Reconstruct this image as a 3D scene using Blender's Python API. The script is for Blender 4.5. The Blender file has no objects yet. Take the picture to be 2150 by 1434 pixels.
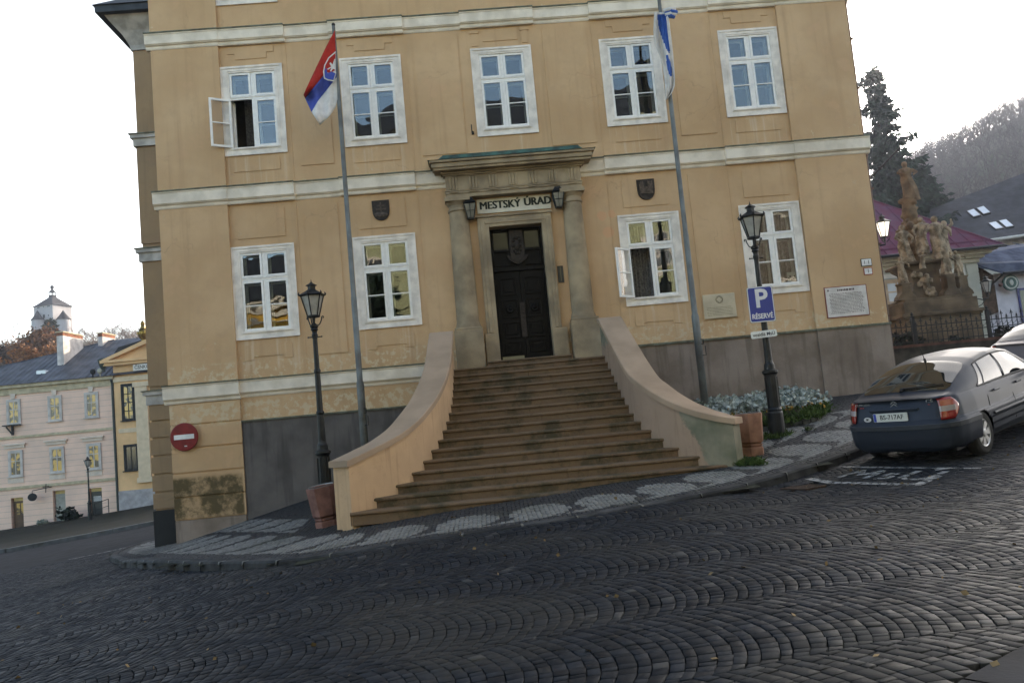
import bpy, bmesh, math, random
import numpy as np
from mathutils import Vector, Matrix

scene = bpy.context.scene
C = scene.collection
random.seed(7); rng = np.random.default_rng(7)
R = math.radians

# ------------------------------------------------------------------ camera
FPX, YAW, PITCH, ROLL = 1740.0, -0.041738, 0.094822, 0.092258
CAM = np.array([5.68164, -19.75889, -0.47576])
def _rot(a, b, c):
    ca, sa, cb, sb, cc, sc = math.cos(a), math.sin(a), math.cos(b), math.sin(b), math.cos(c), math.sin(c)
    return (np.array([[ca,-sa,0],[sa,ca,0],[0,0,1]]) @ np.array([[1,0,0],[0,cb,-sb],[0,sb,cb]])
            @ np.array([[cc,0,sc],[0,1,0],[-sc,0,cc]]))
RM = _rot(YAW, PITCH, ROLL)
cam = bpy.data.cameras.new('camera'); camo = bpy.data.objects.new('camera', cam); C.objects.link(camo)
M4 = Matrix.Identity(4)
for i in range(3):
    M4[i][0], M4[i][1], M4[i][2], M4[i][3] = RM[i,0], RM[i,2], -RM[i,1], CAM[i]
camo.matrix_world = M4
cam.sensor_width = 36; cam.lens = 36*FPX/2150; cam.clip_end = 5000; cam.clip_start = .05
scene.camera = camo

# ------------------------------------------------------------------ sky, sun, exposure
SUN_AZ, SUN_EL = R(38), R(15)          # behind the hall, to the right, low autumn sun
scene.view_settings.view_transform = 'Standard'; scene.view_settings.look = 'None'
scene.view_settings.gamma = 1; scene.view_settings.exposure = 2.0
scene.view_settings.use_white_balance = True; scene.view_settings.white_balance_temperature = 7600; scene.view_settings.white_balance_tint = 10
W = bpy.data.worlds.new('World'); scene.world = W; W.use_nodes = True
nt = W.node_tree; nt.nodes.clear()
sky = nt.nodes.new('ShaderNodeTexSky'); sky.sky_type = 'NISHITA'; sky.sun_disc = False
sky.sun_elevation = SUN_EL; sky.sun_rotation = SUN_AZ; sky.altitude = 600; sky.air_density = 1.0; sky.dust_density = 1.3; sky.ozone_density = 1.6
geo = nt.nodes.new('ShaderNodeTexCoord')
nz = nt.nodes.new('ShaderNodeTexNoise'); nz.inputs['Scale'].default_value = 1.6; nz.inputs['Detail'].default_value = 5
nt.links.new(geo.outputs['Generated'], nz.inputs['Vector'])
dt = nt.nodes.new('ShaderNodeVectorMath'); dt.operation = 'DOT_PRODUCT'; nt.links.new(geo.outputs['Generated'], dt.inputs[0])
dt.inputs[1].default_value = (math.sin(SUN_AZ)*math.cos(SUN_EL), math.cos(SUN_AZ)*math.cos(SUN_EL), math.sin(SUN_EL))
ad = nt.nodes.new('ShaderNodeMath'); ad.operation = 'MULTIPLY_ADD'; nt.links.new(nz.outputs['Fac'], ad.inputs[0]); ad.inputs[1].default_value = .9; nt.links.new(dt.outputs['Value'], ad.inputs[2])
rmp = nt.nodes.new('ShaderNodeMapRange'); rmp.inputs[1].default_value = .6; rmp.inputs[2].default_value = 1.35   # thin cloud, thicker towards the sun
rmp.inputs[3].default_value = .0; rmp.inputs[4].default_value = .9
nt.links.new(ad.outputs[0], rmp.inputs[0])
bw = nt.nodes.new('ShaderNodeRGBToBW'); nt.links.new(sky.outputs[0], bw.inputs[0])
tint = nt.nodes.new('ShaderNodeMix'); tint.data_type = 'RGBA'; tint.blend_type = 'MULTIPLY'; tint.inputs[0].default_value = 1
nt.links.new(bw.outputs[0], tint.inputs[6]); tint.inputs[7].default_value = (1.90, 1.93, 2.03, 1)
mx = nt.nodes.new('ShaderNodeMix'); mx.data_type = 'RGBA'
nt.links.new(rmp.outputs[0], mx.inputs[0]); nt.links.new(sky.outputs[0], mx.inputs[6]); nt.links.new(tint.outputs[2], mx.inputs[7])
bg = nt.nodes.new('ShaderNodeBackground'); bg.inputs[1].default_value = .14
nt.links.new(mx.outputs[2], bg.inputs[0])
wo = nt.nodes.new('ShaderNodeOutputWorld'); nt.links.new(bg.outputs[0], wo.inputs[0])
sun = bpy.data.lights.new('sun', 'SUN'); sun.energy = 3.0; sun.angle = R(.5); sun.color = (1, .9, .76)
suno = bpy.data.objects.new('sun', sun); C.objects.link(suno)
sd = Vector((math.sin(SUN_AZ)*math.cos(SUN_EL), math.cos(SUN_AZ)*math.cos(SUN_EL), math.sin(SUN_EL)))
suno.rotation_euler = (-sd).to_track_quat('-Z', 'Y').to_euler()

# ------------------------------------------------------------------ pixel helpers (real depth given each time)
def ray(u, v): return RM @ np.array([(u-1075)/FPX, 1, -(v-717)/FPX])
def ony(u, v, y=0.0):
    d = ray(u, v); return CAM + d*((y-CAM[1])/d[1])
def at(u, v, D): return CAM + D*ray(u, v)
RH = np.array([math.cos(YAW), math.sin(YAW), 0]); FH = np.array([-math.sin(YAW), math.cos(YAW), 0])
def vproj(P):
    q = (P-CAM) @ RM
    return 1075+FPX*q[:,0]/q[:,1], 717-FPX*q[:,2]/q[:,1], q[:,1]

# ------------------------------------------------------------------ terrain (thin-plate through surveyed points)
GP = np.array([(-1.6,0,-2.59),(0,0,-2.2),(1.57,0,-1.81),(3.2,0,-1.55),(6.8,0,-1.12),(10,0,-.78),(13.5,0,-.62),(15.6,0,-.57),
(3.3,-6.4,-1.97),(10,-6.1,-1.56),(11,-5.3,-1.42),(2.8,-5,-2.0),(2.6,-3.9,-1.93),(11.24,-3.9,-1.22),(12,-6.5,-1.46),(12.9,-7.8,-1.47),
(-3.1,0,-2.92),(5.7,-19.8,-2.1),(-5,-12,-2.8),(16,-14,-1.65),(20,-22,-1.8),(-10,-24,-3.0),(17,2,-.5),(20,9,.0),(22,-2,-.7),(30,8,.2),
(-4.8,7,-3.35),(-9,4,-3.4),(-12,18,-3.75),(-28,38.3,-4.75),(-20.3,39.3,-4.15),(-13,38,-3.5),(-40,0,-5),(-60,60,-5.5),(60,60,2),(-60,-60,-4.5),
(60,-60,-.5),(0,-60,-2.6),(60,0,.8),(25,30,.8),(0,60,-1)])
def _tps(r2): return np.where(r2 > 1e-12, .5*r2*np.log(np.maximum(r2, 1e-12)), 0)
_n = len(GP)
_A = np.block([[_tps(((GP[:,None,:2]-GP[None,:,:2])**2).sum(-1))+np.eye(_n), np.c_[np.ones(_n), GP[:,:2]]],
               [np.c_[np.ones(_n), GP[:,:2]].T, np.zeros((3,3))]])
_S = np.linalg.solve(_A, np.r_[GP[:,2], 0, 0, 0])
def gz(x, y):                           # pavement-level height
    x = np.clip(np.asarray(x, float), -70, 70); y = np.clip(np.asarray(y, float), -70, 70)
    s = _S[_n]+_S[_n+1]*x+_S[_n+2]*y
    for i in range(_n): s = s+_S[i]*_tps((x-GP[i,0])**2+(y-GP[i,1])**2)
    return s
def drop(x):                            # kerb height: flush in front of the stairs
    x = np.asarray(x, float)
    s = lambda t: np.clip(t, 0, 1)**2*(3-2*np.clip(t, 0, 1))
    return .13*(1-s((x-.5)/4.0)) + .12*s((x-7.6)/2.6)
def rz(x, y): return gz(x, y)-drop(x)
G = lambda x, y: float(gz(x, y))

# ------------------------------------------------------------------ mesh builder
class MB:
    def __init__(s): s.v = []; s.f = []; s.m = []
    def add(s, vs, fs, m=0):
        o = len(s.v); s.v += [tuple(map(float, p)) for p in vs]
        for f in fs: s.f.append(tuple(i+o for i in f)); s.m.append(m)
        return s
    def box(s, x0, x1, y0, y1, z0, z1, m=0):
        return s.add([(x0,y0,z0),(x1,y0,z0),(x1,y1,z0),(x0,y1,z0),(x0,y0,z1),(x1,y0,z1),(x1,y1,z1),(x0,y1,z1)],
              [(0,3,2,1),(4,5,6,7),(0,1,5,4),(1,2,6,5),(2,3,7,6),(3,0,4,7)], m)
    def prism(s, poly, lo, hi, m=0, ax='y'):
        """polygon in the two other axes, extruded along ax"""
        n = len(poly)
        f = {'y': lambda p, t: (p[0], t, p[1]), 'z': lambda p, t: (p[0], p[1], t), 'x': lambda p, t: (t, p[0], p[1])}[ax]
        vs = [f(p, lo) for p in poly]+[f(p, hi) for p in poly]
        fs = [tuple(range(n)), tuple(range(2*n-1, n-1, -1))]+[(i, i+n, (i+1) % n+n, (i+1) % n) for i in range(n)]
        return s.add(vs, fs, m)
    def lathe(s, prof, n=16, c=(0,0,0), m=0, sq=None, rot=0, cap=True):
        vs = []; fs = []
        for r, z in prof:
            for k in range(n):
                a = 2*math.pi*k/n+rot
                vs.append((c[0]+r*math.cos(a), c[1]+r*math.sin(a)*(sq or 1), c[2]+z))
        for j in range(len(prof)-1):
            for k in range(n):
                fs.append((j*n+k, j*n+(k+1) % n, (j+1)*n+(k+1) % n, (j+1)*n+k))
        if cap: fs += [tuple(range(n-1, -1, -1)), tuple(range((len(prof)-1)*n, len(prof)*n))]
        return s.add(vs, fs, m)
    def tube(s, pts, r, n=8, m=0):
        pts = [Vector(p) for p in pts]; rs = r if hasattr(r, '__len__') else [r]*len(pts)
        vs = []; fs = []; up = Vector((0, 0, 1)); prev = None
        for i, p in enumerate(pts):
            d = (pts[min(i+1, len(pts)-1)]-pts[max(i-1, 0)])
            if d.length < 1e-9: d = Vector((0, 0, 1))
            d.normalize()
            if prev is None:
                a = d.cross(up)
                if a.length < 1e-3: a = d.cross(Vector((1, 0, 0)))
            else: a = prev-d*prev.dot(d)
            a.normalize(); prev = a; b = d.cross(a)
            for k in range(n):
                t = 2*math.pi*k/n; q = p+(a*math.cos(t)+b*math.sin(t))*rs[i]
                vs.append(tuple(q))
        for i in range(len(pts)-1):
            for k in range(n): fs.append((i*n+k, i*n+(k+1) % n, (i+1)*n+(k+1) % n, (i+1)*n+k))
        fs += [tuple(range(n-1, -1, -1)), tuple(range((len(pts)-1)*n, len(pts)*n))]
        return s.add(vs, fs, m)
    def grid(s, P, m=0, wrap=False):
        """P: rows x cols list of points"""
        nr = len(P); nc = len(P[0]); vs = [p for r in P for p in r]; fs = []
        for i in range(nr-1):
            for j in range(nc if wrap else nc-1):
                fs.append((i*nc+j, i*nc+(j+1) % nc, (i+1)*nc+(j+1) % nc, (i+1)*nc+j))
        return s.add(vs, fs, m)
    def ball(s, c, r, n=10, m=0, sc=(1,1,1)):
        P = []
        for i in range(n//2+1):
            t = math.pi*i/(n//2); rr = max(math.sin(t), .02)
            P.append([(c[0]+r*sc[0]*rr*math.cos(2*math.pi*k/n), c[1]+r*sc[1]*rr*math.sin(2*math.pi*k/n), c[2]-r*sc[2]*math.cos(t)) for k in range(n)])
        return s.grid(P, m, True)
    def xf(s, M, start=0):
        for i in range(start, len(s.v)): s.v[i] = tuple(M @ Vector(s.v[i]))
        return s
    def build(s, name, mats, parent=None, smooth=False, bevel=0, loc=None, seg=1):
        me = bpy.data.meshes.new(name)
        v = s.v
        off = OFF.get(parent.name, None) if parent else None
        if off is not None: v = [(p[0]-off[0], p[1]-off[1], p[2]-off[2]) for p in v]
        me.from_pydata(v, [], s.f); mats = mats if isinstance(mats, (list, tuple)) else [mats]
        for mt in mats: me.materials.append(mt)
        if len(mats) > 1: me.polygons.foreach_set('material_index', s.m)
        if smooth: me.polygons.foreach_set('use_smooth', [True]*len(s.f))
        o = bpy.data.objects.new(name, me); C.objects.link(o)
        if parent:
            o.parent = parent
            if off is not None: OFF[o.name] = off
        if loc: o.location = loc
        bm = bmesh.new(); bm.from_mesh(me); bmesh.ops.recalc_face_normals(bm, faces=bm.faces); bm.to_mesh(me); bm.free()
        if bevel:
            b = o.modifiers.new('bevel', 'BEVEL'); b.width = bevel; b.segments = seg; b.limit_method = 'ANGLE'; b.angle_limit = R(40)
        return o
OFF = {}
def tag(o, label, cat, group=None, kind=None):
    if label: o['label'] = label
    if cat: o['category'] = cat
    if group: o['group'] = group
    if kind: o['kind'] = kind
    return o
def thing(name, label, cat, loc=(0,0,0), rz_=0, group=None, world=False):
    """Empty at the base; world=True means children are given in world coordinates"""
    o = bpy.data.objects.new(name, None); C.objects.link(o); o.location = loc; o.rotation_euler = (0, 0, rz_)
    o.empty_display_size = .2
    if world: OFF[o.name] = tuple(loc)
    return tag(o, label, cat, group)
def copy_tree(o, parent=None):
    c = o.copy(); C.objects.link(c)
    if parent: c.parent = parent
    for ch in o.children: copy_tree(ch, c)
    return c
def text_faces(txt, size=1.0, depth=.01, bold=0.0, cu_res=3, sx=1.0):
    cu = bpy.data.curves.new('lettering', 'FONT'); cu.body = txt; cu.size = size; cu.extrude = depth/2; cu.offset = bold
    cu.align_x = 'CENTER'; cu.align_y = 'CENTER'; cu.resolution_u = cu_res
    ob = bpy.data.objects.new('lettering', cu); C.objects.link(ob)
    bpy.context.view_layer.update()
    me = bpy.data.meshes.new_from_object(ob.evaluated_get(bpy.context.evaluated_depsgraph_get()))
    vs = [(v.co.x*sx, v.co.y, v.co.z) for v in me.vertices]; fs = [tuple(p.vertices) for p in me.polygons]
    bpy.data.objects.remove(ob); bpy.data.curves.remove(cu); bpy.data.meshes.remove(me)
    return vs, fs
def add_text(mb, txt, size, M, depth=.01, bold=0.0, m=0, sx=1.0):
    """M maps text space (x right, y up, z out) to the mesh's space"""
    vs, fs = text_faces(txt, size, depth, bold, sx=sx)
    mb.add([tuple(M @ Vector(p)) for p in vs], fs, m)
def wallM(x, y, z):                      # text standing on a wall that faces -y
    return Matrix(((1,0,0,x),(0,0,-1,y),(0,1,0,z),(0,0,0,1)))

# ------------------------------------------------------------------ materials
def node(nt, t, **kw):
    n = nt.nodes.new('ShaderNode'+t)
    for k, v in kw.items():
        if k.startswith('i_'): n.inputs[int(k[2:])].default_value = v
        else: setattr(n, k, v)
    return n
def rgb(c): return (c[0], c[1], c[2], 1)
def basemat(name, rough=.8, spec=.3, metal=0):
    m = bpy.data.materials.new(name); m.use_nodes = True; nt = m.node_tree
    b = nt.nodes['Principled BSDF']; b.inputs['Roughness'].default_value = rough; b.inputs['Metallic'].default_value = metal
    b.inputs['Specular IOR Level'].default_value = spec
    return m, nt, b
def noise_node(nt, scale, detail=4, vec=None, rough=.55):
    n = node(nt, 'TexNoise'); n.inputs['Scale'].default_value = scale; n.inputs['Detail'].default_value = detail
    n.inputs['Roughness'].default_value = rough
    if vec is None: vec = node(nt, 'NewGeometry').outputs['Position']
    nt.links.new(vec, n.inputs['Vector']); return n.outputs['Fac']
def ramp(nt, fac, lo, hi, a=0.0, b=1.0, smooth=True):
    n = node(nt, 'MapRange'); n.interpolation_type = 'SMOOTHSTEP' if smooth else 'LINEAR'
    nt.links.new(fac, n.inputs[0]); n.inputs[1].default_value = lo; n.inputs[2].default_value = hi
    n.inputs[3].default_value = a; n.inputs[4].default_value = b; return n.outputs[0]
def mixc(nt, fac, a, b):
    n = node(nt, 'Mix', data_type='RGBA')
    for k, x in ((0, fac), (6, a), (7, b)):
        if hasattr(x, 'links'): nt.links.new(x, n.inputs[k])
        else: n.inputs[k].default_value = x if k == 0 else rgb(x)
    return n.outputs[2]
def math_(nt, op, a, b=None, c=None):
    n = node(nt, 'Math', operation=op)
    for k, x in enumerate((a, b, c)):
        if x is None: continue
        if hasattr(x, 'links'): nt.links.new(x, n.inputs[k])
        else: n.inputs[k].default_value = x
    return n.outputs[0]
def bump(nt, b, h, strength=.3, dist=.02):
    n = node(nt, 'Bump'); n.inputs['Strength'].default_value = strength; n.inputs['Distance'].default_value = dist
    nt.links.new(h, n.inputs['Height']); nt.links.new(n.outputs[0], b.inputs['Normal'])
def mat(name, c, rough=.8, spec=.3, metal=0, var=.15, scale=3.0, c2=None, bmp=0, bscale=40, island=0, coat=0, fine=0):
    m, nt, b = basemat(name, rough, spec, metal)
    col = rgb(c)
    f = noise_node(nt, scale, 5)
    c2 = c2 or tuple(x*(1-var*1.6) for x in c)
    out = mixc(nt, ramp(nt, f, .3, .7), tuple(min(1, x*(1+var*.6)) for x in c), c2)
    if island:
        ri = node(nt, 'NewGeometry').outputs['Random Per Island']
        k = ramp(nt, ri, 0, 1, 1-island, 1+island, False)
        mm = node(nt, 'Mix', data_type='RGBA', blend_type='MULTIPLY'); mm.inputs[0].default_value = 1
        nt.links.new(out, mm.inputs[6]); cb = node(nt, 'CombineColor')
        for i in range(3): nt.links.new(k, cb.inputs[i])
        nt.links.new(cb.outputs[0], mm.inputs[7]); out = mm.outputs[2]
    nt.links.new(out, b.inputs['Base Color'])
    if bmp: bump(nt, b, noise_node(nt, bscale, 4), bmp, .01)
    if coat: b.inputs['Coat Weight'].default_value = coat; b.inputs['Coat Roughness'].default_value = .08
    return m
def zpos(nt):
    s = node(nt, 'SeparateXYZ'); nt.links.new(node(nt, 'NewGeometry').outputs['Position'], s.inputs[0]); return s.outputs
def band(nt, z, lo, hi, soft):
    a = ramp(nt, z, lo-soft, lo); b = ramp(nt, z, hi, hi+soft, 1, 0); return math_(nt, 'MULTIPLY', a, b)
# ------------------------------------------------------------------ materials of the hall
XS_, UZ_, GZ_ = [0.0, 2.905, 6.136, 9.349, 12.35], 6.487, 2.0
def plaster(name, c, c2, peel=True):
    m, nt, b = basemat(name, .92, .15)
    x, y, z = zpos(nt)
    col = mixc(nt, ramp(nt, noise_node(nt, .55, 5), .3, .7), c, c2)
    col = mixc(nt, ramp(nt, noise_node(nt, 3.5, 6, rough=.7), .45, .75, 0, .55), col, tuple(q*.80 for q in c))
    col = mixc(nt, ramp(nt, noise_node(nt, 1.1, 6, rough=.65), .55, .66, 0, .35), col, (c[0]*1.06, c[1]*.98, c[2]*1.0))
    # vertical rain streaks
    mp = node(nt, 'Mapping'); mp.inputs['Scale'].default_value = (5.5, 5.5, .22)
    nt.links.new(node(nt, 'NewGeometry').outputs['Position'], mp.inputs['Vector'])
    sn = noise_node(nt, 1.6, 5, mp.outputs[0])
    col = mixc(nt, ramp(nt, noise_node(nt, 1, 4, mp.outputs[0]), .52, .76, 0, .4), col, tuple(q*.78 for q in c2))
    if peel:
        vr = node(nt, 'TexVoronoi', feature='DISTANCE_TO_EDGE'); vr.inputs['Scale'].default_value = .62; vr.inputs['Randomness'].default_value = 1
        wp = node(nt, 'VectorMath', operation='MULTIPLY_ADD'); tn = node(nt, 'TexNoise'); tn.inputs['Scale'].default_value = 2.2; tn.inputs['Detail'].default_value = 6
        pz = node(nt, 'NewGeometry').outputs['Position']; nt.links.new(pz, tn.inputs['Vector']); nt.links.new(tn.outputs['Color'], wp.inputs[0]); wp.inputs[1].default_value = (.5, .5, .5); nt.links.new(pz, wp.inputs[2])
        nt.links.new(wp.outputs[0], vr.inputs['Vector'])
        ck = math_(nt, 'MULTIPLY', ramp(nt, vr.outputs['Distance'], .001, .005, .3, 0), ramp(nt, noise_node(nt, .5, 3), .52, .6))
        col = mixc(nt, ck, col, tuple(q*.45 for q in c))
        n = noise_node(nt, 5.5, 8, rough=.72)
        for lo, hi, th in ((1.08, 1.42, .52), (5.7, 5.95, .60), (.12, .5, .50), (1.42, 2.0, .62), (9.62, 9.8, .6)):
            k = math_(nt, 'MULTIPLY', band(nt, z, lo, hi, .12), ramp(nt, n, th, th+.04))
            col = mixc(nt, math_(nt, 'MULTIPLY', k, .75), col, (.60, .49, .33))
        k = math_(nt, 'MULTIPLY', ramp(nt, noise_node(nt, 1.9, 7, rough=.7), .665, .68), .5)
        col = mixc(nt, k, col, (.55, .40, .27))
        # pale and dark rain streaks below the window sills
        for z0 in (UZ_, GZ_):
            for x0 in XS_:
                k = math_(nt, 'MULTIPLY', math_(nt, 'MULTIPLY', band(nt, x, x0+.05, x0+1.45, .04), band(nt, z, z0-.62, z0, .25)), ramp(nt, sn, .5, .66))
                col = mixc(nt, math_(nt, 'MULTIPLY', k, .42), col, (.64, .53, .40))
        # mouldy lower blocks of the left corner pier
        k = math_(nt, 'MULTIPLY', band(nt, z, -2.0, -1.15, .1), ramp(nt, x, -.05, .0, 1, 0))
        col = mixc(nt, math_(nt, 'MULTIPLY', k, ramp(nt, noise_node(nt, 2.2, 7, rough=.75), .36, .56, .25, 1)), col, (.115, .085, .045))
        # round repair patches beside the portal
        for px_, pz_, r_ in ((8.98, 4.28, .13), (9.22, 4.30, .11), (9.10, 3.86, .15)):
            d = math_(nt, 'POWER', math_(nt, 'ADD', math_(nt, 'POWER', math_(nt, 'SUBTRACT', x, px_), 2), math_(nt, 'POWER', math_(nt, 'SUBTRACT', z, pz_), 2)), .5)
            d = math_(nt, 'ADD', d, math_(nt, 'MULTIPLY', math_(nt, 'SUBTRACT', n, .5), .12))
            col = mixc(nt, math_(nt, 'MULTIPLY', ramp(nt, d, r_*.8, r_, 1, 0), .7), col, (.62, .34, .19))
    nt.links.new(col, b.inputs['Base Color'])
    bump(nt, b, noise_node(nt, 38, 6, rough=.7), .28, .012)
    return m
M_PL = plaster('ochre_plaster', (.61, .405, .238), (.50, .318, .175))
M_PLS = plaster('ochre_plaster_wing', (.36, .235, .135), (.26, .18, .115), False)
M_WHT = mat('cream_moulding', (.80, .71, .60), .85, .2, var=.1, scale=2.2, c2=(.64, .56, .46), bmp=.15)
M_TRIM = mat('white_window_trim', (.82, .75, .675), .8, .25, var=.1, scale=3.5, c2=(.64, .58, .52), bmp=.12)
M_SASH = mat('white_sash_paint', (.84, .81, .77), .45, .4, var=.05, scale=8)
M_FLASH = mat('weathered_sheet_flashing', (.15, .165, .13), .75, .3, .2, var=.3, scale=6, c2=(.10, .09, .06), bmp=.3, bscale=14)
def cement(name, c, c2):
    m, nt, b = basemat(name, .92, .12)
    col = mixc(nt, ramp(nt, noise_node(nt, .9, 6, rough=.6), .32, .68), c, c2)
    mp = node(nt, 'Mapping'); mp.inputs['Scale'].default_value = (4, 4, .35); nt.links.new(node(nt, 'NewGeometry').outputs['Position'], mp.inputs['Vector'])
    col = mixc(nt, ramp(nt, noise_node(nt, 1.5, 6, mp.outputs[0]), .5, .68, 0, .5), col, tuple(q*.62 for q in c2))
    col = mixc(nt, ramp(nt, noise_node(nt, 5.5, 8, rough=.75), .62, .7, 0, .35), col, tuple(q*1.35 for q in c))
    nt.links.new(col, b.inputs['Base Color']); bump(nt, b, noise_node(nt, 30, 6, rough=.7), .4, .012); return m
M_PLINTH = cement('grey_cement_plinth', (.155, .137, .128), (.095, .085, .08))
M_PLINTHR = cement('brown_grey_cement_plinth', (.30, .24, .20), (.19, .145, .115))
M_STONE = mat('portal_stone', (.37, .285, .185), .9, .15, var=.18, scale=1.6, c2=(.22, .17, .115), bmp=.35, bscale=45)
M_COPPER = mat('green_copper_sheet', (.055, .13, .105), .7, .4, .3, var=.35, scale=5, c2=(.04, .06, .05))
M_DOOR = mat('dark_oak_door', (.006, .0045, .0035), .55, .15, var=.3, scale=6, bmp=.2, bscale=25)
M_IRON = mat('black_cast_iron', (.014, .015, .015), .5, .5, .3, var=.3, scale=8, bmp=.2, bscale=60)
M_BRONZE = mat('dark_bronze', (.03, .021, .017), .55, .5, .4, var=.4, scale=14)
M_INT = mat('dim_interior', (.13, .115, .10), .95, .1)
M_CURT = mat('grey_curtain', (.24, .22, .20), .95, .1, var=.3, scale=18)
M_NET = mat('net_curtain', (.42, .42, .42), .95, .1, var=.15, scale=12)
M_ROOF = mat('dark_roof_sheet', (.030, .032, .036), .6, .4, var=.3, scale=3)
M_BLACK = mat('black_paint', (.012, .012, .013), .6, .3)
def glassmat(name, tint=(.75, .8, .8), wave=.02, refl=1.0):
    m = bpy.data.materials.new(name); m.use_nodes = True; nt = m.node_tree; nt.nodes.clear()
    o = node(nt, 'OutputMaterial'); g = node(nt, 'BsdfGlossy'); g.inputs['Roughness'].default_value = .015
    t = node(nt, 'BsdfTransparent'); t.inputs[0].default_value = rgb(tint)
    f = node(nt, 'Fresnel'); f.inputs[0].default_value = 1.65
    bp = node(nt, 'Bump'); bp.inputs['Strength'].default_value = 1; bp.inputs['Distance'].default_value = wave
    nt.links.new(noise_node(nt, 2.2, 1), bp.inputs['Height'])
    nt.links.new(bp.outputs[0], g.inputs['Normal'])
    k = math_(nt, 'MINIMUM', math_(nt, 'MULTIPLY', f.outputs[0], 3.2*refl), 1.0)
    mxs = node(nt, 'MixShader'); nt.links.new(k, mxs.inputs[0]); nt.links.new(t.outputs[0], mxs.inputs[1]); nt.links.new(g.outputs[0], mxs.inputs[2])
    nt.links.new(mxs.outputs[0], o.inputs[0]); return m
M_GLASS = glassmat('old_window_glass', wave=.005, refl=.58)
M_GLASS2 = glassmat('casement_glass', (.96, .96, .96), .004, .05)
M_LGLASS = mat('frosted_lamp_glass', (.36, .35, .32), .35, .5, var=.15, scale=6)

# ------------------------------------------------------------------ town hall
XS = [0.0, 2.905, 6.136, 9.349, 12.35]; WW, WH = 1.5, 2.238
UZ, GZ2, TZ = 6.487, 2.0, 10.31
hall = thing('town_hall', 'ochre plastered town hall of several storeys with white window frames and stone portal', 'building', (6.8, 0, -1.2), world=True)
wins = [(x, UZ) for x in XS]+[(x, GZ2) for i, x in enumerate(XS) if i != 2]+[(x, TZ) for x in XS]
ops = [(x+.2, x+1.3, z+.2, z+2.08) for x, z in wins]+[(6.2, 7.48, .94, 4.2)]
xb = sorted(set([-1.62, 15.66]+[q for o in ops for q in o[:2]])); zb = sorted(set([-3.4, 13.2]+[q for o in ops for q in o[2:]]))
w = MB()
for i in range(len(xb)-1):
    for j in range(len(zb)-1):
        cx, cz = (xb[i]+xb[i+1])/2, (zb[j]+zb[j+1])/2
        if any(o[0] < cx < o[1] and o[2] < cz < o[3] for o in ops): continue
        w.add([(xb[i],0,zb[j]),(xb[i+1],0,zb[j]),(xb[i+1],0,zb[j+1]),(xb[i],0,zb[j+1])], [(0,1,2,3)])
w.add([(-1.62,0,-3.4),(-1.62,0,13.2),(-1.62,13,13.2),(-1.62,13,-3.4)], [(0,1,2,3)])
w.add([(15.66,0,-3.4),(15.66,0,13.2),(15.66,13,13.2),(15.66,13,-3.4)], [(0,3,2,1)])
w.add([(-1.62,13,-3.4),(15.66,13,-3.4),(15.66,13,13.2),(-1.62,13,13.2)], [(0,1,2,3)])
# raised plaster fields
def fld(poly, t=.018): w.prism(poly, -t, -.0006)
def rect(x0, x1, z0, z1): return [(x0,z0),(x1,z0),(x1,z1),(x0,z1)]
for i, x in enumerate(XS):
    if i == 2:
        fld(rect(x+.33, x+1.2, 8.9, 9.2)); fld(rect(x+.05, x+.2, 8.8, 9.2)); fld(rect(x+1.3, x+1.45, 8.8, 9.2))
        for q in (.0, 1.25): fld(rect(x+q+.02, x+q+.24, 9.12, 9.2), .035)
    else:
        fld([(x+.2,9.05),(x+.37,9.05),(x+.38,8.9),(x+1.13,8.9),(x+1.14,9.05),(x+1.32,9.05),(x+1.32,9.22),(x+.2,9.22)])
        fld(rect(x+.18, x+1.3, 6.08, 6.4))
        fld(rect(x+.18, x+1.32, 4.43, 5.12))
        fld([(x+.18,1.5),(x+.38,1.5),(x+.39,1.58),(x+1.09,1.58),(x+1.1,1.5),(x+1.3,1.5),(x+1.3,1.86),(x+.18,1.86)])
for x0, x1 in ((1.81, 2.6), (4.74, 5.84), (7.95, 9.05), (11.16, 12.06)):
    fld(rect(x0, x1, 6.12, 9.12), .022)
for x0, x1 in ((1.8, 2.6), (11.18, 12.06)): fld(rect(x0, x1, 1.5, 5.14), .022)
for x0 in (1.62, 4.55, 9.2, 12.2):                         # faint lesene strips beside the bays
    w.box(x0-.02, x0, -.012, -.0006, 1.1, 5.2)
    w.box(x0-.02, x0, -.012, -.0006, 5.8, 9.2)
# corner pilasters (proud), left one rusticated below the belt
PY = -.09
def pil(x0, x1, z0, z1): w.box(x0, x1, PY, -.0007, z0, z1)
pil(-1.62, 0.0, 5.3, 13.2); pil(13.88, 15.66, 5.3, 13.2); pil(-1.62, 0, .62, 5.28); pil(13.88, 15.66, 1.0, 5.28)
for z0, z1 in ((.13, .60), (-.41, .10), (-.98, -.44), (-1.53, -1.01), (-2.05, -1.56)):
    w.box(-1.62, .015, PY, -.0007, z0+.012, z1)
w.box(-1.62, .0, PY+.02, -.0007, -3.3, -2.06, 1)
w.box(-1.619, .0, PY+.035, -.0007, -2.06, .62)
w.build('wall', [M_PL, M_PLINTHR], hall)
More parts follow.
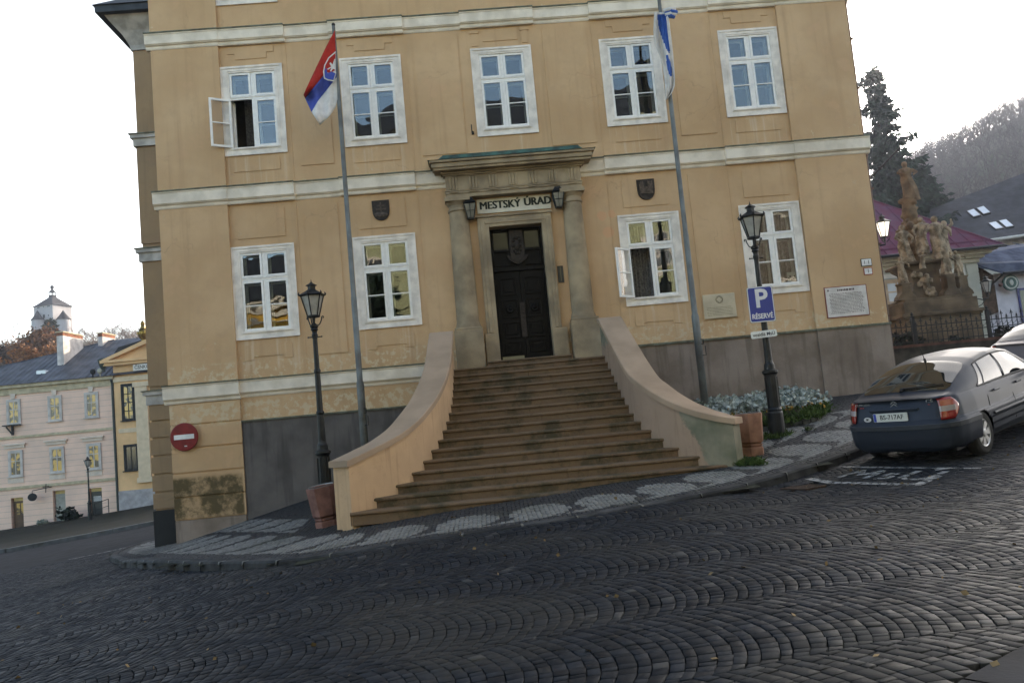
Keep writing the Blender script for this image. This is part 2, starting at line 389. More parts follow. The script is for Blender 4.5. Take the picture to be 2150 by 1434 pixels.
# string courses
def belt(mb, x0, x1, y, z0, z1, mfl=1):
    mb.prism([(y-.13, z1),(y-.13, z1-.03),(y-.115, z1-.045),(y-.105, z0+.12),(y-.085, z0+.105),(y-.075, z0+.09),(y-.04, z0+.085),(y-.03, z0+.03),(y-.012, z0),(0.0, z0),(0.0, z1)], x0, x1, 0, 'x')
    mb.box(x0-.01, x1+.01, y-.155, 0, z1+.002, z1+.03, mfl)
def bay_belts(name, z0, z1, skip=None):
    mb = MB(); mr = MB(); segs = [(-1.72, .03, PY)]; e = .03
    for x in XS:
        a, b_ = max(x-.2, .03), min(x+1.62, 13.86)
        if a > e: segs.append((e, a, 0))
        segs.append((a, b_, -.07)); e = b_
    segs.append((e, 13.86, 0)); segs.append((13.86, 15.76, PY))
    for x0, x1, y in segs:
        if x1-x0 < .02: continue
        if skip and x0 < skip[1] and x1 > skip[0]:
            if x0 < skip[0]: belt(mb, x0, skip[0], y, z0, z1)
            if x1 > skip[1]: belt(mr, skip[1], x1, y, z0, z1)
            continue
        belt(mr if skip and x0 >= skip[1] else mb, x0, x1, y, z0, z1)
    if skip: mr.build(name, [M_WHT, M_FLASH], hall)
    o = mb.build(name, [M_WHT, M_FLASH], hall); return o
bay_belts('string_course', 9.25, 9.62); bay_belts('string_course', 5.28, 5.68, (5.26, 8.51))
mb = MB(); belt(mb, -1.72, .03, PY, .62, 1.04); belt(mb, .03, 4.62, 0, .64, 1.04); mb.build('string_course', [M_WHT, M_FLASH], hall)
mb = MB(); mb.box(.017, 4.7, -.085, -.0005, .07, .11); mb.build('flashing', M_FLASH, hall)
mb = MB(); mb.box(9.0, 13.86, -.10, -.0005, 1.0, 1.05); mb.box(13.86, 15.7, -.15, -.0005, 1.0, 1.05)
mb.build('flashing', M_FLASH, hall)
mb = MB(); mb.box(.018, 4.75, -.05, -.0007, -3.0, .07); mb.build('plinth', M_PLINTH, hall)
mb = MB(); mb.box(9.0, 13.88, -.055, -.0007, -2.0, 1.0); mb.box(13.88, 15.665, -.12, -.0007, -2, 1.0); mb.build('plinth', M_PLINTHR, hall)
mb = MB(); mb.tube([(15.74,.12,13.2),(15.74,.12,9.7),(15.82,.12,9.5),(15.74,.12,9.2),(15.74,.12,5.8),(15.82,.12,5.6),(15.74,.12,5.2),(15.74,.12,-.5)], .055, 10)
for z in (8.3, 7, 4.4, 3, 1.2): mb.box(15.66, 15.82, .05, .19, z, z+.04)
mb.build('drainpipe', mat('brown_red_drainpipe', (.10, .05, .035), .6, .3), hall)
# roof and eaves of the main block
mb = MB(); mb.box(-2.3, 16.3, -.7, 13.6, 13.2, 13.5)
mb.add([(-2.4,-.8,13.5),(16.4,-.8,13.5),(16.4,13.7,13.5),(-2.4,13.7,13.5),(4,6.4,17.6),(10,6.4,17.6)], [(0,1,5,4),(1,2,5),(2,3,4,5),(3,0,4),(0,3,2,1)])
mb.build('roof', M_ROOF, hall)
# rear wing, further left and back
wg = MB(); X0, Y0 = -4.55, 6.3
wg.box(X0, -1.5, Y0, 18, -5, 12.45)
for z0, z1 in ((.02, .52), (-.52, -.02), (-1.08, -.56), (-1.62, -1.12), (-2.15, -1.66)): wg.box(X0-.05, -1.5, Y0-.05, Y0-.001, z0, z1-.03)
wg.box(X0-.03, -1.5, Y0-.06, Y0-.002, .55, 1.05); wg.box(X0-.03, -2.4, Y0-.04, Y0-.003, 1.6, 5.6); wg.box(X0-.03, -2.4, Y0-.04, Y0-.003, 6.1, 9.2)
wg.box(X0-.06, -1.5, Y0-.07, Y0-.0015, -4.9, -2.2, 1)
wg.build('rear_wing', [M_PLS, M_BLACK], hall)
mb = MB()
for z0, z1 in ((9.25, 9.62), (5.52, 5.92), (1.02, 1.44)):
    for (xx0, yy0) in ((X0, Y0),):
        mb.box(xx0-.10, -1.5, yy0-.10, yy0+11, z0, z1-.12); mb.box(xx0-.17, -1.5, yy0-.17, yy0+11, z1-.12, z1); mb.box(xx0-.21, -1.5, yy0-.21, yy0+11, z1+.001, z1+.03, 1)
prof = [(.05, 12.45), (.07, 12.6), (.14, 12.75), (.28, 13.0), (.5, 13.25), (.6, 13.4)]
P = []
for o_, z in prof: P.append([(X0-o_, 17.5, z), (X0-o_, Y0-o_, z), (-1.5, Y0-o_, z)])
mb.grid(P)
mb.build('string_course', [mat('grey_cream_moulding', (.50, .46, .42), .85, .2, var=.15, c2=(.33, .30, .27)), M_FLASH], hall)
mb = MB(); o_ = .8
mb.box(X0-o_, -1.4, Y0-o_, 18, 13.4, 13.62)
mb.add([(X0-o_-.06,Y0-o_-.06,13.62),(-1.2,Y0-o_-.06,13.62),(-1.2,18,13.62),(X0-o_-.06,18,13.62),(-1.2,9.2,16.6),(-1.2,15,16.6)], [(0,1,4),(3,0,4,5),(2,3,5),(0,3,2,1)])
mb.box(-3.2, -1.9, Y0+.4, Y0+1.6, 13.7, 14.55)
mb.build('roof', M_ROOF, hall)

# ---- windows: trim (part) > sash, glass, interior, curtain, open casement (sub-parts)
def frame_box(mb, x0, x1, z0, z1, t, y0, y1, m=0):
    mb.box(x0, x1, y0, y1, z0, z0+t, m); mb.box(x0, x1, y0, y1, z1-t, z1, m)
    mb.box(x0, x0+t, y0+.0007, y1-.0007, z0+t, z1-t, m); mb.box(x1-t, x1, y0+.0007, y1-.0007, z0+t, z1-t, m)
def window_meshes(opened, curtain):
    A0, A1, B0, B1 = .2, 1.3, .2, 2.08; ZT = 1.44; XM = .75
    t = MB()
    for (a, b_, c, d, y) in ((0, WW, 0, WH, -.022), ):
        t.box(a, A0, y, .0, c, d); t.box(A1, b_, y, .0, c, d); t.box(A0, A1, y, .0, c, B0); t.box(A0, A1, y, .0, B1, d)
    frame_box(t, -.004, WW+.004, -.004, WH+.004, .05, -.042, -.0225)
    frame_box(t, .13, 1.37, .13, 2.15, .03, -.034, -.0226)
    t.box(A0-.03, A1+.03, -.055, -.03, B0-.05, B0-.02)
    # reveal
    t.box(A0-.02, A0, .0, .30, B0, B1); t.box(A1, A1+.02, .0, .30, B0, B1); t.box(A0, A1, .0, .30, B1, B1+.02); t.box(A0, A1, .0, .30, B0-.02, B0)
    s = MB(); g = MB()
    s.box(A0, A1, .012, .07, ZT-.035, ZT+.035); s.box(A0-.0+.0, A1, -.004, .011, ZT+.01, ZT+.03)
    s.box(XM-.035, XM+.035, .013, .071, B0, ZT-.036); s.box(XM-.035, XM+.035, .013, .071, ZT+.036, B1)
    for x0, x1, z0, z1, low, left in ((A0, XM-.036, ZT+.037, B1, 0, 1), (XM+.036, A1, ZT+.037, B1, 0, 0), (A0, XM-.036, B0, ZT-.037, 1, 1), (XM+.036, A1, B0, ZT-.037, 1, 0)):
        if not (opened and low and left):
            frame_box(s, x0+.004, x1-.004, z0+.004, z1-.004, .052, .0, .05)
            if low: s.box(x0+.056, x1-.056, .004, .04, (z0+z1)/2-.012, (z0+z1)/2+.012)
            g.box(x0+.05, x1-.05, .022, .026, z0+.05, z1-.05)
        # inner sash of the double window
        if not (opened and low and left):
            frame_box(s, x0+.03, x1-.03, z0+.03, z1-.03, .06, .20, .24)
            if low: s.box(x0+.09, x1-.09, .205, .235, (z0+z1)/2-.012, (z0+z1)/2+.012)
        else: s.box(x0, x0+.05, .2, .24, z0, z1)
    it = MB(); e = .35; D = 1.6
    P = [(A0-e,.301,B0-e),(A1+e,.301,B0-e),(A1+e,.301,B1+e),(A0-e,.301,B1+e),(A0-e,D,B0-e),(A1+e,D,B0-e),(A1+e,D,B1+e),(A0-e,D,B1+e)]
    it.add(P, [(4,5,6,7),(0,4,7,3),(1,2,6,5),(3,7,6,2),(0,1,5,4)])
    for (a,b_,c,d) in ((A0-e,A0,B0-e,B1+e),(A1,A1+e,B0-e,B1+e),(A0,A1,B1,B1+e),(A0,A1,B0-e,B0)):
        it.add([(a,.302,c),(b_,.302,c),(b_,.302,d),(a,.302,d)], [(0,1,2,3)])
    cu = None
    if curtain:
        cu = MB(); x0, x1 = curtain
        n = 46; P = []
        for z in (B0-.05, B1): P.append([(x0+(x1-x0)*k/n, .42+.035*math.sin(k*1.35)+.012*math.sin(k*.7+1), z) for k in range(n+1)])
        cu.grid(P)
    oc = None
    if opened:
        ang = R(opened)
        oc = MB(); wd, h = XM-.036-A0, ZT-.037-B0
        frame_box(oc, 0, wd, 0, h, .05, -.02, .025); oc.box(.05, wd-.05, -.016, .02, h/2-.013, h/2+.013)
        oc.box(.045, wd-.045, .0, .004, .045, h-.045, 1)
        Mx = Matrix.Translation((A0+.005, -.012, B0)) @ Matrix.Rotation(-ang, 4, 'Z')
        oc.xf(Mx)
    return t, s, g, it, cu, oc
WC = {}
def make_window(x, z, opened=0, curtain=None, label=None, cm=None):
    key = (opened, curtain)
    t, s, g, it, cu, oc = window_meshes(opened, curtain)
    def put(mb, nm, mt, par):
        k2 = (key, nm, mt[0].name if isinstance(mt, list) else mt.name)
        if k2 in WC:
            o = bpy.data.objects.new(nm, WC[k2]); C.objects.link(o); o.parent = par
        else:
            o = mb.build(nm, mt, None); WC[k2] = o.data; o.parent = par
        return o
    o = t.build('window', M_TRIM, None); o.parent = hall; o.location = (x-6.8, 0, z+1.2)
    if label: o['label'] = label
    put(s, 'sash', M_SASH, o); put(g, 'glass', M_GLASS, o); put(it, 'interior', M_INT, o)
    if cu: put(cu, 'curtain', cm or M_CURT, o)
    if oc: put(oc, 'open_casement', [M_SASH, M_GLASS2], o)
    return o
make_window(XS[0], UZ, 150, (.42, .78), 'upper window with its lower left casement swung open')
for x in XS[1:]: make_window(x, UZ)
make_window(XS[0], GZ2); make_window(XS[1], GZ2)
make_window(XS[3], GZ2, 140, (.1, .85), 'ground floor window with its casement swung open')
make_window(XS[4], GZ2, 0, (.1, 1.4), None, M_CURT)
for x in XS: make_window(x, TZ)

# ---- portal: columns, entablature, surround, door
def column(x):
    c = MB()
    c.lathe([(.30, 1.80), (.30, 1.86), (.285, 1.90), (.268, 1.96), (.264, 2.6), (.25, 3.6), (.228, 4.60), (.228, 4.62), (.255, 4.64), (.255, 4.68), (.23, 4.70), (.23, 4.77), (.255, 4.80), (.285, 4.86)], 28, (x, -.05, 0))
    c.box(x-.30, x+.30, -.35, .0, 4.86, 4.948)
    o = c.build('column', M_STONE, hall, smooth=True)
    o.modifiers.new('edges', 'EDGE_SPLIT').split_angle = R(35)
    p = MB(); p.box(x-.34, x+.34, -.39, -.0008, .78, 1.74); p.box(x-.325, x+.325, -.365, -.0008, 1.7405, 1.80)
    p.build('pedestal', M_STONE, hall, bevel=.012)
column(5.50); column(8.27)
e = MB()
e.box(5.24, 8.53, -.265, -.001, 4.949, 5.04); e.box(5.23, 8.54, -.28, -.001, 5.0405, 5.10); e.box(5.22, 8.55, -.295, -.001, 5.1005, 5.13); e.box(5.25, 8.52, -.27, -.001, 5.1305, 5.48)
for k in range(7):
    xc = 5.44+k*(8.31-5.44)/6
    for q in (-.075, 0, .075): e.box(xc+q-.028, xc+q+.028, -.296, -.2705, 5.145, 5.45)
    e.box(xc-.115, xc+.115, -.30, -.2706, 5.4505, 5.48); e.box(xc-.11, xc+.11, -.305, -.2805, 5.06, 5.085)
for z0, z1, o_ in ((5.4805, 5.52, .05), (5.5205, 5.57, .10), (5.5705, 5.63, .25), (5.6305, 5.74, .29), (5.7405, 5.80, .34)):
    e.box(5.25-o_, 8.52+o_, -.27-o_, -.001, z0, z1)
e.build('entablature', M_STONE, hall, bevel=.01)
e = MB(); e.add([(4.88,-.63,5.801),(8.89,-.63,5.801),(8.89,-.0015,5.83),(4.88,-.0015,5.83),(5.24,-.12,5.93),(8.56,-.12,5.93),(8.56,-.0015,6.1),(5.24,-.0015,6.1)], [(0,1,5,4),(4,5,6,7),(1,2,6,5),(3,0,4,7),(0,3,2,1)])
e.build('copper_roof', M_COPPER, hall)
e = MB()
for a, b_ in ((5.93, 6.2), (7.48, 7.72)): e.box(a, b_, -.13, .3, 1.62, 4.44)
e.box(6.2, 7.48, -.13, .3, 4.2, 4.44); e.box(5.90, 7.75, -.16, -.0012, 4.441, 4.50)
for a, b_ in ((5.995, 6.10), (7.58, 7.66)): e.box(a, b_, -.15, -.1305, 1.64, 4.36)
e.box(6.10, 7.58, -.15, -.1305, 4.28, 4.36)
for a, b_ in ((5.87, 6.2), (7.48, 7.85)): e.box(a, b_, -.20, .3, .94, 1.62)
e.build('door_surround', M_STONE, hall, bevel=.012)
d = MB()
d.box(6.2, 7.48, .22, .30, .96, 4.2); d.box(6.2, 7.48, .12, .219, 3.13, 3.22)
d.box(6.2, 6.24, .16, .219, .96, 4.2); d.box(7.44, 7.48, .16, .219, .96, 4.2)
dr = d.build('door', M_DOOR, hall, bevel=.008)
for s_, x0, x1 in ((0, 6.25, 6.83), (1, 6.85, 7.43)):
    l = MB(); l.box(x0, x1, .185, .2195, 1.0, 3.12)
    for z0, z1 in ((2.55, 2.98), (1.98, 2.45), (1.5, 1.9), (1.12, 1.42)):
        frame_box(l, x0+.09, x1-.09, z0, z1, .035, .155, .1845); l.box(x0+.17, x1-.17, .17, .1846, z0+.08, z1-.08)
    xc = (x0+x1)/2; l.box(x0+.14, x0+.15, .150, .1545, 1.5, 1.9); l.box(x1-.15, x1-.14, .150, .1545, 1.5, 1.9); l.lathe([(.001, .0), (.1, 0), (.11, .02), (.08, .035), (.05, .03), (.03, .055), (.001, .06)], 14)
    st = len(l.v)-7*14; l.xf(Matrix.Translation((xc, .169, 2.21)) @ Matrix.Rotation(R(90), 4, 'X'), st)
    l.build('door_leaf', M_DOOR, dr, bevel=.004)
h = MB(); h.box(6.78, 6.90, .13, .1549, 1.5, 2.35); h.ball((6.85, .11, 2.1), .025, 8); h.tube([(6.87,.13,2.0),(6.87,.08,2.0),(6.80,.08,1.99)], .011, 6); h.build('handle', M_BRONZE, dr)
h = MB(); h.box(6.26, 6.78, .15, .1848, .965, 1.06); h.build('kick_plate', mat('pale_brass_plate', (.24, .22, .15), .5, .4, .5), dr)
for x0, x1 in ((6.26, 6.66), (7.02, 7.42)):
    tr = MB(); frame_box(tr, x0, x1, 3.66, 4.14, .03, .17, .2195); frame_box(tr, x0, x1, 3.28, 3.66, .03, .17, .2195); tr.build('transom_frame', M_DOOR, dr)
M_TRG = mat('dark_transom_glass', (.015, .018, .015), .15, .3)
for x0, x1 in ((6.29, 6.63), (7.05, 7.39)): tr = MB(); tr.box(x0, x1, .20, .2196, 3.69, 4.11); tr.build('transom_glass', M_TRG, dr)
sh = MB(); sh.prism([(6.68,4.12),(7.0,4.12),(7.02,3.62),(6.98,3.42),(6.84,3.33),(6.70,3.42),(6.66,3.62)], .10, .2194)
sh.prism([(6.58,3.52),(6.68,3.50),(6.84,3.36),(7.0,3.50),(7.10,3.52),(7.06,3.42),(6.95,3.34),(6.84,3.28),(6.73,3.34),(6.62,3.42)], .12, .2193)
for k in range(10):
    a = k*.628; sh.ball((6.84+.09*math.cos(a), .10, 3.75+.2*math.sin(a)), .045, 6)
sh.ball((6.84, .09, 3.75), .08, 8, 0, (1, .5, 1.6)); sh.build('carved_shield', mat('carved_wood', (.028, .019, .013), .6, .3, var=.4, scale=20), dr)
# ------------------------------------------------------------------ staircase
def curve(pts, n=6):
    """Catmull-Rom through 2-D points"""
    P = [np.array(p, float) for p in pts]; out = []
    for i in range(len(P)-1):
        p0, p1, p2, p3 = P[max(i-1, 0)], P[i], P[i+1], P[min(i+2, len(P)-1)]
        for k in range(n):
            t = k/n; out.append(.5*(2*p1+(p2-p0)*t+(2*p0-5*p1+4*p2-p3)*t*t+(3*p1-p0-3*p2+p3)*t**3))
    out.append(P[-1]); return out
LI = curve([(5.11,-.95),(5.09,-1.6),(5.06,-2.6),(5.0,-3.2),(4.93,-3.65),(4.80,-4.22),(4.60,-4.78),(4.40,-5.18),(4.12,-5.56),(3.80,-5.88),(3.44,-6.22)])
RI = curve([(8.50,-.95),(8.50,-1.6),(8.50,-2.6),(8.51,-3.5),(8.55,-4.05),(8.66,-4.45),(8.81,-4.85),(9.02,-5.24),(9.28,-5.58),(9.58,-5.86),(9.80,-6.0)])
m, nt, b = basemat('worn_step_stone', .9, .15); ri = node(nt, 'NewGeometry').outputs['Random Per Island']
col = mixc(nt, ramp(nt, ri, .0, .45), (.22, .105, .066), (.18, .12, .076)); col = mixc(nt, ramp(nt, ri, .55, .8), col, (.10, .078, .05))
col = mixc(nt, ramp(nt, noise_node(nt, 1.5, 7, rough=.7), .46, .64, 0, .8), col, (.058, .054, .034))
col = mixc(nt, ramp(nt, noise_node(nt, 9, 7, rough=.75), .54, .68, 0, .32), col, (.23, .18, .135))
col = mixc(nt, ramp(nt, noise_node(nt, 28, 5), .62, .7, 0, .5), col, (.05, .042, .03))
nt.links.new(col, b.inputs['Base Color']); bump(nt, b, noise_node(nt, 22, 6, rough=.7), .55, .015); M_STEP = m
M_CAP = mat('wall_cap_cement', (.40, .285, .20), .9, .15, var=.12, scale=1.1, c2=(.32, .23, .16), bmp=.3, bscale=50)
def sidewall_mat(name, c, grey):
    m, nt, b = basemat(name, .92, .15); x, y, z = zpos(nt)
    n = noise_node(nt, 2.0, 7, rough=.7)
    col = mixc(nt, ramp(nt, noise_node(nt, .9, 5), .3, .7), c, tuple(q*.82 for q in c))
    col = mixc(nt, ramp(nt, noise_node(nt, 7, 7, rough=.75), .6, .72, 0, .5), col, tuple(q*.55 for q in c))
    col = mixc(nt, ramp(nt, noise_node(nt, 2.6, 8, rough=.75), .52, .66, 0, .4), col, (c[0]*.72, c[1]*.70, c[2]*.68))
    mp = node(nt, 'Mapping'); mp.inputs['Scale'].default_value = (6, 6, .5); nt.links.new(node(nt, 'NewGeometry').outputs['Position'], mp.inputs['Vector'])
    col = mixc(nt, ramp(nt, noise_node(nt, 1.5, 6, mp.outputs[0]), .52, .7, 0, .5), col, (c[0]*.62, c[1]*.6, c[2]*.58))
    if grey:
        k = ramp(nt, math_(nt, 'ADD', math_(nt, 'ADD', x, math_(nt, 'MULTIPLY', z, .35)), math_(nt, 'MULTIPLY', n, .35)), grey, grey+.05)
        g = mixc(nt, ramp(nt, noise_node(nt, 1.6, 6), .35, .65), (.27, .245, .18), (.15, .15, .105))
        col = mixc(nt, k, col, g)
    nt.links.new(col, b.inputs['Base Color']); bump(nt, b, noise_node(nt, 35, 6), .3, .012); return m
stair = thing('entrance_staircase', 'broad worn stone staircase flaring out from the hall door down to the pavement', 'staircase', (6.8, -3.7, -1.7), world=True)
xl = [5.09,5.08,5.07,5.06,5.05,5.02,4.99,4.95,4.88,4.79,4.68,4.55,4.36,4.11,3.79,3.47]
xr = [8.51]*8+[8.53,8.6,8.7,8.83,9.02,9.29,9.65,9.85]
def step(y, z, x0, x1, depth=.42, h=.165, nm='step'):
    mb = MB(); n = random.choice((2, 3, 3)) if x1-x0 > 2 else 2
    cuts = [x0]+sorted(x0+(x1-x0)*(k+random.uniform(-.25, .25))/n for k in range(1, n))+[x1]
    for a, b_ in zip(cuts[:-1], cuts[1:]):
        j = random.uniform(-.004, .004); q = random.uniform(-.006, .006)
        prof = [(y+q, z-.028+j), (y+q+.006, z-.008+j), (y+q+.028, z+j), (y+depth, z+j+.004), (y+depth, z-h-.05), (y+q+.035, z-h-.05), (y+q+.035, z-.06), (y+q+.022, z-.052), (y+q+.004, z-.046)]
        mb.prism(prof, a+.003, b_-.003, 0, 'x')
    mb.build(nm, M_STEP, stair)
for i in range(16): step(-1.3-.33*i, .78-.165*i, xl[i]-.06, xr[i]+.06)
mb = MB(); mb.box(5.09, 8.51, -.9, -.001, .6, .776); mb.build('landing', M_STEP, stair)
step(-.55, .945, 5.87, 7.85, .86, .16, 'threshold')
def side_wall(path, sgn, name_mat, y_end):
    """path = inner edge, sgn = direction of the outside"""
    P = [p for p in path]
    w0, cap = MB(), MB(); rowsW, rowsC = [], []
    N = len(P)
    for i, p in enumerate(P):
        d = P[min(i+1, N-1)]-P[max(i-1, 0)]; d = d/np.linalg.norm(d)
        nrm = np.array([d[1], -d[0]])
        if nrm[0]*sgn < 0: nrm = -nrm
        y = p[1]; top = .78+.5*(y+1.3)+.775 if y < -1.05 else 1.675+.1*(y+.95)
        if y < -5.2: top += .05*((-5.2-y)/1.0)**1.5
        th = .45
        a, b_ = p, p+nrm*th
        a2, b2 = p-nrm*.045, p+nrm*(th+.045)
        rowsW.append([(a[0],a[1],-2.9),(a[0],a[1],top-.10),(b_[0],b_[1],top-.10),(b_[0],b_[1],-2.9)])
        rowsC.append([(a2[0],a2[1],top-.105),(a2[0],a2[1],top-.012),(a2[0]+nrm[0]*.02,a2[1]+nrm[1]*.02,top),(b2[0]-nrm[0]*.02,b2[1]-nrm[1]*.02,top),(b2[0],b2[1],top-.012),(b2[0],b2[1],top-.105)])
        if i == N-1:
            e = d*.05
            rowsC.append([(q[0]+e[0], q[1]+e[1], q[2]-.01) for q in rowsC[-1]])
    for mb, rows in ((w0, rowsW), (cap, rowsC)):
        mb.grid(rows, 0, True); nc = len(rows[0])
        mb.add(rows[0], [tuple(range(nc))]); mb.add(rows[-1], [tuple(range(nc-1, -1, -1))])
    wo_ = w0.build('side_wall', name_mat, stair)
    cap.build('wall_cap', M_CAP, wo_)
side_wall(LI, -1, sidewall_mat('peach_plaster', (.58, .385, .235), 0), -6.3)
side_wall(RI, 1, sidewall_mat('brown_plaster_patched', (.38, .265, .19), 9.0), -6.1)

# ------------------------------------------------------------------ things on the facade
M_BOARD = mat('cream_sign_board', (.62, .57, .46), .7, .3, var=.08, scale=3)
M_INK = mat('dark_green_black_lettering', (.02, .024, .015), .6, .3)
s = thing('name_board', 'cream name board with heavy dark letters over the hall door', 'sign', (6.86, -.02, 4.74), world=True)
mb = MB(); mb.box(5.96, 7.76, -.045, -.004, 4.56, 4.915); mb.build('board', M_BOARD, s, bevel=.004)
mb = MB()
for q in (-2, -1, 0, 1, 2):
    add_text(mb, 'MESTSKÝ', .265, wallM(6.52+q*.0058, -.0505-.0004*q, 4.742+abs(q)*.001), .010, .0, sx=.93); add_text(mb, 'ÚRAD', .265, wallM(7.44+q*.0058, -.0505-.0004*q, 4.757), .010, .002, sx=.93)
mb.build('lettering', M_INK, s)
def wall_lantern(x, z, y, label):
    t = thing('wall_lantern', label, 'lantern', (x, y, z), group='lanterns beside the hall door')
    mb = MB(); n = 4; ro = R(45)
    mb.lathe([(.085, -.2), (.09, -.19), (.165, .095), (.175, .10), (.175, .12), (.09, .2), (.07, .24), (.055, .27), (.02, .29), (.02, .33), (.006, .38)][4:], n, rot=ro)
    mb.lathe([(.085, -.215), (.09, -.19)], n, rot=ro)
    for k in range(4):
        a = ro+k*math.pi/2; mb.tube([(.088*math.cos(a), .088*math.sin(a), -.2), (.168*math.cos(a), .168*math.sin(a), .105)], .009, 5)
        a2 = a+math.pi/2; p = lambda f, aa: (f*math.cos(aa), f*math.sin(aa))
        m1 = [(p(.088, a)[i]+p(.088, a2)[i])/2 for i in (0, 1)]; m2 = [(p(.168, a)[i]+p(.168, a2)[i])/2 for i in (0, 1)]
        mb.tube([(m1[0], m1[1], -.2), (m2[0], m2[1], .105)], .006, 4)
        mb.tube([(*p(.128, a), -.045), (*p(.128, a2), -.045)], .006, 4)
    mb.tube([(0, 0, .30), (0, .02, .34), (0, (-y-.001)/1.18, .30)], .014, 6)
    mb.build('frame', M_IRON, t); t.scale = (1.18, 1.18, 1.18)
    g = MB(); g.lathe([(.078, -.19), (.158, .09)], n, rot=ro); g.build('glass', mat('lantern_glass', (.20, .19, .16), .25, .5), t); return t
wall_lantern(5.785, 4.66, -.2, 'small iron wall lantern left of the name board')
wall_lantern(7.93, 4.76, -.2, 'small iron wall lantern right of the name board')
def shield(x, z, w, h, label, kind):
    s = thing('coat_of_arms', label, 'coat of arms', (x, -.02, z), group='bronze shields on the hall', world=True)
    mb = MB(); P = [(x-w/2, z+h/2), (x-w/2*.98, z-.02*h)]
    for k in range(13):
        a = math.pi+math.pi*k/12; P.append((x+w/2*.96*math.cos(a), z-.08*h+.42*h*math.sin(a)))
    P += [(x+w/2*.98, z-.02*h), (x+w/2, z+h/2)]
    mb.prism(P, -.055, -.019); mb.build('shield_plate', M_BRONZE, s, bevel=.008)
    r = MB(); y0, y1 = -.075, -.0555
    if kind == 'cross':
        r.box(x-.018, x+.018, y0, y1, z-.10*h, z+.38*h); r.box(x-.09, x+.09, y0+.002, y1, z+.2*h, z+.2*h+.03); r.box(x-.12, x+.12, y0+.002, y1, z+.02*h, z+.02*h+.03)
        for dx, rr in ((-.09, .07), (.09, .07), (0, .09)): r.ball((x+dx, -.057, z-.22*h), rr, 8, 0, (1, .25, .8))
    else:
        for dx in (-.11, .11):
            r.box(x+dx-.055, x+dx+.055, y0, y1, z-.1*h, z+.33*h)
            for q in (-.04, 0, .04): r.box(x+dx+q-.013, x+dx+q+.013, y0, y1, z+.33*h, z+.40*h)
        r.box(x-.06, x+.06, y0+.004, y1, z-.1*h, z+.12*h); r.box(x-.16, x+.16, y0+.006, y1, z-.2*h, z-.1*h)
        r.prism([(x-.03, z-.1*h), (x+.03, z-.1*h), (x+.03, z+.02*h), (x, z+.06*h), (x-.03, z+.02*h)], y0-.006, y0-.001)
    r.build('relief', mat('bronze_relief', (.085, .06, .048), .5, .5, .4, var=.4, scale=14), s)
shield(3.64, 4.85, .42, .50, 'dark bronze shield with a double cross above a ground floor window', 'cross')
shield(10.12, 4.83, .44, .52, 'dark bronze shield with two castle towers right of the portal', 'towers')
def lines(mb, x0, x1, z0, z1, n, y, h=.012, m=0):
    for k in range(n):
        z = z1-(z1-z0)*(k+.5)/n; x = x0+random.uniform(0, .02)
        e = x1-random.uniform(0, .08*(x1-x0))
        while x < e:
            l = random.uniform(.02, .055)
            mb.box(x, min(x+l, e), y-.0018, y-.0004, z-h/2, z+h/2, m); x += l+random.uniform(.008, .018)
s = thing('memorial_plaque', 'pale stone plaque carved with a ringed square emblem between right hand windows', 'plaque', (11.6, -.02, 1.52), world=True)
mb = MB(); mb.box(11.2, 11.99, -.06, -.0225, 1.52, 2.11); mb.build('slab', mat('pale_sandstone', (.55, .46, .33), .85, .2, var=.1), s, bevel=.008)
mb = MB(); n = 22
for k in range(n):
    a0, a1 = 2*math.pi*k/n, 2*math.pi*(k+1)/n; mb.tube([(11.6+.085*math.cos(a0), -.061, 1.97+.085*math.sin(a0)), (11.6+.085*math.cos(a1), -.061, 1.97+.085*math.sin(a1))], .006, 4)
for k in range(4):
    a0, a1 = math.pi/2*k, math.pi/2*(k+1); mb.tube([(11.6+.085*math.cos(a0), -.061, 1.97+.085*math.sin(a0)), (11.6+.085*math.cos(a1), -.061, 1.97+.085*math.sin(a1))], .006, 4)
lines(mb, 11.27, 11.92, 1.58, 1.80, 6, -.06, .011); mb.build('carving', mat('carved_letters', (.22, .18, .12), .9, .1), s)
s = thing('notice_plaque', 'large white enamel plaque closely written on a thin red frame at the right corner', 'plaque', (14.7, -.1, 1.27), world=True)
mb = MB(); mb.box(14.17, 15.22, -.112, -.0905, 1.27, 2.03, 1); mb.box(14.19, 15.20, -.118, -.1121, 1.29, 2.01, 0)
mb.build('panel', [mat('white_enamel', (.66, .61, .57), .5, .4, var=.1, scale=6), mat('red_frame', (.26, .07, .05), .6, .3)], s)
mb = MB(); lines(mb, 14.27, 15.14, 1.36, 1.87, 15, -.118, .014); M_FADE = mat('faded_lettering', (.17, .13, .12), .8, .1); mb.build('lettering', M_FADE, s)
mb = MB(); lines(mb, 14.48, 14.92, 1.90, 1.97, 1, -.118, .05); mb.build('heading', M_FADE, s)
mb = MB(); mb.box(14.24, 14.28, -.1192, -.1184, 1.92, 1.965); mb.build('emblem', M_FADE, s)
s = thing('house_number_plate', 'white enamel number plate with a dark rim, upper of the two at the right corner', 'number plate', (15.31, -.1, 2.47), group='number plates at the corner', world=True)
mb = MB(); mb.box(15.17, 15.44, -.106, -.0905, 2.465, 2.655, 1); mb.box(15.185, 15.425, -.112, -.1061, 2.48, 2.64, 0); mb.build('plate', [mat('white_enamel_plate', (.78, .76, .74), .35, .5), M_BLACK], s, bevel=.004)
mb = MB(); add_text(mb, '1 1', .13, wallM(15.305, -.1125, 2.56), .002); mb.build('digits', M_BLACK, s)
s = thing('house_number_plate', 'white enamel number plate with a red rim, lower of the two at the right corner', 'number plate', (15.32, -.1, 2.25), group='number plates at the corner', world=True)
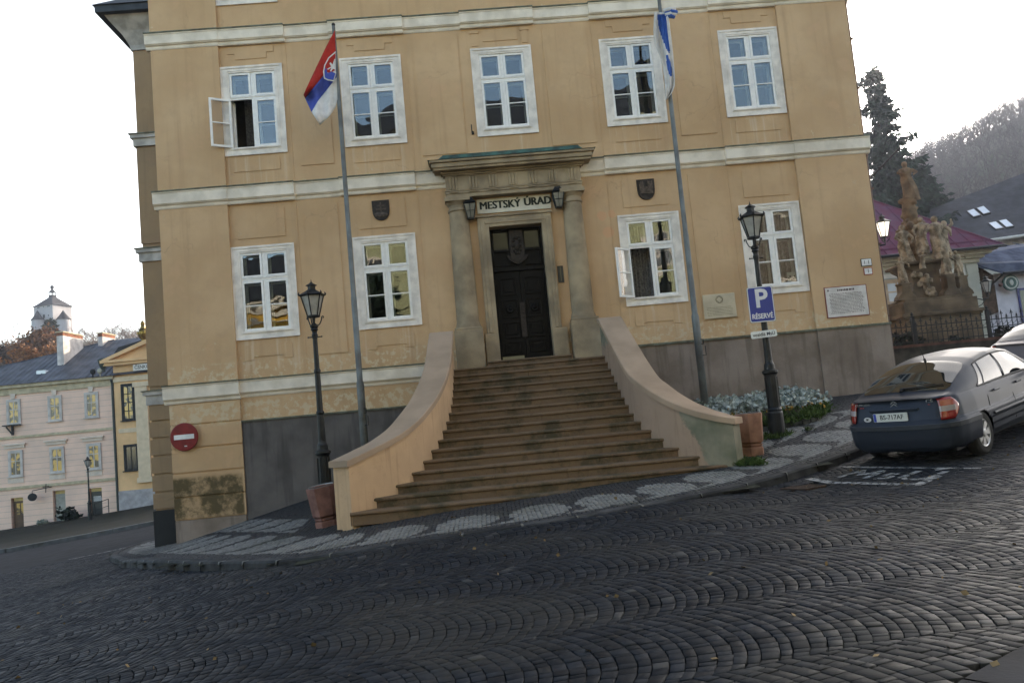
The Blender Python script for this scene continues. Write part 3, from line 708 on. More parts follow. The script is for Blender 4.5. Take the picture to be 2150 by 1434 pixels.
mb = MB(); mb.box(15.21, 15.43, -.106, -.0905, 2.25, 2.43, 1); mb.box(15.228, 15.412, -.112, -.1061, 2.268, 2.412, 0); mb.build('plate', [bpy.data.materials['white_enamel_plate'], mat('red_enamel', (.35, .035, .02), .4, .4)], s, bevel=.004)
mb = MB(); add_text(mb, '1', .13, wallM(15.32, -.1125, 2.34), .002); mb.build('digits', M_BLACK, s)
s = thing('door_plaque', 'narrow dark plaque on the plaster right of the hall door', 'plaque', (7.83, -.02, 2.85), world=True)
mb = MB(); mb.box(7.76, 7.90, -.03, -.002, 2.72, 3.13); mb.build('panel', mat('dark_plaque', (.02, .02, .02), .4, .4), s, bevel=.004)
mb = MB(); [mb.box(7.825, 7.84, -.0316, -.0304, z, z+.014) for z in np.arange(2.76, 3.09, .022)]; mb.build('lettering', mat('gilt_letters', (.25, .2, .12), .5, .5), s)
s = thing('wall_hook', 'small black iron hook on the wall left of the centre upper window', 'hook', (6.12, 0, 6.62), world=True)
mb = MB(); mb.tube([(6.02,0,6.6),(6.02,-.09,6.58),(6.0,-.11,6.64),(6.0,-.1,6.78)], .014, 6); mb.box(5.99, 6.05, -.02, -.001, 6.56, 6.64); mb.build('iron', M_IRON, s)
s = thing('no_entry_sign', 'round red no entry sign with a white bar on the left corner of the hall', 'road sign', (-1.31, -.1, -.15), world=True)
mb = MB(); mb.lathe([(.30, 0), (.32, .005), (.325, .015), (.32, .025), (.30, .03)], 40); mb.xf(Matrix.Translation((-1.28, -.16, -.15)) @ Matrix.Rotation(R(90), 4, 'X'))
mb.build('disc', mat('dark_red_enamel', (.21, .012, .012), .45, .4, var=.15, scale=6), s)
mb = MB(); mb.box(-1.51, -1.05, -.194, -.1905, -.205, -.095); mb.box(-1.28, -1.22, -.194, -.1905, -.375, -.352); mb.build('white_bar', mat('white_reflective', (.75, .74, .72), .5, .4), s)
mb = MB(); mb.tube([(-1.28,-.16,-.15),(-1.28,-.09,-.15)], .03, 8); mb.build('bracket', M_IRON, s)
# paper notice inside the last ground-floor window
s = thing('paper_notice', 'white printed paper stuck inside the lower right pane of the right hand window', 'notice', (13.53, .05, 2.25), world=True)
mb = MB(); mb.box(13.36, 13.58, .0275, .029, 2.27, 2.50); mb.build('paper', mat('white_paper', (.85, .84, .82), .8, .2), s)
mb = MB(); n = 9
for k in range(5): mb.ball((13.40+.035*k, .026, 2.35+.05*math.sin(k*2)), .022, 6, 0, (1, .03, 1))
mb.build('print', M_BLACK, s)
# ------------------------------------------------------------------ ground, road, pavement, kerb
def npmesh(name, V, F, mats, mi=None, col=None, kind=None):
    me = bpy.data.meshes.new(name); V = np.asarray(V, np.float32); F = np.asarray(F, np.int32)
    me.vertices.add(len(V)); me.vertices.foreach_set('co', V.ravel())
    k = F.shape[1]; me.loops.add(F.size); me.loops.foreach_set('vertex_index', F.ravel())
    me.polygons.add(len(F)); me.polygons.foreach_set('loop_start', np.arange(0, F.size, k, dtype=np.int32))
    for m in (mats if isinstance(mats, (list, tuple)) else [mats]): me.materials.append(m)
    if mi is not None: me.polygons.foreach_set('material_index', np.asarray(mi, np.int32))
    me.update(calc_edges=True)
    if col is not None:
        a = me.attributes.new('stone', 'FLOAT', 'POINT'); a.data.foreach_set('value', np.asarray(col, np.float32))
    o = bpy.data.objects.new(name, me); C.objects.link(o)
    if kind: o['kind'] = kind
    return o
def lin(a, b, n): return np.linspace(a, b, n)
gx = np.unique(np.r_[-2000, -900, -400, -200, -110, lin(-70, 70, 141), 110, 200, 400, 900, 2000]); gy = gx
XX, YY = np.meshgrid(gx, gy, indexing='ij'); ZZ = rz(XX, YY)-.05
n1, n2 = XX.shape; idx = np.arange(n1*n2).reshape(n1, n2)
F = np.stack([idx[:-1,:-1].ravel(), idx[1:,:-1].ravel(), idx[1:,1:].ravel(), idx[:-1,1:].ravel()], 1)
M_EARTH = mat('dark_joint_earth', (.030, .026, .020), .95, .1, var=.4, scale=.8, c2=(.009, .0085, .008), bmp=.4, bscale=20)
npmesh('ground', np.stack([XX.ravel(), YY.ravel(), ZZ.ravel()], 1), F, M_EARTH, kind='structure')

KERB = curve([(-4.6,12.2),(-5.4,11.5),(-6.25,10.3),(-6.6,9.0),(-6.3,7.2),(-5.5,5.3),(-4.3,2.9),(-3.35,1.0),(-2.2,-1.4),(-.9,-3.7),(.22,-5.25),(1.2,-6.5),(2.0,-7.4),(2.65,-8.0),(3.3,-8.28),(4.1,-8.45),(5.4,-8.56),(7,-8.5),(8.4,-8.17),(9.3,-7.8),(10.2,-7.28),(11.3,-6.55),(12.2,-5.9),(13.6,-4.85),(15.5,-3.4),(18,-1.6),(21,.4),(24,2.2)], 8)
KERB = np.array(KERB)
PAVE = np.vstack([KERB, [(24,7.2),(15.7,5.5),(15.7,0),(-1.6,0),(-1.6,6.2),(-4.6,6.2)]])
def inpoly(x, y, poly):
    r = np.zeros(len(x), bool); n = len(poly); j = n-1
    for i in range(n):
        xi, yi, xj, yj = *poly[i], *poly[j]
        c = ((yi > y) != (yj > y)) & (x < (xj-xi)*(y-yi)/((yj-yi) or 1e-12)+xi)
        r ^= c; j = i
    return r
def inview(x, y, z, m=420, D=34):
    u, v, d = vproj(np.stack([x, y, z], 1)); return (d > 1) & (d < D) & (u > -m) & (u < 2150+m*1.8) & (v < 1434+m)
STAIRPOLY = np.vstack([np.array(LI)+[-.40,0], (np.array(RI)+[.40,0])[::-1]])
def blocks(Q, zf, gap, jit, cham, depth, name, m, col=None):
    """Q: N x 4 x 2 ground quads -> separate chamfered setts"""
    N = len(Q); c = Q.mean(1, keepdims=True)
    e = Q-c; L = np.linalg.norm(e, axis=2, keepdims=True)
    lo = c+e*(1-gap/np.maximum(L, .02)); hi = c+e*(1-(gap+cham*1.4)/np.maximum(L, .02))
    z0 = zf(lo[...,0].ravel(), lo[...,1].ravel()).reshape(N, 4)
    tilt = rng.normal(0, jit*.7, (N, 2)); dz = rng.normal(0, jit, (N, 1))
    rel = (hi-c)/.05
    zt = z0+dz+rel[...,0]*tilt[:,:1]*.4+rel[...,1]*tilt[:,1:]*.4
    V = np.concatenate([np.dstack([hi, zt[...,None]]), np.dstack([lo, (zt-cham*.9)[...,None]]), np.dstack([lo, (z0-depth)[...,None]])], 1)
    b = (np.arange(N)*12)[:,None]
    fs = [[0,1,2,3]]
    for k in range(4): fs.append([k, k+4, (k+1) % 4+4, (k+1) % 4]); fs.append([k+4, k+8, (k+1) % 4+8, (k+1) % 4+4])
    F = np.concatenate([b+np.array(f)[None] for f in fs], 0)
    o = npmesh(name, V.reshape(-1, 3), F, m, None, None if col is None else np.repeat(col, 12), 'structure')
    return o
# road setts: bands of segmental arches that follow the bend of the street
CX, CY, BW, RA, PT = 3.0, 24.0, 1.36, 1.22, .101
AM = math.asin(BW/2/RA); NS = 14
quads = []
for k in range(36):
    r0 = 16.7+k*BW
    ph0, ph1 = -.75, .75
    nj = int((ph1-ph0)*r0/PT); j = np.arange(nj)
    off = (k*.37 % 1)*PT; jt = np.arange(nj+1)+rng.normal(0, .09, nj+1)
    ed = np.linspace(-AM, AM, NS+1)[None]+np.r_[0, np.ones(NS-1), 0][None]*rng.normal(0, .016, (nj, NS+1))
    a0, a1 = ed[:,:-1], ed[:,1:]
    def pos(al, row, shift):
        u = RA*np.sin(al)+shift*PT*np.cos(al)*np.sin(al)*.75; u = np.clip(u, -BW/2, BW/2)
        s = row*PT+off+np.sqrt(RA**2-u**2)
        ph = ph0+s/r0; r = r0-u+.04*np.sin(ph*37)
        return np.stack([CX+r*np.sin(ph), CY-r*np.cos(ph)], -1)
    jr, j2 = jt[:-1,None], jt[1:,None]
    q = np.stack([pos(a0, jr, 0), pos(a1, jr, 0), pos(a1, j2, 1), pos(a0, j2, 1)], 2).reshape(-1, 4, 2)
    quads.append(q)
Q = np.concatenate(quads); Q = Q+rng.normal(0, .0022, Q.shape)
c = Q.mean(1); keep = inview(c[:,0], c[:,1], rz(c[:,0], c[:,1])); Q = Q[keep]; c = c[keep]
# smooth gutter slabs crossing the lower right corner
GA, GB = np.array([5.67, -17.34]), np.array([17.57, -8.74]); gd = (GB-GA)/np.linalg.norm(GB-GA); gn = np.array([-gd[1], gd[0]])
gt = (c-GA) @ gn; gs_ = (c-GA) @ gd
keep = ~inpoly(c[:,0], c[:,1], PAVE) & ~((np.abs(gt) < .16) & (gs_ > 0)) & ~((np.abs(c[:,0]-10.13) < .28) & (np.abs(c[:,1]+7.98) < .26))
# asphalt of the lower street on the left back
AS = np.array([(-3.9,14.0),(-6.41,11.28),(-8.0,9.6),(-9.6,7.2),(-14,3.5),(-40,-3),(-40,30),(-15.7,18.2),(-9.4,19.6),(-2,21.5)])
keep &= ~inpoly(c[:,0], c[:,1], AS)
Q = Q[keep]
def settmat(name, lo, hi, rough):
    m, nt, b = basemat(name, rough, .10)
    ri = node(nt, 'NewGeometry').outputs['Random Per Island']
    n = noise_node(nt, 9, 5); n2 = noise_node(nt, .45, 4)
    col = mixc(nt, ramp(nt, ri, 0, 1, 0, 1, False), lo, hi)
    col = mixc(nt, ramp(nt, n, .35, .75, 0, .5), col, tuple(q*.55 for q in lo))
    col = mixc(nt, ramp(nt, n2, .48, .62, 0, .6), col, (hi[0]*1.5, hi[1]*1.22, hi[2]*.9))
    col = mixc(nt, ramp(nt, math_(nt, 'FRACT', math_(nt, 'MULTIPLY', ri, 37.7)), .985, .988, 0, .6), col, (.07, .07, .07))
    nt.links.new(col, b.inputs['Base Color'])
    r1 = ramp(nt, math_(nt, 'FRACT', math_(nt, 'MULTIPLY', ri, 17.3)), 0, 1, rough-.12, rough+.15, False)
    nt.links.new(r1, b.inputs['Roughness'])
    bump(nt, b, noise_node(nt, 55, 5, rough=.65), .35, .01); return m
M_SETT = settmat('basalt_setts', (.0075, .0098, .0138), (.021, .026, .0345), .64)
blocks(Q, rz, .0056, .0018, .0028, .045, 'road', M_SETT)
# pavement: small mosaic setts with light scallops laid along the kerb
ks = np.r_[0, np.cumsum(np.linalg.norm(np.diff(KERB, axis=0), axis=1))]
g = .066; x = np.arange(-9.5, 24, g); y = np.arange(-8.8, 14, g)
X, Y = np.meshgrid(x, y, indexing='ij'); X = X.ravel()+rng.normal(0, .004, X.size); Y = Y.ravel()+.012*np.sin(X*9)
k = inpoly(X, Y, PAVE) & ~inpoly(X, Y, STAIRPOLY) & inview(X, Y, gz(X, Y)); X, Y = X[k], Y[k]
dk = np.full(len(X), 9.); sk = np.zeros(len(X))
for i in range(len(KERB)-1):
    a, b_ = KERB[i], KERB[i+1]; d = b_-a; L = np.linalg.norm(d); d /= L
    t = np.clip((X-a[0])*d[0]+(Y-a[1])*d[1], 0, L); dd = np.hypot(X-a[0]-d[0]*t, Y-a[1]-d[1]*t)
    m_ = dd < dk; dk[m_] = dd[m_]; sk[m_] = ks[i]+t[m_]
k = dk > .19; X, Y, dk, sk = X[k], Y[k], dk[k], sk[k]
def scallop(s, t, t0, per=1.16, ph=0):
    q = (s+ph) % per-per/2; light = np.zeros(len(s), bool)
    for sh in (-per, 0, per):
        a = q-sh; head = np.hypot(a, (t-t0)/1.08) < .50
        e = t-(t0-.56); tail = (a > -1.0) & (a < -.1) & (e > 0) & (e < .42*((a+1.0)/.9)**1.6+.02)
        light |= head | tail
    return light
S0 = ks[np.argmin(np.hypot(KERB[:,0]-6.5, KERB[:,1]+8.5))]
light = scallop(sk, dk, 1.02, 1.16, -S0+.58-.02)
light |= scallop(sk, dk, 2.3, 1.16, -S0) & (X < 2.2) & (dk < 2.5)
light |= scallop(sk, dk, 2.3, 1.16, -S0+.3) & (X > 10.3) & (Y < -2.5) & (dk < 2.9)
q4 = np.array([(-.5,-.5),(.5,-.5),(.5,.5),(-.5,.5)])*g
PQ = np.stack([X, Y], 1)[:,None,:]+q4[None]+rng.normal(0, .005, (len(X), 4, 2))
m, nt, b = basemat('mosaic_setts', .6, .4)
at_ = node(nt, 'Attribute', attribute_name='stone'); ri = node(nt, 'NewGeometry').outputs['Random Per Island']
dk_ = mixc(nt, ramp(nt, ri, 0, 1, 0, 1, False), (.014, .015, .018), (.034, .034, .036)); lt_ = mixc(nt, ramp(nt, ri, 0, 1, 0, 1, False), (.12, .122, .116), (.205, .203, .19))
col = mixc(nt, at_.outputs['Fac'], dk_, lt_); col = mixc(nt, ramp(nt, noise_node(nt, 1.2, 5), .52, .7, 0, .35), col, (.045, .05, .035))
nt.links.new(col, b.inputs['Base Color']); bump(nt, b, noise_node(nt, 60, 4), .3, .008)
blocks(PQ, gz, .0045, .0018, .007, .03, 'pavement', m, light.astype(float))
# bed under the mosaic
bx = np.arange(-10, 25, .5); by = np.arange(-9, 15, .5); XX, YY = np.meshgrid(bx, by, indexing='ij')
n1, n2 = XX.shape; idx = np.arange(n1*n2).reshape(n1, n2)
F = np.stack([idx[:-1,:-1].ravel(), idx[1:,:-1].ravel(), idx[1:,1:].ravel(), idx[:-1,1:].ravel()], 1)
cc = np.stack([XX.ravel(), YY.ravel()], 1)[F].mean(1); k = inpoly(cc[:,0], cc[:,1], PAVE)
npmesh('pavement', np.stack([XX.ravel(), YY.ravel(), gz(XX, YY).ravel()-.022], 1), F[k], mat('mossy_joint', (.035, .037, .027), .95, .1, var=.4, scale=4), kind='structure')
# kerb stones
mb = MB(); L = ks[-1]; s = 0
def kp(s):
    i = min(np.searchsorted(ks, s, 'right')-1, len(KERB)-2); t = (s-ks[i])/(ks[i+1]-ks[i]); d = KERB[i+1]-KERB[i]
    return KERB[i]+d*t, d/np.linalg.norm(d)
while s < L-1:
    l = random.uniform(.7, .95); P = []
    for q in (s+.012, s+l*.5, s+l-.012):
        p, d = kp(q); nr = np.array([-d[1], d[0]])
        z = G(*(p+nr*.1))+.012; lip = .02
        P.append([(*(p-nr*.035), z-.35), (*(p-nr*.012), z-lip-.012), (*(p+nr*.012), z-.004), (*(p+nr*.18), z+.004), (*(p+nr*.18), z-.35)])
    mb.grid(P, 0, True); mb.add(P[0], [tuple(range(5))]); mb.add(P[-1], [tuple(range(4, -1, -1))]); s += l
    p, d = kp(min(s, L-.1)); nr = np.array([-d[1], d[0]])
    if -3 < p[0] < 12.5:
        q0, q1, w_ = random.uniform(-.03, 0), random.uniform(.05, .15), random.uniform(.012, .028)
        mb.add([(*(p-d*w_+nr*q0), G(*p)+.018), (*(p+d*w_+nr*q0), G(*p)+.018), (*(p+d*w_+nr*q1), G(*p)+.022), (*(p-d*w_*.8+nr*q1), G(*p)+.022), (*(p+nr*(q0-.02)), G(*p)-.04)], [(0,1,2,3),(0,4,1)], 1)
o = mb.build('kerb', [mat('granite_kerb', (.050, .050, .052), .8, .15, var=.3, scale=3, c2=(.024, .025, .026), bmp=.3, bscale=35, island=.3), mat('pale_mortar', (.19, .19, .175), .9, .1, var=.2)]); o['kind'] = 'structure'
# asphalt street, far pavement, gutter
def sheet(name, poly, zf, m, dz, step=.8):
    P = np.array(poly); x = np.arange(P[:,0].min()-step, P[:,0].max()+step, step); y = np.arange(P[:,1].min()-step, P[:,1].max()+step, step)
    XX, YY = np.meshgrid(x, y, indexing='ij'); n1, n2 = XX.shape; idx = np.arange(n1*n2).reshape(n1, n2)
    F = np.stack([idx[:-1,:-1].ravel(), idx[1:,:-1].ravel(), idx[1:,1:].ravel(), idx[:-1,1:].ravel()], 1)
    cc = np.stack([XX.ravel(), YY.ravel()], 1)[F].mean(1); k = inpoly(cc[:,0], cc[:,1], P)
    return npmesh(name, np.stack([XX.ravel(), YY.ravel(), zf(XX, YY).ravel()+dz], 1), F[k], m, kind='structure')
sheet('street', AS, rz, mat('asphalt', (.028, .029, .033), .95, .1, var=.2, scale=2, bmp=.2, bscale=60), -.012, .4)
FP = [(-40,30.5),(-15.7,18.2),(-9.4,19.6),(0,22),(0,60),(-40,60)]
sheet('pavement', FP, gz, mat('far_paving', (.035, .031, .026), .95, .1, var=.35, scale=.8, c2=(.028, .027, .018)), .0, .6)
mb = MB()
for a, b_ in zip([(-40,30.4),(-15.7,18.1),(-9.4,19.5)], [(-15.7,18.1),(-9.4,19.5),(0,21.9)]):
    a, b_ = np.array(a), np.array(b_); n = int(np.linalg.norm(b_-a)/1.0)
    for k in range(n):
        p, q = a+(b_-a)*k/n, a+(b_-a)*(k+.98)/n; d = (q-p)/np.linalg.norm(q-p); nr = np.array([-d[1], d[0]])
        mb.grid([[(*(r_-nr*.1), G(*r_)-.3), (*(r_-nr*.1), G(*r_)+.03), (*(r_+nr*.2), G(*r_)+.035), (*(r_+nr*.2), G(*r_)-.3)] for r_ in (p, q)])
o = mb.build('kerb', mat('pale_kerb', (.10, .10, .10), .8, .3, var=.2, island=.2)); o['kind'] = 'structure'
def strip(mb, pts, w, dz, zf=rz, m=0):
    pts = [np.array(p, float) for p in pts]; rows = []
    for i, p in enumerate(pts):
        d = pts[min(i+1, len(pts)-1)]-pts[max(i-1, 0)]; d = d/np.linalg.norm(d); nr = np.array([-d[1], d[0]])
        rows.append([(*(p-nr*w/2), float(zf(*(p-nr*w/2)))+dz), (*(p+nr*w/2), float(zf(*(p+nr*w/2)))+dz)])
    mb.grid(rows, m)
def dens(a, b_, n=8): return [np.array(a)+(np.array(b_)-np.array(a))*k/n for k in range(n+1)]
m, nt, b = basemat('worn_white_paint', .75, .3)
nt.links.new(mixc(nt, ramp(nt, noise_node(nt, 2.5, 5), .3, .7), (.36, .36, .35), (.22, .22, .215)), b.inputs['Base Color'])
nt.links.new(ramp(nt, noise_node(nt, 11, 6, rough=.7), .425, .53, .05, .92), b.inputs['Alpha']); M_PAINT = m
mb = MB(); strip(mb, dens((-4.9,12.9), (-6.41,11.28), 4)+dens((-6.41,11.28), (-8.6,9.0), 6)[1:], .13, .004)
o = mb.build('road_marking', M_PAINT); o['kind'] = 'structure'
mb = MB(); A_ = [(10.42,-7.42),(10.50,-8.0),(11.17,-9.15)]
strip(mb, dens(A_[0], A_[1], 4)+dens(A_[1], A_[2], 8)[1:], .13, .010); strip(mb, dens((11.12,-9.17), (11.62,-8.80), 5), .13, .011)
strip(mb, dens((11.14,-6.86), (11.86,-8.12), 10), .10, .010); strip(mb, dens((11.86,-8.12), (12.25,-8.75), 6), .07, .010)
# MsÚ painted between the lines
bo, ax, ay = np.array([10.72, -7.72]), np.array([.50, -.866]), np.array([.84, .54])
def stroke(pts, w=.10): strip(mb, sum([dens(bo+ax*a[0]+ay*a[1]*.92, bo+ax*c_[0]+ay*c_[1]*.92, 3) for a, c_ in zip(pts[:-1], pts[1:])], []), w, .012)
stroke([(0, .0), (.06, .62)]); stroke([(.06, .62), (.25, .22)]); stroke([(.25, .22), (.42, .62)]); stroke([(.42, .62), (.46, 0)])
stroke([(.78, .36), (.62, .38)], .08); stroke([(.62, .36), (.62, .22), (.78, .18), (.78, .03), (.60, .0)], .08)
stroke([(.95, .62), (.95, .12), (1.08, .0), (1.24, .0), (1.34, .12), (1.34, .62)]); stroke([(1.14, .70), (1.27, .85)], .09)
o = mb.build('road_marking', M_PAINT); o['kind'] = 'structure'
mb = MB(); L = np.linalg.norm(GB-GA); s = 0
while s < L:
    l = random.uniform(.8, 1.3); rows = []
    for q in (s+.01, s+l-.01):
        p = GA+gd*q; rows.append([(*(p-gn*.15), float(rz(*p))-.05), (*(p-gn*.14), float(rz(*p))+.002), (*(p+gn*.14), float(rz(*p))+.002), (*(p+gn*.15), float(rz(*p))-.05)])
    mb.grid(rows); s += l
o = mb.build('gutter', mat('gutter_slabs', (.013, .016, .022), .75, .1, var=.25, scale=2, bmp=.25, bscale=30, island=.15)); o['kind'] = 'structure'
# drain grate
s = thing('drain_grate', 'rusty slotted drain grate in the setts beside the kerb', 'drain grate', (10.13, -7.98, float(rz(10.13, -7.98))), R(31))
mb = MB(); frame_h = .0
for a, b_, c_, d_ in ((-.26,.26,-.22,-.19),(-.26,.26,.19,.22),(-.26,-.23,-.19,.19),(.23,.26,-.19,.19)): mb.box(a, b_, c_, d_, -.05, .006)
for k in range(10): mb.box(-.21+k*.045, -.19+k*.045, -.19, .19, -.05, .003)
mb.build('grate', mat('rusty_iron', (.06, .035, .025), .8, .3, .3, var=.4, scale=12), s)
# ------------------------------------------------------------------ flagpoles and flags
M_POLE = mat('grey_green_pole_paint', (.15, .165, .165), .55, .4, .2, var=.25, scale=2.5, c2=(.10, .10, .095))
def flagpole(x, y, top, label, zb):
    p = thing('flagpole', label, 'flagpole', (x, y, zb), group='flagpoles in front of the hall')
    h = top-zb
    mb = MB(); z1, z2 = h*.22, h*.40
    mb.lathe([(.085, 0), (.085, z1-.03), (.078, z1), (.066, z1+.03), (.064, z2), (.056, z2+.03), (.050, h*.8), (.038, h-.05), (.036, h)], 16); mb.build('pole', M_POLE, p, smooth=True)
    mb = MB(); mb.lathe([(.12, .0), (.12, .02), (.09, .05)], 12); mb.build('base_collar', M_POLE, p)
    mb = MB(); mb.tube([(.05,-.05,h*.155),(.10,-.09,h*.155),(.10,-.09,h*.165),(.05,-.06,h*.165)], .013, 6); mb.tube([(.05,-.08,h*.13),(.13,-.09,h*.13),(.13,-.09,h*.15)], .012, 6); mb.build('rope_cleat', M_IRON, p)
    mb = MB(); mb.ball((0, 0, h+.03), .045, 10); mb.build('finial', M_IRON, p); return p
zL, zR = G(3.02,-1.2)-.02, G(10.62,-1.2)+.12
flagpole(3.0, -1.2, 8.98, 'grey steel flagpole behind the left stair wall, carrying the red blue and white flag', zL)
flagpole(10.66, -1.2, 9.6, 'grey steel flagpole standing in the flower bed, carrying the blue and white flag', zR)
def cloth_mat(name, c):
    m, nt, b = basemat(name, .8, .15); nt.links.new(mixc(nt, ramp(nt, noise_node(nt, 6, 4), .3, .7), c, tuple(q*.8 for q in c)), b.inputs['Base Color'])
    return m
M_RED, M_BLUE, M_CLW, M_BLUE2 = cloth_mat('red_cloth', (.42, .03, .02)), cloth_mat('blue_cloth', (.06, .09, .36)), cloth_mat('white_cloth', (.66, .63, .60)), cloth_mat('deep_blue_cloth', (.03, .10, .36))
FY = -1.24
def lerp(a, b_, t): return a+(b_-a)*t
def polyat(P, t):
    t = t*(len(P)-1); i = min(int(t), len(P)-2); return np.array(P[i])+(np.array(P[i+1])-np.array(P[i]))*(t-i)
f = thing('flag', 'red, blue and white striped flag with a shield, hanging limp from the left flagpole', 'flag', (2.95, FY, 7.5), world=True)
# stripe borders run from hoist to fly, in photograph coordinates
B0 = [(703,64),(684,100),(660,150),(645,182),(637,200)]; B1 = [(706,128),(694,140),(672,168),(654,190),(641,207)]
B2 = [(707,162),(699,173),(684,192),(668,212),(654,236)]; B3 = [(709,208),(704,226),(695,240),(684,252),(672,263)]
def flagpt(s, k, fr):
    A, Bq = (B0, B1, B2)[k], (B1, B2, B3)[k]
    p = lerp(polyat(A, s), polyat(Bq, s), fr); w = k+fr
    y = FY+.10*math.sin(s*5.5+w*2.4)*s+.05*math.sin(s*13-w*3)*s-.10*s
    return tuple(ony(p[0], p[1], y))
mb = MB()
for k in range(3):
    mb.grid([[flagpt(s, k, fr) for fr in np.linspace(0, 1, 7)] for s in np.linspace(0, 1, 22)], k)
o = mb.build('cloth', [M_RED, M_BLUE, M_CLW], f, smooth=True)
sm = o.modifiers.new('thick', 'SOLIDIFY'); sm.thickness = .006
def px_poly(mb, pts, y, m=0):
    P = [tuple(ony(u, v, y)) for u, v in pts]; n = len(P); Pb = [(p[0], p[1]+.006, p[2]) for p in P]
    mb.add(P+Pb, [tuple(range(n)), tuple(range(2*n-1, n-1, -1))]+[(i, i+n, (i+1) % n+n, (i+1) % n) for i in range(n)], m)
Z6 = lambda x, y: (400+x/4.098, 40+y/4.098)
mb = MB()
px_poly(mb, [Z6(1248,280),(Z6(1185,335)),Z6(1150,400),Z6(1140,455),Z6(1148,515),Z6(1178,530),Z6(1235,540),Z6(1252,470)], FY-.17, 0)
px_poly(mb, [Z6(1246,295),(Z6(1192,342)),Z6(1160,402),Z6(1151,450),Z6(1200,470),Z6(1246,440)], FY-.178, 1)
px_poly(mb, [Z6(1151,455),Z6(1156,505),Z6(1180,519),Z6(1228,527),Z6(1246,470),Z6(1215,455),Z6(1180,470),Z6(1165,420)], FY-.181, 2)
px_poly(mb, [Z6(1195,385),Z6(1205,375),Z6(1222,395),Z6(1238,345),Z6(1246,350),Z6(1246,440),Z6(1225,430),Z6(1210,455),Z6(1200,450),Z6(1215,420),Z6(1180,440),Z6(1178,430),Z6(1210,412)], FY-.184, 0)
mb.build('shield_emblem', [M_CLW, M_RED, M_BLUE], f)
f = thing('flag', 'white and blue striped flag wrapped limply around the top of the right flagpole', 'flag', (10.6, FY, 8.0), world=True)
rows = [(27,1374,1402),(45,1373,1405),(70,1372,1408),(95,1375,1411),(115,1384,1413),(140,1391,1415),(165,1395,1417),(180,1396,1417),(196,1397,1411),(210,1398,1400)]
blue1 = [(30,1380,1398),(52,1381,1401),(76,1389,1403),(100,1397,1406),(108,1401,1407),(112,1403,1405)]
blue2 = [(118,1399,1402),(132,1400,1408),(150,1403,1411),(162,1407,1410)]
def rowat(R_, v):
    if v < R_[0][0] or v > R_[-1][0]: return None
    return np.interp(v, [r[0] for r in R_], [r[1] for r in R_]), np.interp(v, [r[0] for r in R_], [r[2] for r in R_])
mb = MB(); NV, NU = 46, 20; vs = np.linspace(27, 210, NV); P = []
for v in vs:
    a, b_ = rowat(rows, v)
    P.append([tuple(ony(a+(b_-a)*u, v, FY-.05-.06*math.sin(u*7+v*.03)-.04*math.sin(u*15))) for u in np.linspace(0, 1, NU)])
mb.grid(P)
for i in range(NV-1):
    vm = (vs[i]+vs[i+1])/2; a, b_ = rowat(rows, vm)
    for jx in range(NU-1):
        um = a+(b_-a)*(jx+.5)/(NU-1)
        for bl in (blue1, blue2):
            r_ = rowat(bl, vm)
            if r_ and r_[0] < um < r_[1]: mb.m[i*(NU-1)+jx] = 1
o = mb.build('cloth', [M_CLW, M_BLUE2], f, smooth=True); sm = o.modifiers.new('thick', 'SOLIDIFY'); sm.thickness = .006
mb = MB()
for m_, (a, b_) in enumerate((((1392,24),(1417,20)), ((1396,27),(1421,26)), ((1397,31),(1418,31)), ((1400,34),(1415,37)))):
    mb.tube([tuple(ony(a[0], a[1], FY-.10)), tuple(ony((a[0]+b_[0])/2, (a[1]+b_[1])/2-1, FY-.16)), tuple(ony(b_[0], b_[1], FY-.06))], [.04, .055, .04], 8, m_ % 2)
mb.build('bunched_corner', [M_CLW, M_BLUE2], f, smooth=True)

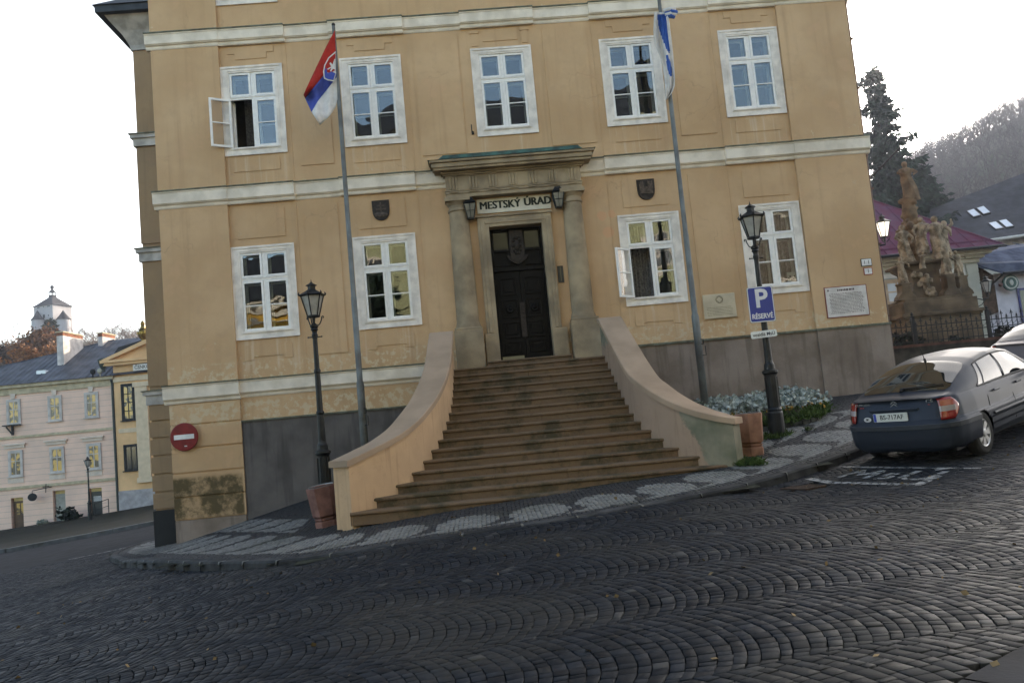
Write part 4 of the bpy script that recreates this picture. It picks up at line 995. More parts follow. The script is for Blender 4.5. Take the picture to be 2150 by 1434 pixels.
# ------------------------------------------------------------------ street lamps
def lamp(label, loc, group, h=4.55, name='street_lamp', glow=None, glass=None):
    t = thing(name, label, 'street lamp', loc, group=group); k = h/4.55
    mb = MB(); n = 20
    mb.lathe([(.15,-.25),(.15,.42),(.135,.46),(.145,.49),(.12,.53),(.115,1.14),(.125,1.17),(.155,1.20),(.155,1.24),(.105,1.27),(.10,1.36),(.08,1.40),(.072,1.44),(.066,1.95),(.078,1.97),(.078,2.0),(.060,2.03),(.054,2.75),(.066,2.77),(.066,2.81),(.050,2.84),(.044,3.42),(.05,3.44),(.06,3.5),(.045,3.54),(.052,3.58),(.075,3.60),(.06,3.63),(.08,3.66),(.082,3.69),(.04,3.72),(.02,3.74)], n)
    for a in np.arange(0, 6.28, 6.283/10): mb.box(.112*math.cos(a)-.012, .112*math.cos(a)+.012, .112*math.sin(a)-.012, .112*math.sin(a)+.012, .56, 1.12)
    mb.tube([(-.13,0,3.46),(.13,0,3.46)], .012, 6); mb.ball((-.13,0,3.46), .018, 6); mb.ball((.13,0,3.46), .018, 6)
    mb.build('post', M_IRON, t, smooth=False)
    mb = MB(); ro = R(22); n6 = 6; zb_, zt = 3.87, 4.27; rb, rt = .115, .222
    mb.lathe([(.02,3.72),(.03,3.80),(.03,3.84),(rb,3.845),(rb+.02,3.86),(rb+.015,3.885),(rb-.02,3.889)], n6, rot=ro)
    mb.lathe([(rt-.01,4.268),(rt+.035,4.27),(rt+.045,4.285),(rt+.03,4.30),(.15,4.355),(.085,4.395),(.075,4.40),(.075,4.47),(.115,4.475),(.10,4.49),(.03,4.53),(.012,4.55),(.004,4.60)], n6, rot=ro)
    for q in range(n6):
        a = ro+q*math.pi/3; ca, sa = math.cos(a), math.sin(a)
        mb.tube([(rb*ca, rb*sa, 3.875), (rt*ca, rt*sa, 4.272)], .013, 5)
        mb.tube([(rt*1.12*ca, rt*1.12*sa, 4.28), (rt*1.18*ca, rt*1.18*sa, 4.31), (rt*1.12*ca, rt*1.12*sa, 4.35)], [.016, .02, .006], 5)
        if q % 2 == 0:
            mb.tube([(.05*ca,.05*sa,3.68),(.11*ca,.11*sa,3.71),(.15*ca,.15*sa,3.80),(.16*ca,.16*sa,3.86),(.185*ca,.185*sa,3.87),(.195*ca,.195*sa,3.845),(.18*ca,.18*sa,3.83)], .012, 5)
    mb.build('lantern_frame', M_IRON, t)
    g = MB(); g.lathe([(rb-.012, 3.885), (rt-.014, 4.262)], n6, rot=ro); g.build('lantern_glass', glass or M_LGLASS, t)
    if k != 1: t.scale = (k, k, k)
    return t
lamp('black cast iron street lamp behind the litter bin left of the staircase', (2.60,-3.9,G(2.6,-3.9)), 'street lamps in front of the hall', 4.45)
lamp('black cast iron street lamp carrying the blue parking sign by the flower bed', (11.27,-3.9,G(11.27,-3.9)), 'street lamps in front of the hall', 4.55)
# parking sign and its plate on the right lamp
LX, LY = 11.27, -3.9
def signM(x, y, z, tilt=0): return Matrix.Translation((x, y, z)) @ Matrix.Rotation(R(-4), 4, 'Z') @ Matrix.Rotation(R(90), 4, 'X') @ Matrix.Rotation(R(tilt), 4, 'Z')
def rrect(w, h, r, n=5):
    P = []
    for cx, cy, a0 in ((w/2-r,h/2-r,0),(-w/2+r,h/2-r,90),(-w/2+r,-h/2+r,180),(w/2-r,-h/2+r,270)):
        for k in range(n+1): a = R(a0+90*k/n); P.append((cx+r*math.cos(a), cy+r*math.sin(a)))
    return P
M_SBLUE = mat('sign_blue', (.012, .035, .27), .35, .5, var=.06, scale=5); M_SWHITE = mat('sign_white', (.70, .71, .74), .4, .5, var=.05)
s = thing('parking_sign', 'blue parking sign reading RÉSERVÉ under a white P, fixed to the right lamp post', 'road sign', (11.22, -4.02, 1.3), world=True)
Ms = signM(11.215, -4.02, 1.315)
mb = MB(); mb.prism(rrect(.50, .70, .04), -.012, .0, 0, 'z'); mb.prism(rrect(.485, .685, .035), .0003, .002, 1, 'z'); mb.prism(rrect(.455, .655, .03), .0023, .004, 2, 'z'); mb.xf(Ms)
mb.build('sign_plate', [mat('sign_back_grey', (.3, .3, .3), .5, .4, .5), M_SWHITE, M_SBLUE], s)
mb = MB(); add_text(mb, 'P', .50, Ms @ Matrix.Translation((.01, .10, .0062)), .003, .012, sx=1.0); add_text(mb, 'RÉSERVÉ', .135, Ms @ Matrix.Translation((0, -.235, .0062)), .003, .0035, sx=.80); mb.build('lettering', M_SWHITE, s)
mb = MB(); mb.box(11.17, 11.37, -4.0, -3.83, 1.5, 1.53); mb.box(11.17, 11.37, -4.0, -3.83, 1.1, 1.13); mb.build('bracket', M_IRON, s)
s = thing('supplementary_plate', 'small white plate reading vozidlá MsÚ below the blue parking sign', 'road sign', (11.2, -4.02, .735), world=True)
Ms = signM(11.20, -4.02, .735, 2)
mb = MB(); mb.prism(rrect(.50, .135, .03), -.01, .0, 0, 'z'); mb.xf(Ms); mb.build('sign_plate', mat('plate_white', (.72, .73, .71), .45, .4, var=.05), s)
mb = MB(); add_text(mb, 'vozidlá MsÚ', .094, Ms @ Matrix.Translation((0, -.004, .0022)), .003, .0008, sx=.92); mb.build('lettering', mat('plate_ink', (.02, .025, .04), .6, .3), s)

# ------------------------------------------------------------------ litter bins
def bin_(label, loc, c, rot, sc=1):
    t = thing('litter_bin', label, 'litter bin', loc, rot, 'hexagonal bins beside the stairs')
    m = mat('terracotta_concrete', c, .9, .2, var=.22, scale=5, bmp=.3, bscale=40)
    mb = MB(); mb.lathe([(.215,-.12),(.215,.11),(.20,.125)], 6); mb.lathe([(.19,.124),(.19,.142)], 6); mb.lathe([(.205,.142),(.21,.155),(.21,.165),(.205,.178)], 6); mb.lathe([(.185,.177),(.185,.195)], 6)
    mb.build('foot', m, t, bevel=.006)
    mb = MB(); n = 6
    pr = [(.205,.194),(.232,.215),(.262,.70),(.258,.715),(.205,.715),(.19,.45),(.02,.45)]
    vs = [];
    mb.lathe(pr, 6); mb.build('body', m, t, bevel=.008)
    mb = MB(); P = []
    for r_, z in ((.20, .70), (.212, .728), (.218, .73), (.20, .60)): P.append([(r_*math.cos(a), r_*math.sin(a), z) for a in np.arange(0, 6.28, 6.2832/24)])
    mb.grid(P, 0, True); mb.build('liner_rim', mat('galvanised_liner', (.22, .23, .23), .5, .4, .6, var=.2, scale=8), t); return t
bin_('reddish concrete hexagonal bin right of the staircase in front of the flowers', (10.33,-5.2,G(10.33,-5.2)), (.33, .17, .115), R(8))
t = bin_('dull pink concrete hexagonal bin leaning left of the stair wall', (2.82,-5.0,G(2.82,-5.0)-.02), (.24, .125, .105), R(14)); t.rotation_euler = (R(2), R(-7), R(14))

# ------------------------------------------------------------------ flower bed
BED = np.array(curve([(9.75,-.12),(12.9,-.12),(13.25,-1.0),(12.95,-2.2),(12.35,-3.15),(11.55,-3.35),(10.4,-3.3),(9.75,-3.0)], 4))
bed = thing('flower_bed', 'low planted bed with stone edging and a grass rim in front of the grey plinth', 'flower bed', (11.3, -1.8, G(11.3,-1.8)), world=True)
mb = MB(); P = []
cen = BED.mean(0)
for fr, h in ((1.0, -.1), (.985, .06), (.9, .10), (.6, .16), (.25, .22), (.01, .24)): P.append([(*(cen+(p-cen)*fr), G(*(cen+(p-cen)*fr))+h) for p in BED])
mb.grid(P, 0, False); mb.build('soil', mat('dark_soil', (.03, .026, .018), .98, .05, var=.3, scale=6, bmp=.5, bscale=18), bed)
mb = MB()
for a, b_ in zip(BED[4:-1], BED[5:]):
    d = (b_-a); L = np.linalg.norm(d)
    if L < .05: continue
    d /= L; nr = np.array([d[1], -d[0]])
    q0, q1 = a+d*.01, b_-d*.01
    mb.grid([[(*(p-nr*.04), G(*p)-.1), (*(p-nr*.04), G(*p)+.09), (*(p+nr*.04), G(*p)+.085), (*(p+nr*.04), G(*p)-.1)] for p in (q0, q1)], 0, True)
mb.build('stone_edging', mat('mossy_edging', (.09, .09, .075), .9, .2, var=.4, scale=5, island=.25), bed)
def leafmesh(name, pts, size, n_per, mats, spread, upright=.6, aspect=.35, mi=None):
    N = len(pts)*n_per; base = np.repeat(pts, n_per, 0)+rng.normal(0, 1, (N, 3))*np.array(spread)
    d = rng.normal(0, 1, (N, 3)); d[:,2] = np.abs(d[:,2])*upright+upright*.4; d /= np.linalg.norm(d, axis=1, keepdims=True)
    s = rng.normal(0, 1, (N, 3)); s -= d*(s*d).sum(1, keepdims=True); s /= np.linalg.norm(s, axis=1, keepdims=True)
    L = size*rng.uniform(.6, 1.4, (N, 1)); w = L*aspect
    V = np.stack([base, base+d*L*.5+s*w, base+d*L, base+d*L*.5-s*w], 1).reshape(-1, 3)
    F = np.arange(N*4).reshape(N, 4); return npmesh(name, V, F, mats, None if mi is None else np.repeat(mi, n_per))
def inbed(n, lo, hi):
    out = []
    while len(out) < n:
        p = np.array([random.uniform(9.8, 13.2), random.uniform(-3.3, -.15)])
        f_ = (p-cen); k = inpoly(p[None,0], p[None,1], BED)[0]
        if k and lo < p[1] < hi: out.append(p)
    return np.array(out)
M_SILV = mat('silver_leaf', (.42, .45, .43), .8, .2, var=.3, scale=9, c2=(.17, .21, .18), island=.25)
M_GRASS = mat('grass_green', (.060, .095, .022), .85, .2, var=.4, scale=6, c2=(.03, .05, .015), island=.3)
M_YEL = mat('yellow_petals', (.36, .19, .03), .7, .2, island=.3); M_PALEY = mat('cream_petals', (.6, .55, .33), .7, .2)
p = inbed(210, -2.25, -.2); p3 = np.array([(q[0], q[1], G(*q)+.10+.11*abs(math.sin(q[0]*3.3+q[1]*2))) for q in p])
o = leafmesh('silver_foliage', p3, .10, 80, M_SILV, (.09, .09, .07)); tag(o, 'mound of silvery grey leaves filling the back of the flower bed', 'plants', kind='stuff')
p = inbed(260, -3.3, -1.9); p3 = np.array([(q[0], q[1], G(*q)+.07) for q in p])
o = leafmesh('grass', p3, .13, 40, M_GRASS, (.09, .09, .02), 1.0, .13); tag(o, 'short green grass and low leaves along the front of the flower bed', 'grass', kind='stuff')
p = inbed(46, -2.75, -1.7); p3 = np.array([(q[0], q[1], G(*q)+.20) for q in p])
o = leafmesh('flowers', p3, .045, 8, [M_YEL, M_PALEY], (.05, .05, .03), .3, .6, (rng.random(46) > .6).astype(int)); tag(o, 'scattered yellow and cream blossoms before the silver foliage', 'flowers', kind='stuff')
p = np.array([(9.95+random.gauss(0, .12), -6.05+random.gauss(0, .14)) for _ in range(26)]+[(11.0+random.gauss(0, .35), -4.0+random.gauss(0, .15)) for _ in range(24)]); p3 = np.array([(q[0], q[1], G(*q)) for q in p])
o = leafmesh('grass', p3, .10, 26, M_GRASS, (.05, .05, .004), 1.0, .12); tag(o, 'tufts of grass and weeds at the foot of the right stair wall', 'grass', kind='stuff')
p = np.array([(random.uniform(-3, 18), random.uniform(-16, -6.6)) for _ in range(330)]); p = p[~inpoly(p[:,0], p[:,1], STAIRPOLY)]
p3 = np.array([(q[0], q[1], float(rz(*q))+.006) for q in p])
o = leafmesh('fallen_leaves', p3, .045, 1, mat('dry_leaf', (.20, .14, .07), .8, .2, var=.3, island=.4), (.0, .0, .0), .15, .4); tag(o, 'small dry leaves scattered over the cobbled road', 'leaves', kind='stuff')
# ------------------------------------------------------------------ cars
def car(label, paint, loc, rx, group, plate_txt=None, marks=False, h=1.0):
    L = 4.62
    t = thing('parked_car', label, 'car', loc, group=group)
    # plan half width at x, and lower-body loop
    def half(x):
        w = np.interp(x, [0, .02, .06, .12, .22, .40, .8, 1.6, 3.2, 3.9, 4.25, 4.45, 4.56, 4.62], [.0, .40, .60, .72, .80, .85, .878, .885, .88, .86, .80, .68, .45, 0]); return w
    ts = np.linspace(0, 1, 240)
    pts = []
    for x in np.r_[np.linspace(0, .12, 16)**1.0, np.linspace(.14, 4.25, 170), np.linspace(4.27, 4.62, 22)]: pts.append((x, half(x)))
    loop = pts+[(x, -w) for x, w in pts[::-1]][1:-1]
    zs = lambda x: np.interp(x, [0, 3.3, 3.7, 4.2, 4.62], [1, 1, .955, .84, .72])
    prof = [(.20,.13),(.24,.07),(.30,.03),(.40,.012),(.50,.004),(.62,0),(.66,.012),(.70,.022),(.78,.018),(.86,.03),(.93,.055),(.965,.085)]
    pz_ = np.unique(np.r_[[p_[0] for p_ in prof], np.arange(.2, .70, .02)]); prof = [(z, np.interp(z, [p_[0] for p_ in prof], [p_[1] for p_ in prof])) for z in pz_]
    pi_ = np.array([p_[1] for p_ in prof])
    for _ in range(3): pi_[1:-1] = (pi_[:-2]+2*pi_[1:-1]+pi_[2:])/4
    prof = list(zip(pz_, pi_))
    WH_ = [(.88, .31), (3.63, .31)]; RW = .335
    mb = MB(); rows = []
    for z, ins in prof:
        row = []
        for x, w in loop:
            cx = np.clip(x, .35, 4.2); k = 1-ins/.885*(1 if abs(w) > .3 else 1)
            nx, ny = x-cx, w; q = math.hypot(nx, ny) or 1
            dx, dy = -ins*(nx/q if abs(nx) > 0 else 0)*1.0, -ins*(ny/q)
            zz = z if z < .5 else .5+(z-.5)*zs(x)
            if x < .35: dx += (.10*max(0, (z-.62)/.34) if z > .62 else 0)*(1-x/.35)
            row.append((x+dx, w+dy, zz))
        rows.append(row)
    n = len(loop); vs = [p for r in rows for p in r]; fs = []
    for i in range(len(rows)-1):
        for j in range(n):
            q = (i*n+j, i*n+(j+1) % n, (i+1)*n+(j+1) % n, (i+1)*n+j)
            c_ = np.mean([vs[a] for a in q], 0)
            if abs(c_[1]) > .6 and any((c_[0]-wx)**2+(c_[2]-wz)**2 < RW**2 for wx, wz in WH_): continue
            fs.append(q)
    mb.add(vs, fs)
    # upper shell
    X_ = [.10,.16,.30,.38,.60,.90,1.2,1.5,2.0,2.4,2.75,3.1,3.45,3.6,4.0,4.35,4.55]
    ZR = [.97,.985,.995,1.01,1.10,1.205,1.295,1.355,1.405,1.40,1.345,1.19,1.03,.985,.90,.80,.70]
    ZT = [.975,.995,1.01,1.03,1.15,1.285,1.385,1.44,1.478,1.47,1.42,1.255,1.075,1.02,.945,.84,.71]
    WR = [.60,.68,.70,.69,.675,.655,.63,.615,.605,.60,.605,.63,.66,.68,.66,.58,.42]
    def sec(x):
        wb = max(half(x)-.085, .05); zb_ = .5+(.465)*zs(x)-.004
        zr_, zt_, wr_ = np.interp(x, X_, ZR), np.interp(x, X_, ZT), min(np.interp(x, X_, WR), wb*.97)
        zr_ = zb_+(max(zr_, zb_+.005)-zb_); return wb, zb_, wr_, zr_, max(zt_, zr_+.003)
    def side(x, f):                      # f 0..1 from belt to roof edge
        wb, zb_, wr_, zr_, zt_ = sec(x); k = f; bul = .035*math.sin(math.pi*min(f, 1))*min(1, (zr_-zb_)/.3)
        return np.array([x, wb+(wr_-wb)*k+bul, zb_+(zr_-zb_)*k])
    def top(x, y):
        wb, zb_, wr_, zr_, zt_ = sec(x); return np.array([x, y, zr_+(zt_-zr_)*(1-(min(abs(y)/wr_, 1))**2.2)])
    xs = np.r_[np.linspace(.10, .5, 18), np.linspace(.55, 4.55, 100)]
    rows = []
    for x in xs:
        wr_ = sec(x)[2]; s1 = [side(x, f) for f in np.linspace(0, 1, 8)]; tp = [top(x, y) for y in np.linspace(wr_, -wr_, 21)[1:-1]]
        rows.append([tuple(p) for p in s1+tp]+[(p[0], -p[1], p[2]) for p in s1[::-1]])
    rows = [[(p[0]+.0, p[1], p[2]) for p in r] for r in rows]
    mb.grid(rows)
    body = mb.build('body', paint, t, smooth=True)
    mb = MB(); mb.box(.25, 4.3, -.72, .72, .18, .8); mb.build('underbody', M_BLACK, t)
    # glass panels on the shell
    gl = bpy.data.materials.get('car_window_glass') or mat('car_window_glass', (.010, .012, .012), .03, 1.0, var=.1)
    if gl.name == 'car_window_glass': gl.node_tree.nodes['Principled BSDF'].inputs['IOR'].default_value = 1.5
    def panel(rows_, nm, par=t, m=gl, e=.006):
        mb = MB(); g = np.array(rows_); nrm = np.cross(np.gradient(g, axis=0), np.gradient(g, axis=1)); nrm /= np.linalg.norm(nrm, axis=2, keepdims=True)+1e-9
        ctr = np.array([2.3, 0, .6]);
        if ((g.mean((0,1))-ctr)*nrm.mean((0,1))).sum() < 0: nrm = -nrm
        mb.grid([[tuple(p) for p in r] for r in g+nrm*e]); return mb.build(nm, m, par, smooth=True)
    rw = lambda x: np.interp(x, [.40, .5, 1.05, 1.22, 1.27], [.60, .655, .625, .58, .50])
    panel([[top(x, rw(x)*u) for u in np.linspace(-1, 1, 22)] for x in np.linspace(.42, 1.26, 20)], 'rear_window')
    panel([[top(x, .60*u) for u in np.linspace(-1, 1, 20)] for x in np.linspace(2.66, 3.45, 14)], 'windscreen')
    for sg in (-1, 1):
        def sp(x, f): p = side(x, f); return np.array([p[0], p[1]*sg, p[2]])
        # quarter + rear door + front door lights, outlined
        def light(xa0, xa1, xb0, xb1, nm, f0=.10, f1=.86):
            rr = []
            for f in np.linspace(0, 1, 9):
                a, b_ = xa0+(xa1-xa0)*f, xb0+(xb1-xb0)*f
                rr.append([sp(a+(b_-a)*u, f0+(f1-f0)*f) for u in np.linspace(0, 1, 14)])
            return panel(rr, nm)
        light(1.10, 1.34, 1.25, 1.42, 'side_window'); light(1.31, 1.48, 1.98, 2.02, 'side_window'); light(2.08, 2.11, 3.12, 2.62, 'side_window')
        rim = MB(); up = [sp(x, .90) for x in np.linspace(1.36, 2.62, 22)]
        rim.tube([sp(1.06, .07)]+up+[sp(3.16, .07)], .012, 5); rim.tube([sp(x, .05) for x in np.linspace(1.06, 3.16, 24)], .011, 5); rim.tube([sp(2.03, .08), sp(2.06, .9)], .02, 5)
        rim.build('window_seal', M_BLACK, t)
        sm_ = MB(); yb = .888
        for pth in ([(2.10,.955),(2.09,.62),(2.06,.34)], [(1.30,.955),(1.22,.80),(1.20,.66)], [(3.22,.955),(3.20,.6),(3.14,.34)]):
            sm_.tube([(x, sg*(half(x)-np.interp(z, [p[0] for p in prof], [p[1] for p in prof])+.001), z) for x, z in pth], .005, 4)
        sm_.build('door_seam', M_BLACK, t)
        mo = MB(); mo.tube([(x, sg*(half(x)+.004), .545) for x in np.linspace(1.26, 3.2, 12)], .024, 6); mo.build('side_moulding', M_BUMP, t)
        for hx in (1.42, 2.25):
            hd = MB(); hd.box(hx, hx+.19, sg*.868-.016, sg*.868+.016, .845, .875); hd.build('door_handle', paint, t, bevel=.008)
        mi_ = MB(); mi_.ball((2.98, sg*.98, 1.02), .085, 10, 0, (.7, 1.1, .9)); mi_.tube([(2.98, sg*.84, .98), (2.98, sg*.95, 1.0)], .03, 6); mi_.build('mirror', M_BLACK, t, smooth=True)
        # lamps on the tail, wrapping round the corner
        rr = []
        for z in np.linspace(.655, .955, 9):
            x1 = np.interp(z, [.655, .75, .85, .955], [.20, .30, .33, .22]); row = []
            for u in np.linspace(0, 1, 12):
                x = .085+(x1-.085)*u**1.2; ins = np.interp(z, [p[0] for p in prof], [p[1] for p in prof])
                w = half(x)-ins*.8+.006; row.append((x+.10*max(0, (z-.62)/.34)*(1-x/.35)-.012*(1-u), sg*w, z))
            rr.append(row)
        g = np.array(rr); mb = MB(); mb.grid([[tuple(p) for p in r] for r in g])
        nf = len(mb.f)
        for i_ in range(nf): mb.m[i_] = 1 if (i_//11) in (3, 4) and (i_ % 11) < 8 else 0
        lp = mb.build('tail_light', [M_TAIL, M_TAILC], t, smooth=True); so = lp.modifiers.new('thick', 'SOLIDIFY'); so.thickness = .02; so.offset = 0
    # bumper
    path = [(x, half(x)) for x in np.linspace(.78, .12, 18)]+[(x, half(x)) for x in np.linspace(.11, .0, 8)]; path = path+[(x, -w) for x, w in path[::-1]][1:]
    P = []
    for x, w in path:
        q = np.array([x-.5 if x < .5 else 0, w]); q = q/(np.linalg.norm(q) or 1)
        P.append([(x+q[0]*o_, w+q[1]*o_, z) for z, o_ in ((.24,-.05),(.29,.0),(.42,.02),(.55,.028),(.60,.03),(.635,.012),(.64,-.05))])
    mb = MB(); mb.grid(P); mb.build('bumper', paint, t, smooth=True)
    mb = MB(); P = []
    for x, w in path:
        q = np.array([x-.5 if x < .5 else 0, w]); q = q/(np.linalg.norm(q) or 1); P.append([(x+q[0]*o_, w+q[1]*o_, z) for z, o_ in ((.535,.02),(.545,.038),(.605,.04),(.615,.02))])
    mb.grid(P); mb.build('bumper_strip', M_BUMP, t)
    # wheels
    for wx in (.88, 3.63):
        for sg in (-1, 1):
            w_ = thing('wheel', None, None); w_.parent = t; w_.location = (wx, sg*.765, .315)
            tq = MB(); tq.lathe([(.20,-.09),(.27,-.10),(.305,-.085),(.318,-.05),(.318,.05),(.305,.085),(.27,.10),(.20,.09)], 36, cap=False); tq.xf(Matrix.Rotation(R(90), 4, 'X')); tq.build('tyre', M_TYRE, w_, smooth=True)
            rm = MB(); rm.lathe([(.195,-.02),(.205,.085),(.195,.095),(.18,.085)], 36, cap=False)
            for k in range(7):
                a = 2*math.pi*k/7; ca, sa = math.cos(a), math.sin(a)
                rm.prism([(ca*.05-sa*.026, sa*.05+ca*.026), (ca*.19-sa*.052, sa*.19+ca*.052), (ca*.19+sa*.052, sa*.19-ca*.052), (ca*.05+sa*.026, sa*.05-ca*.026)], .07, .088, 0, 'z')
            rm.lathe([(.055,.07),(.06,.10),(.045,.108),(.01,.11)], 16); rm.lathe([(.19,.05),(.05,.06)], 24, m=1)
            rm.xf(Matrix.Rotation(R(90)*(1 if sg < 0 else -1), 4, 'X')); rm.build('rim', [M_RIM, M_BLACK], w_)
            li = MB(); P = [[(RW*1.02*math.cos(a), y, RW*1.02*math.sin(a)) for a in np.linspace(-.35, math.pi+.35, 24)] for y in (-.02-sg*.0, -sg*.35)]; li.grid(P); li.build('wheel_arch', M_BLACK, w_)
    # rear details
    d = MB(); d.tube([(1.30,0,1.405),(1.27,0,1.44)], .02, 8); d.tube([(1.28,0,1.43),(1.20,0,1.62)], .006, 5); d.build('aerial', M_BLACK, t)
    d = MB(); wp = [top(x, y)+np.array([-.012, 0, .02]) for x, y in ((.46, .02), (.47, -.15), (.50, -.36), (.545, -.56))]; d.tube(wp, [.016, .013, .01, .006], 6)
    d.tube([top(.42, .02)+np.array([-.01,0,.0]), wp[0]], .026, 8); d.build('rear_wiper', M_BLACK, t)
    Mr = Matrix.Translation((.055, 0, .80)) @ Matrix(((0,0,-1,0),(-1,0,0,0),(0,1,0,0),(0,0,0,1)))   # facing -x
    def rear(y, z, dx=0.0):
        ins = np.interp(z, [p[0] for p in prof], [p[1] for p in prof]); x = ins+.10*max(0, (z-.62)/.34)-.006-dx
        return Matrix.Translation((x, y, z)) @ Matrix(((0,0,-1,0),(-1,0,0,0),(0,1,0,0),(0,0,0,1)))
    if plate_txt:
        d = MB(); Mp = rear(.06, .735, .02); d.prism(rrect(.52, .125, .012), -.012, 0, 0, 'z'); d.prism([(-.255,-.058),(-.215,-.058),(-.215,.058),(-.255,.058)], .0004, .0012, 1, 'z'); d.xf(Mp)
        pl = d.build('number_plate', [mat('plate_white_reflective', (.62, .63, .60), .4, .5, var=.05), mat('plate_blue', (.03, .06, .35), .4, .4)], t)
        d = MB(); add_text(d, plate_txt, .096, Mp @ Matrix.Translation((.02, 0, .0016)), .002, .001, sx=.94); d.build('characters', M_BLACK, pl)
        d = MB(); d.box(-.37, .37, -.02, .02, -.01, .02); d.xf(rear(.02, .835, .012) @ Matrix.Rotation(R(90), 4, 'X') @ Matrix.Translation((0, 0, 0))); d.build('plate_light_strip', paint, t, bevel=.006)
    if marks:
        chm = mat('chrome_badge', (.6, .62, .64), .2, .5, .9, var=.05)
        d = MB(); Mc = rear(.02, .915, .008)
        for dz in (-.028, .012):
            d.prism([(-.055, dz-.02), (0, dz+.018), (.055, dz-.02), (.055, dz-.001), (0, dz+.038), (-.055, dz-.001)], 0, .008, 0, 'z')
        d.xf(Mc); d.build('chevron_badge', chm, t)
        d = MB(); add_text(d, 'C5', .07, rear(-.50, .925, .004), .006, .002, sx=1.3); add_text(d, 'CITROEN', .042, rear(.52, .925, .004), .005, .001, sx=1.3); d.build('model_badge', chm, t)
        d = MB(); add_text(d, 'HDi', .03, rear(.52, .885, .004), .005, .001, sx=1.3); add_text(d, 'Sx', .026, rear(-.50, .88, .004), .005, .001, sx=1.3); d.build('engine_badge', mat('red_badge', (.3, .05, .05), .5, .4), t)
        d = MB(); d.lathe([(.058, 0), (.058, .003)], 20, sq=.62); d.xf(rear(.42, .715, .004)); ov = d.build('oval_sticker', mat('sticker_white', (.7, .7, .7), .4, .4), t)
        d = MB(); add_text(d, 'SK', .04, rear(.42, .715, .008), .002, .002); d.build('characters', M_BLACK, ov)
    t.rotation_euler = rx; t.scale = (1, 1, h); return t
M_BUMP = mat('grey_plastic', (.035, .04, .05), .55, .4); M_TYRE = mat('tyre_rubber', (.022, .022, .022), .85, .2, var=.2, scale=12); M_RIM = mat('silver_wheel_trim', (.50, .50, .50), .35, .5, .6, var=.08)
M_TAIL = mat('red_lamp_lens', (.26, .012, .010), .12, .6, var=.1, scale=20, coat=.5); M_TAILC = mat('clear_lamp_lens', (.35, .30, .30), .15, .6)
def carpaint(name, c, met=.55):
    m, nt, b = basemat(name, .46, .16, met*.4); nt.links.new(mixc(nt, ramp(nt, noise_node(nt, 3, 4), .3, .7), c, tuple(q*.88 for q in c)), b.inputs['Base Color'])
    b.inputs['Coat Weight'].default_value = .06; b.inputs['Coat Roughness'].default_value = .08; return m
def park(x, y, head):
    a = R(head); d = np.array([math.cos(a), math.sin(a)]); l = np.array([-d[1], d[0]])
    zr_ = lambda p: float(rz(*p)); p = np.array([x, y]); z0 = zr_(p-d*1.4); z1 = zr_(p+d*1.4); zl, zr2 = zr_(p+l*.75), zr_(p-l*.75)
    o = p-d*.88
    pitch = -math.atan2(zr_(p+d*2.75)-zr_(p), 2.75); roll = math.atan2(zr_(p+l*.75)-zr_(p-l*.75), 1.5)
    return (o[0], o[1], zr_(p)+.88*math.sin(pitch)*1.0), Matrix.Rotation(a, 4, 'Z') @ Matrix.Rotation(pitch, 4, 'Y') @ Matrix.Rotation(roll, 4, 'X')
loc, Mx = park(12.45, -7.12, 36)
car('dark grey blue hatchback parked by the kerb with its rear plate in view', carpaint('grey_blue_metallic', (.030, .037, .052)), loc, Mx.to_euler(), 'cars parked along the kerb', 'BS-717AF', True)
loc, Mx = park(18.75, -.75, 34)
car('silver white car parked ahead of the grey hatchback, half cut off by the right edge', carpaint('silver_white_metallic', (.15, .13, .14), .1), loc, Mx.to_euler(), 'cars parked along the kerb', None, False, 1.03)
# ------------------------------------------------------------------ background helpers
def frame_at(O):
    M = Matrix.Identity(4)
    for i in range(3): M[i][0], M[i][1], M[i][3] = RH[i], FH[i], O[i]
    return M
def bthing(name, label, cat, O, group=None):
    return thing(name, label, cat, tuple(O), YAW, group)
def bwindow(par, x0, x1, z0, z1, y, mf, mg, bars=(1, 1), t=.09, name='window', trim=None, depth=.12):
    """window of a background house: frame with a glass pane"""
    f = MB()
    if trim:
        for a, b_, c, d in ((x0-trim, x1+trim, z1, z1+trim), (x0-trim, x1+trim, z0-trim, z0), (x0-trim, x0, z0, z1), (x1, x1+trim, z0, z1)): f.box(a, b_, y-.06, y-.002, c, d)
        f.box(x0-trim-.08, x1+trim+.08, y-.14, y-.061, z0-trim, z0-trim+.07)
    frame_box(f, x0, x1, z0, z1, t*.7, y-.045, y-.002)
    for k in range(1, bars[0]+1): xm = x0+(x1-x0)*k/(bars[0]+1); f.box(xm-.03, xm+.03, y-.04, y-.0025, z0+t*.7, z1-t*.7)
    for k in range(1, bars[1]+1):
        zm = z0+(z1-z0)*k/(bars[1]+1)+(.12*(z1-z0) if bars[1] == 1 else 0); f.box(x0+t*.7, x1-t*.7, y-.042, y-.0022, zm-.03, zm+.03)
    o = f.build(name, mf, par)
    g = MB(); g.box(x0+t*.7, x1-t*.7, y-.02, y-.001, z0+t*.7, z1-t*.7); g.build('pane', mg, o); return o
M_PANE = mat('dark_pane', (.03, .035, .04), .08, .8); M_WROUGHT = mat('wrought_iron', (.012, .012, .013), .6, .4)

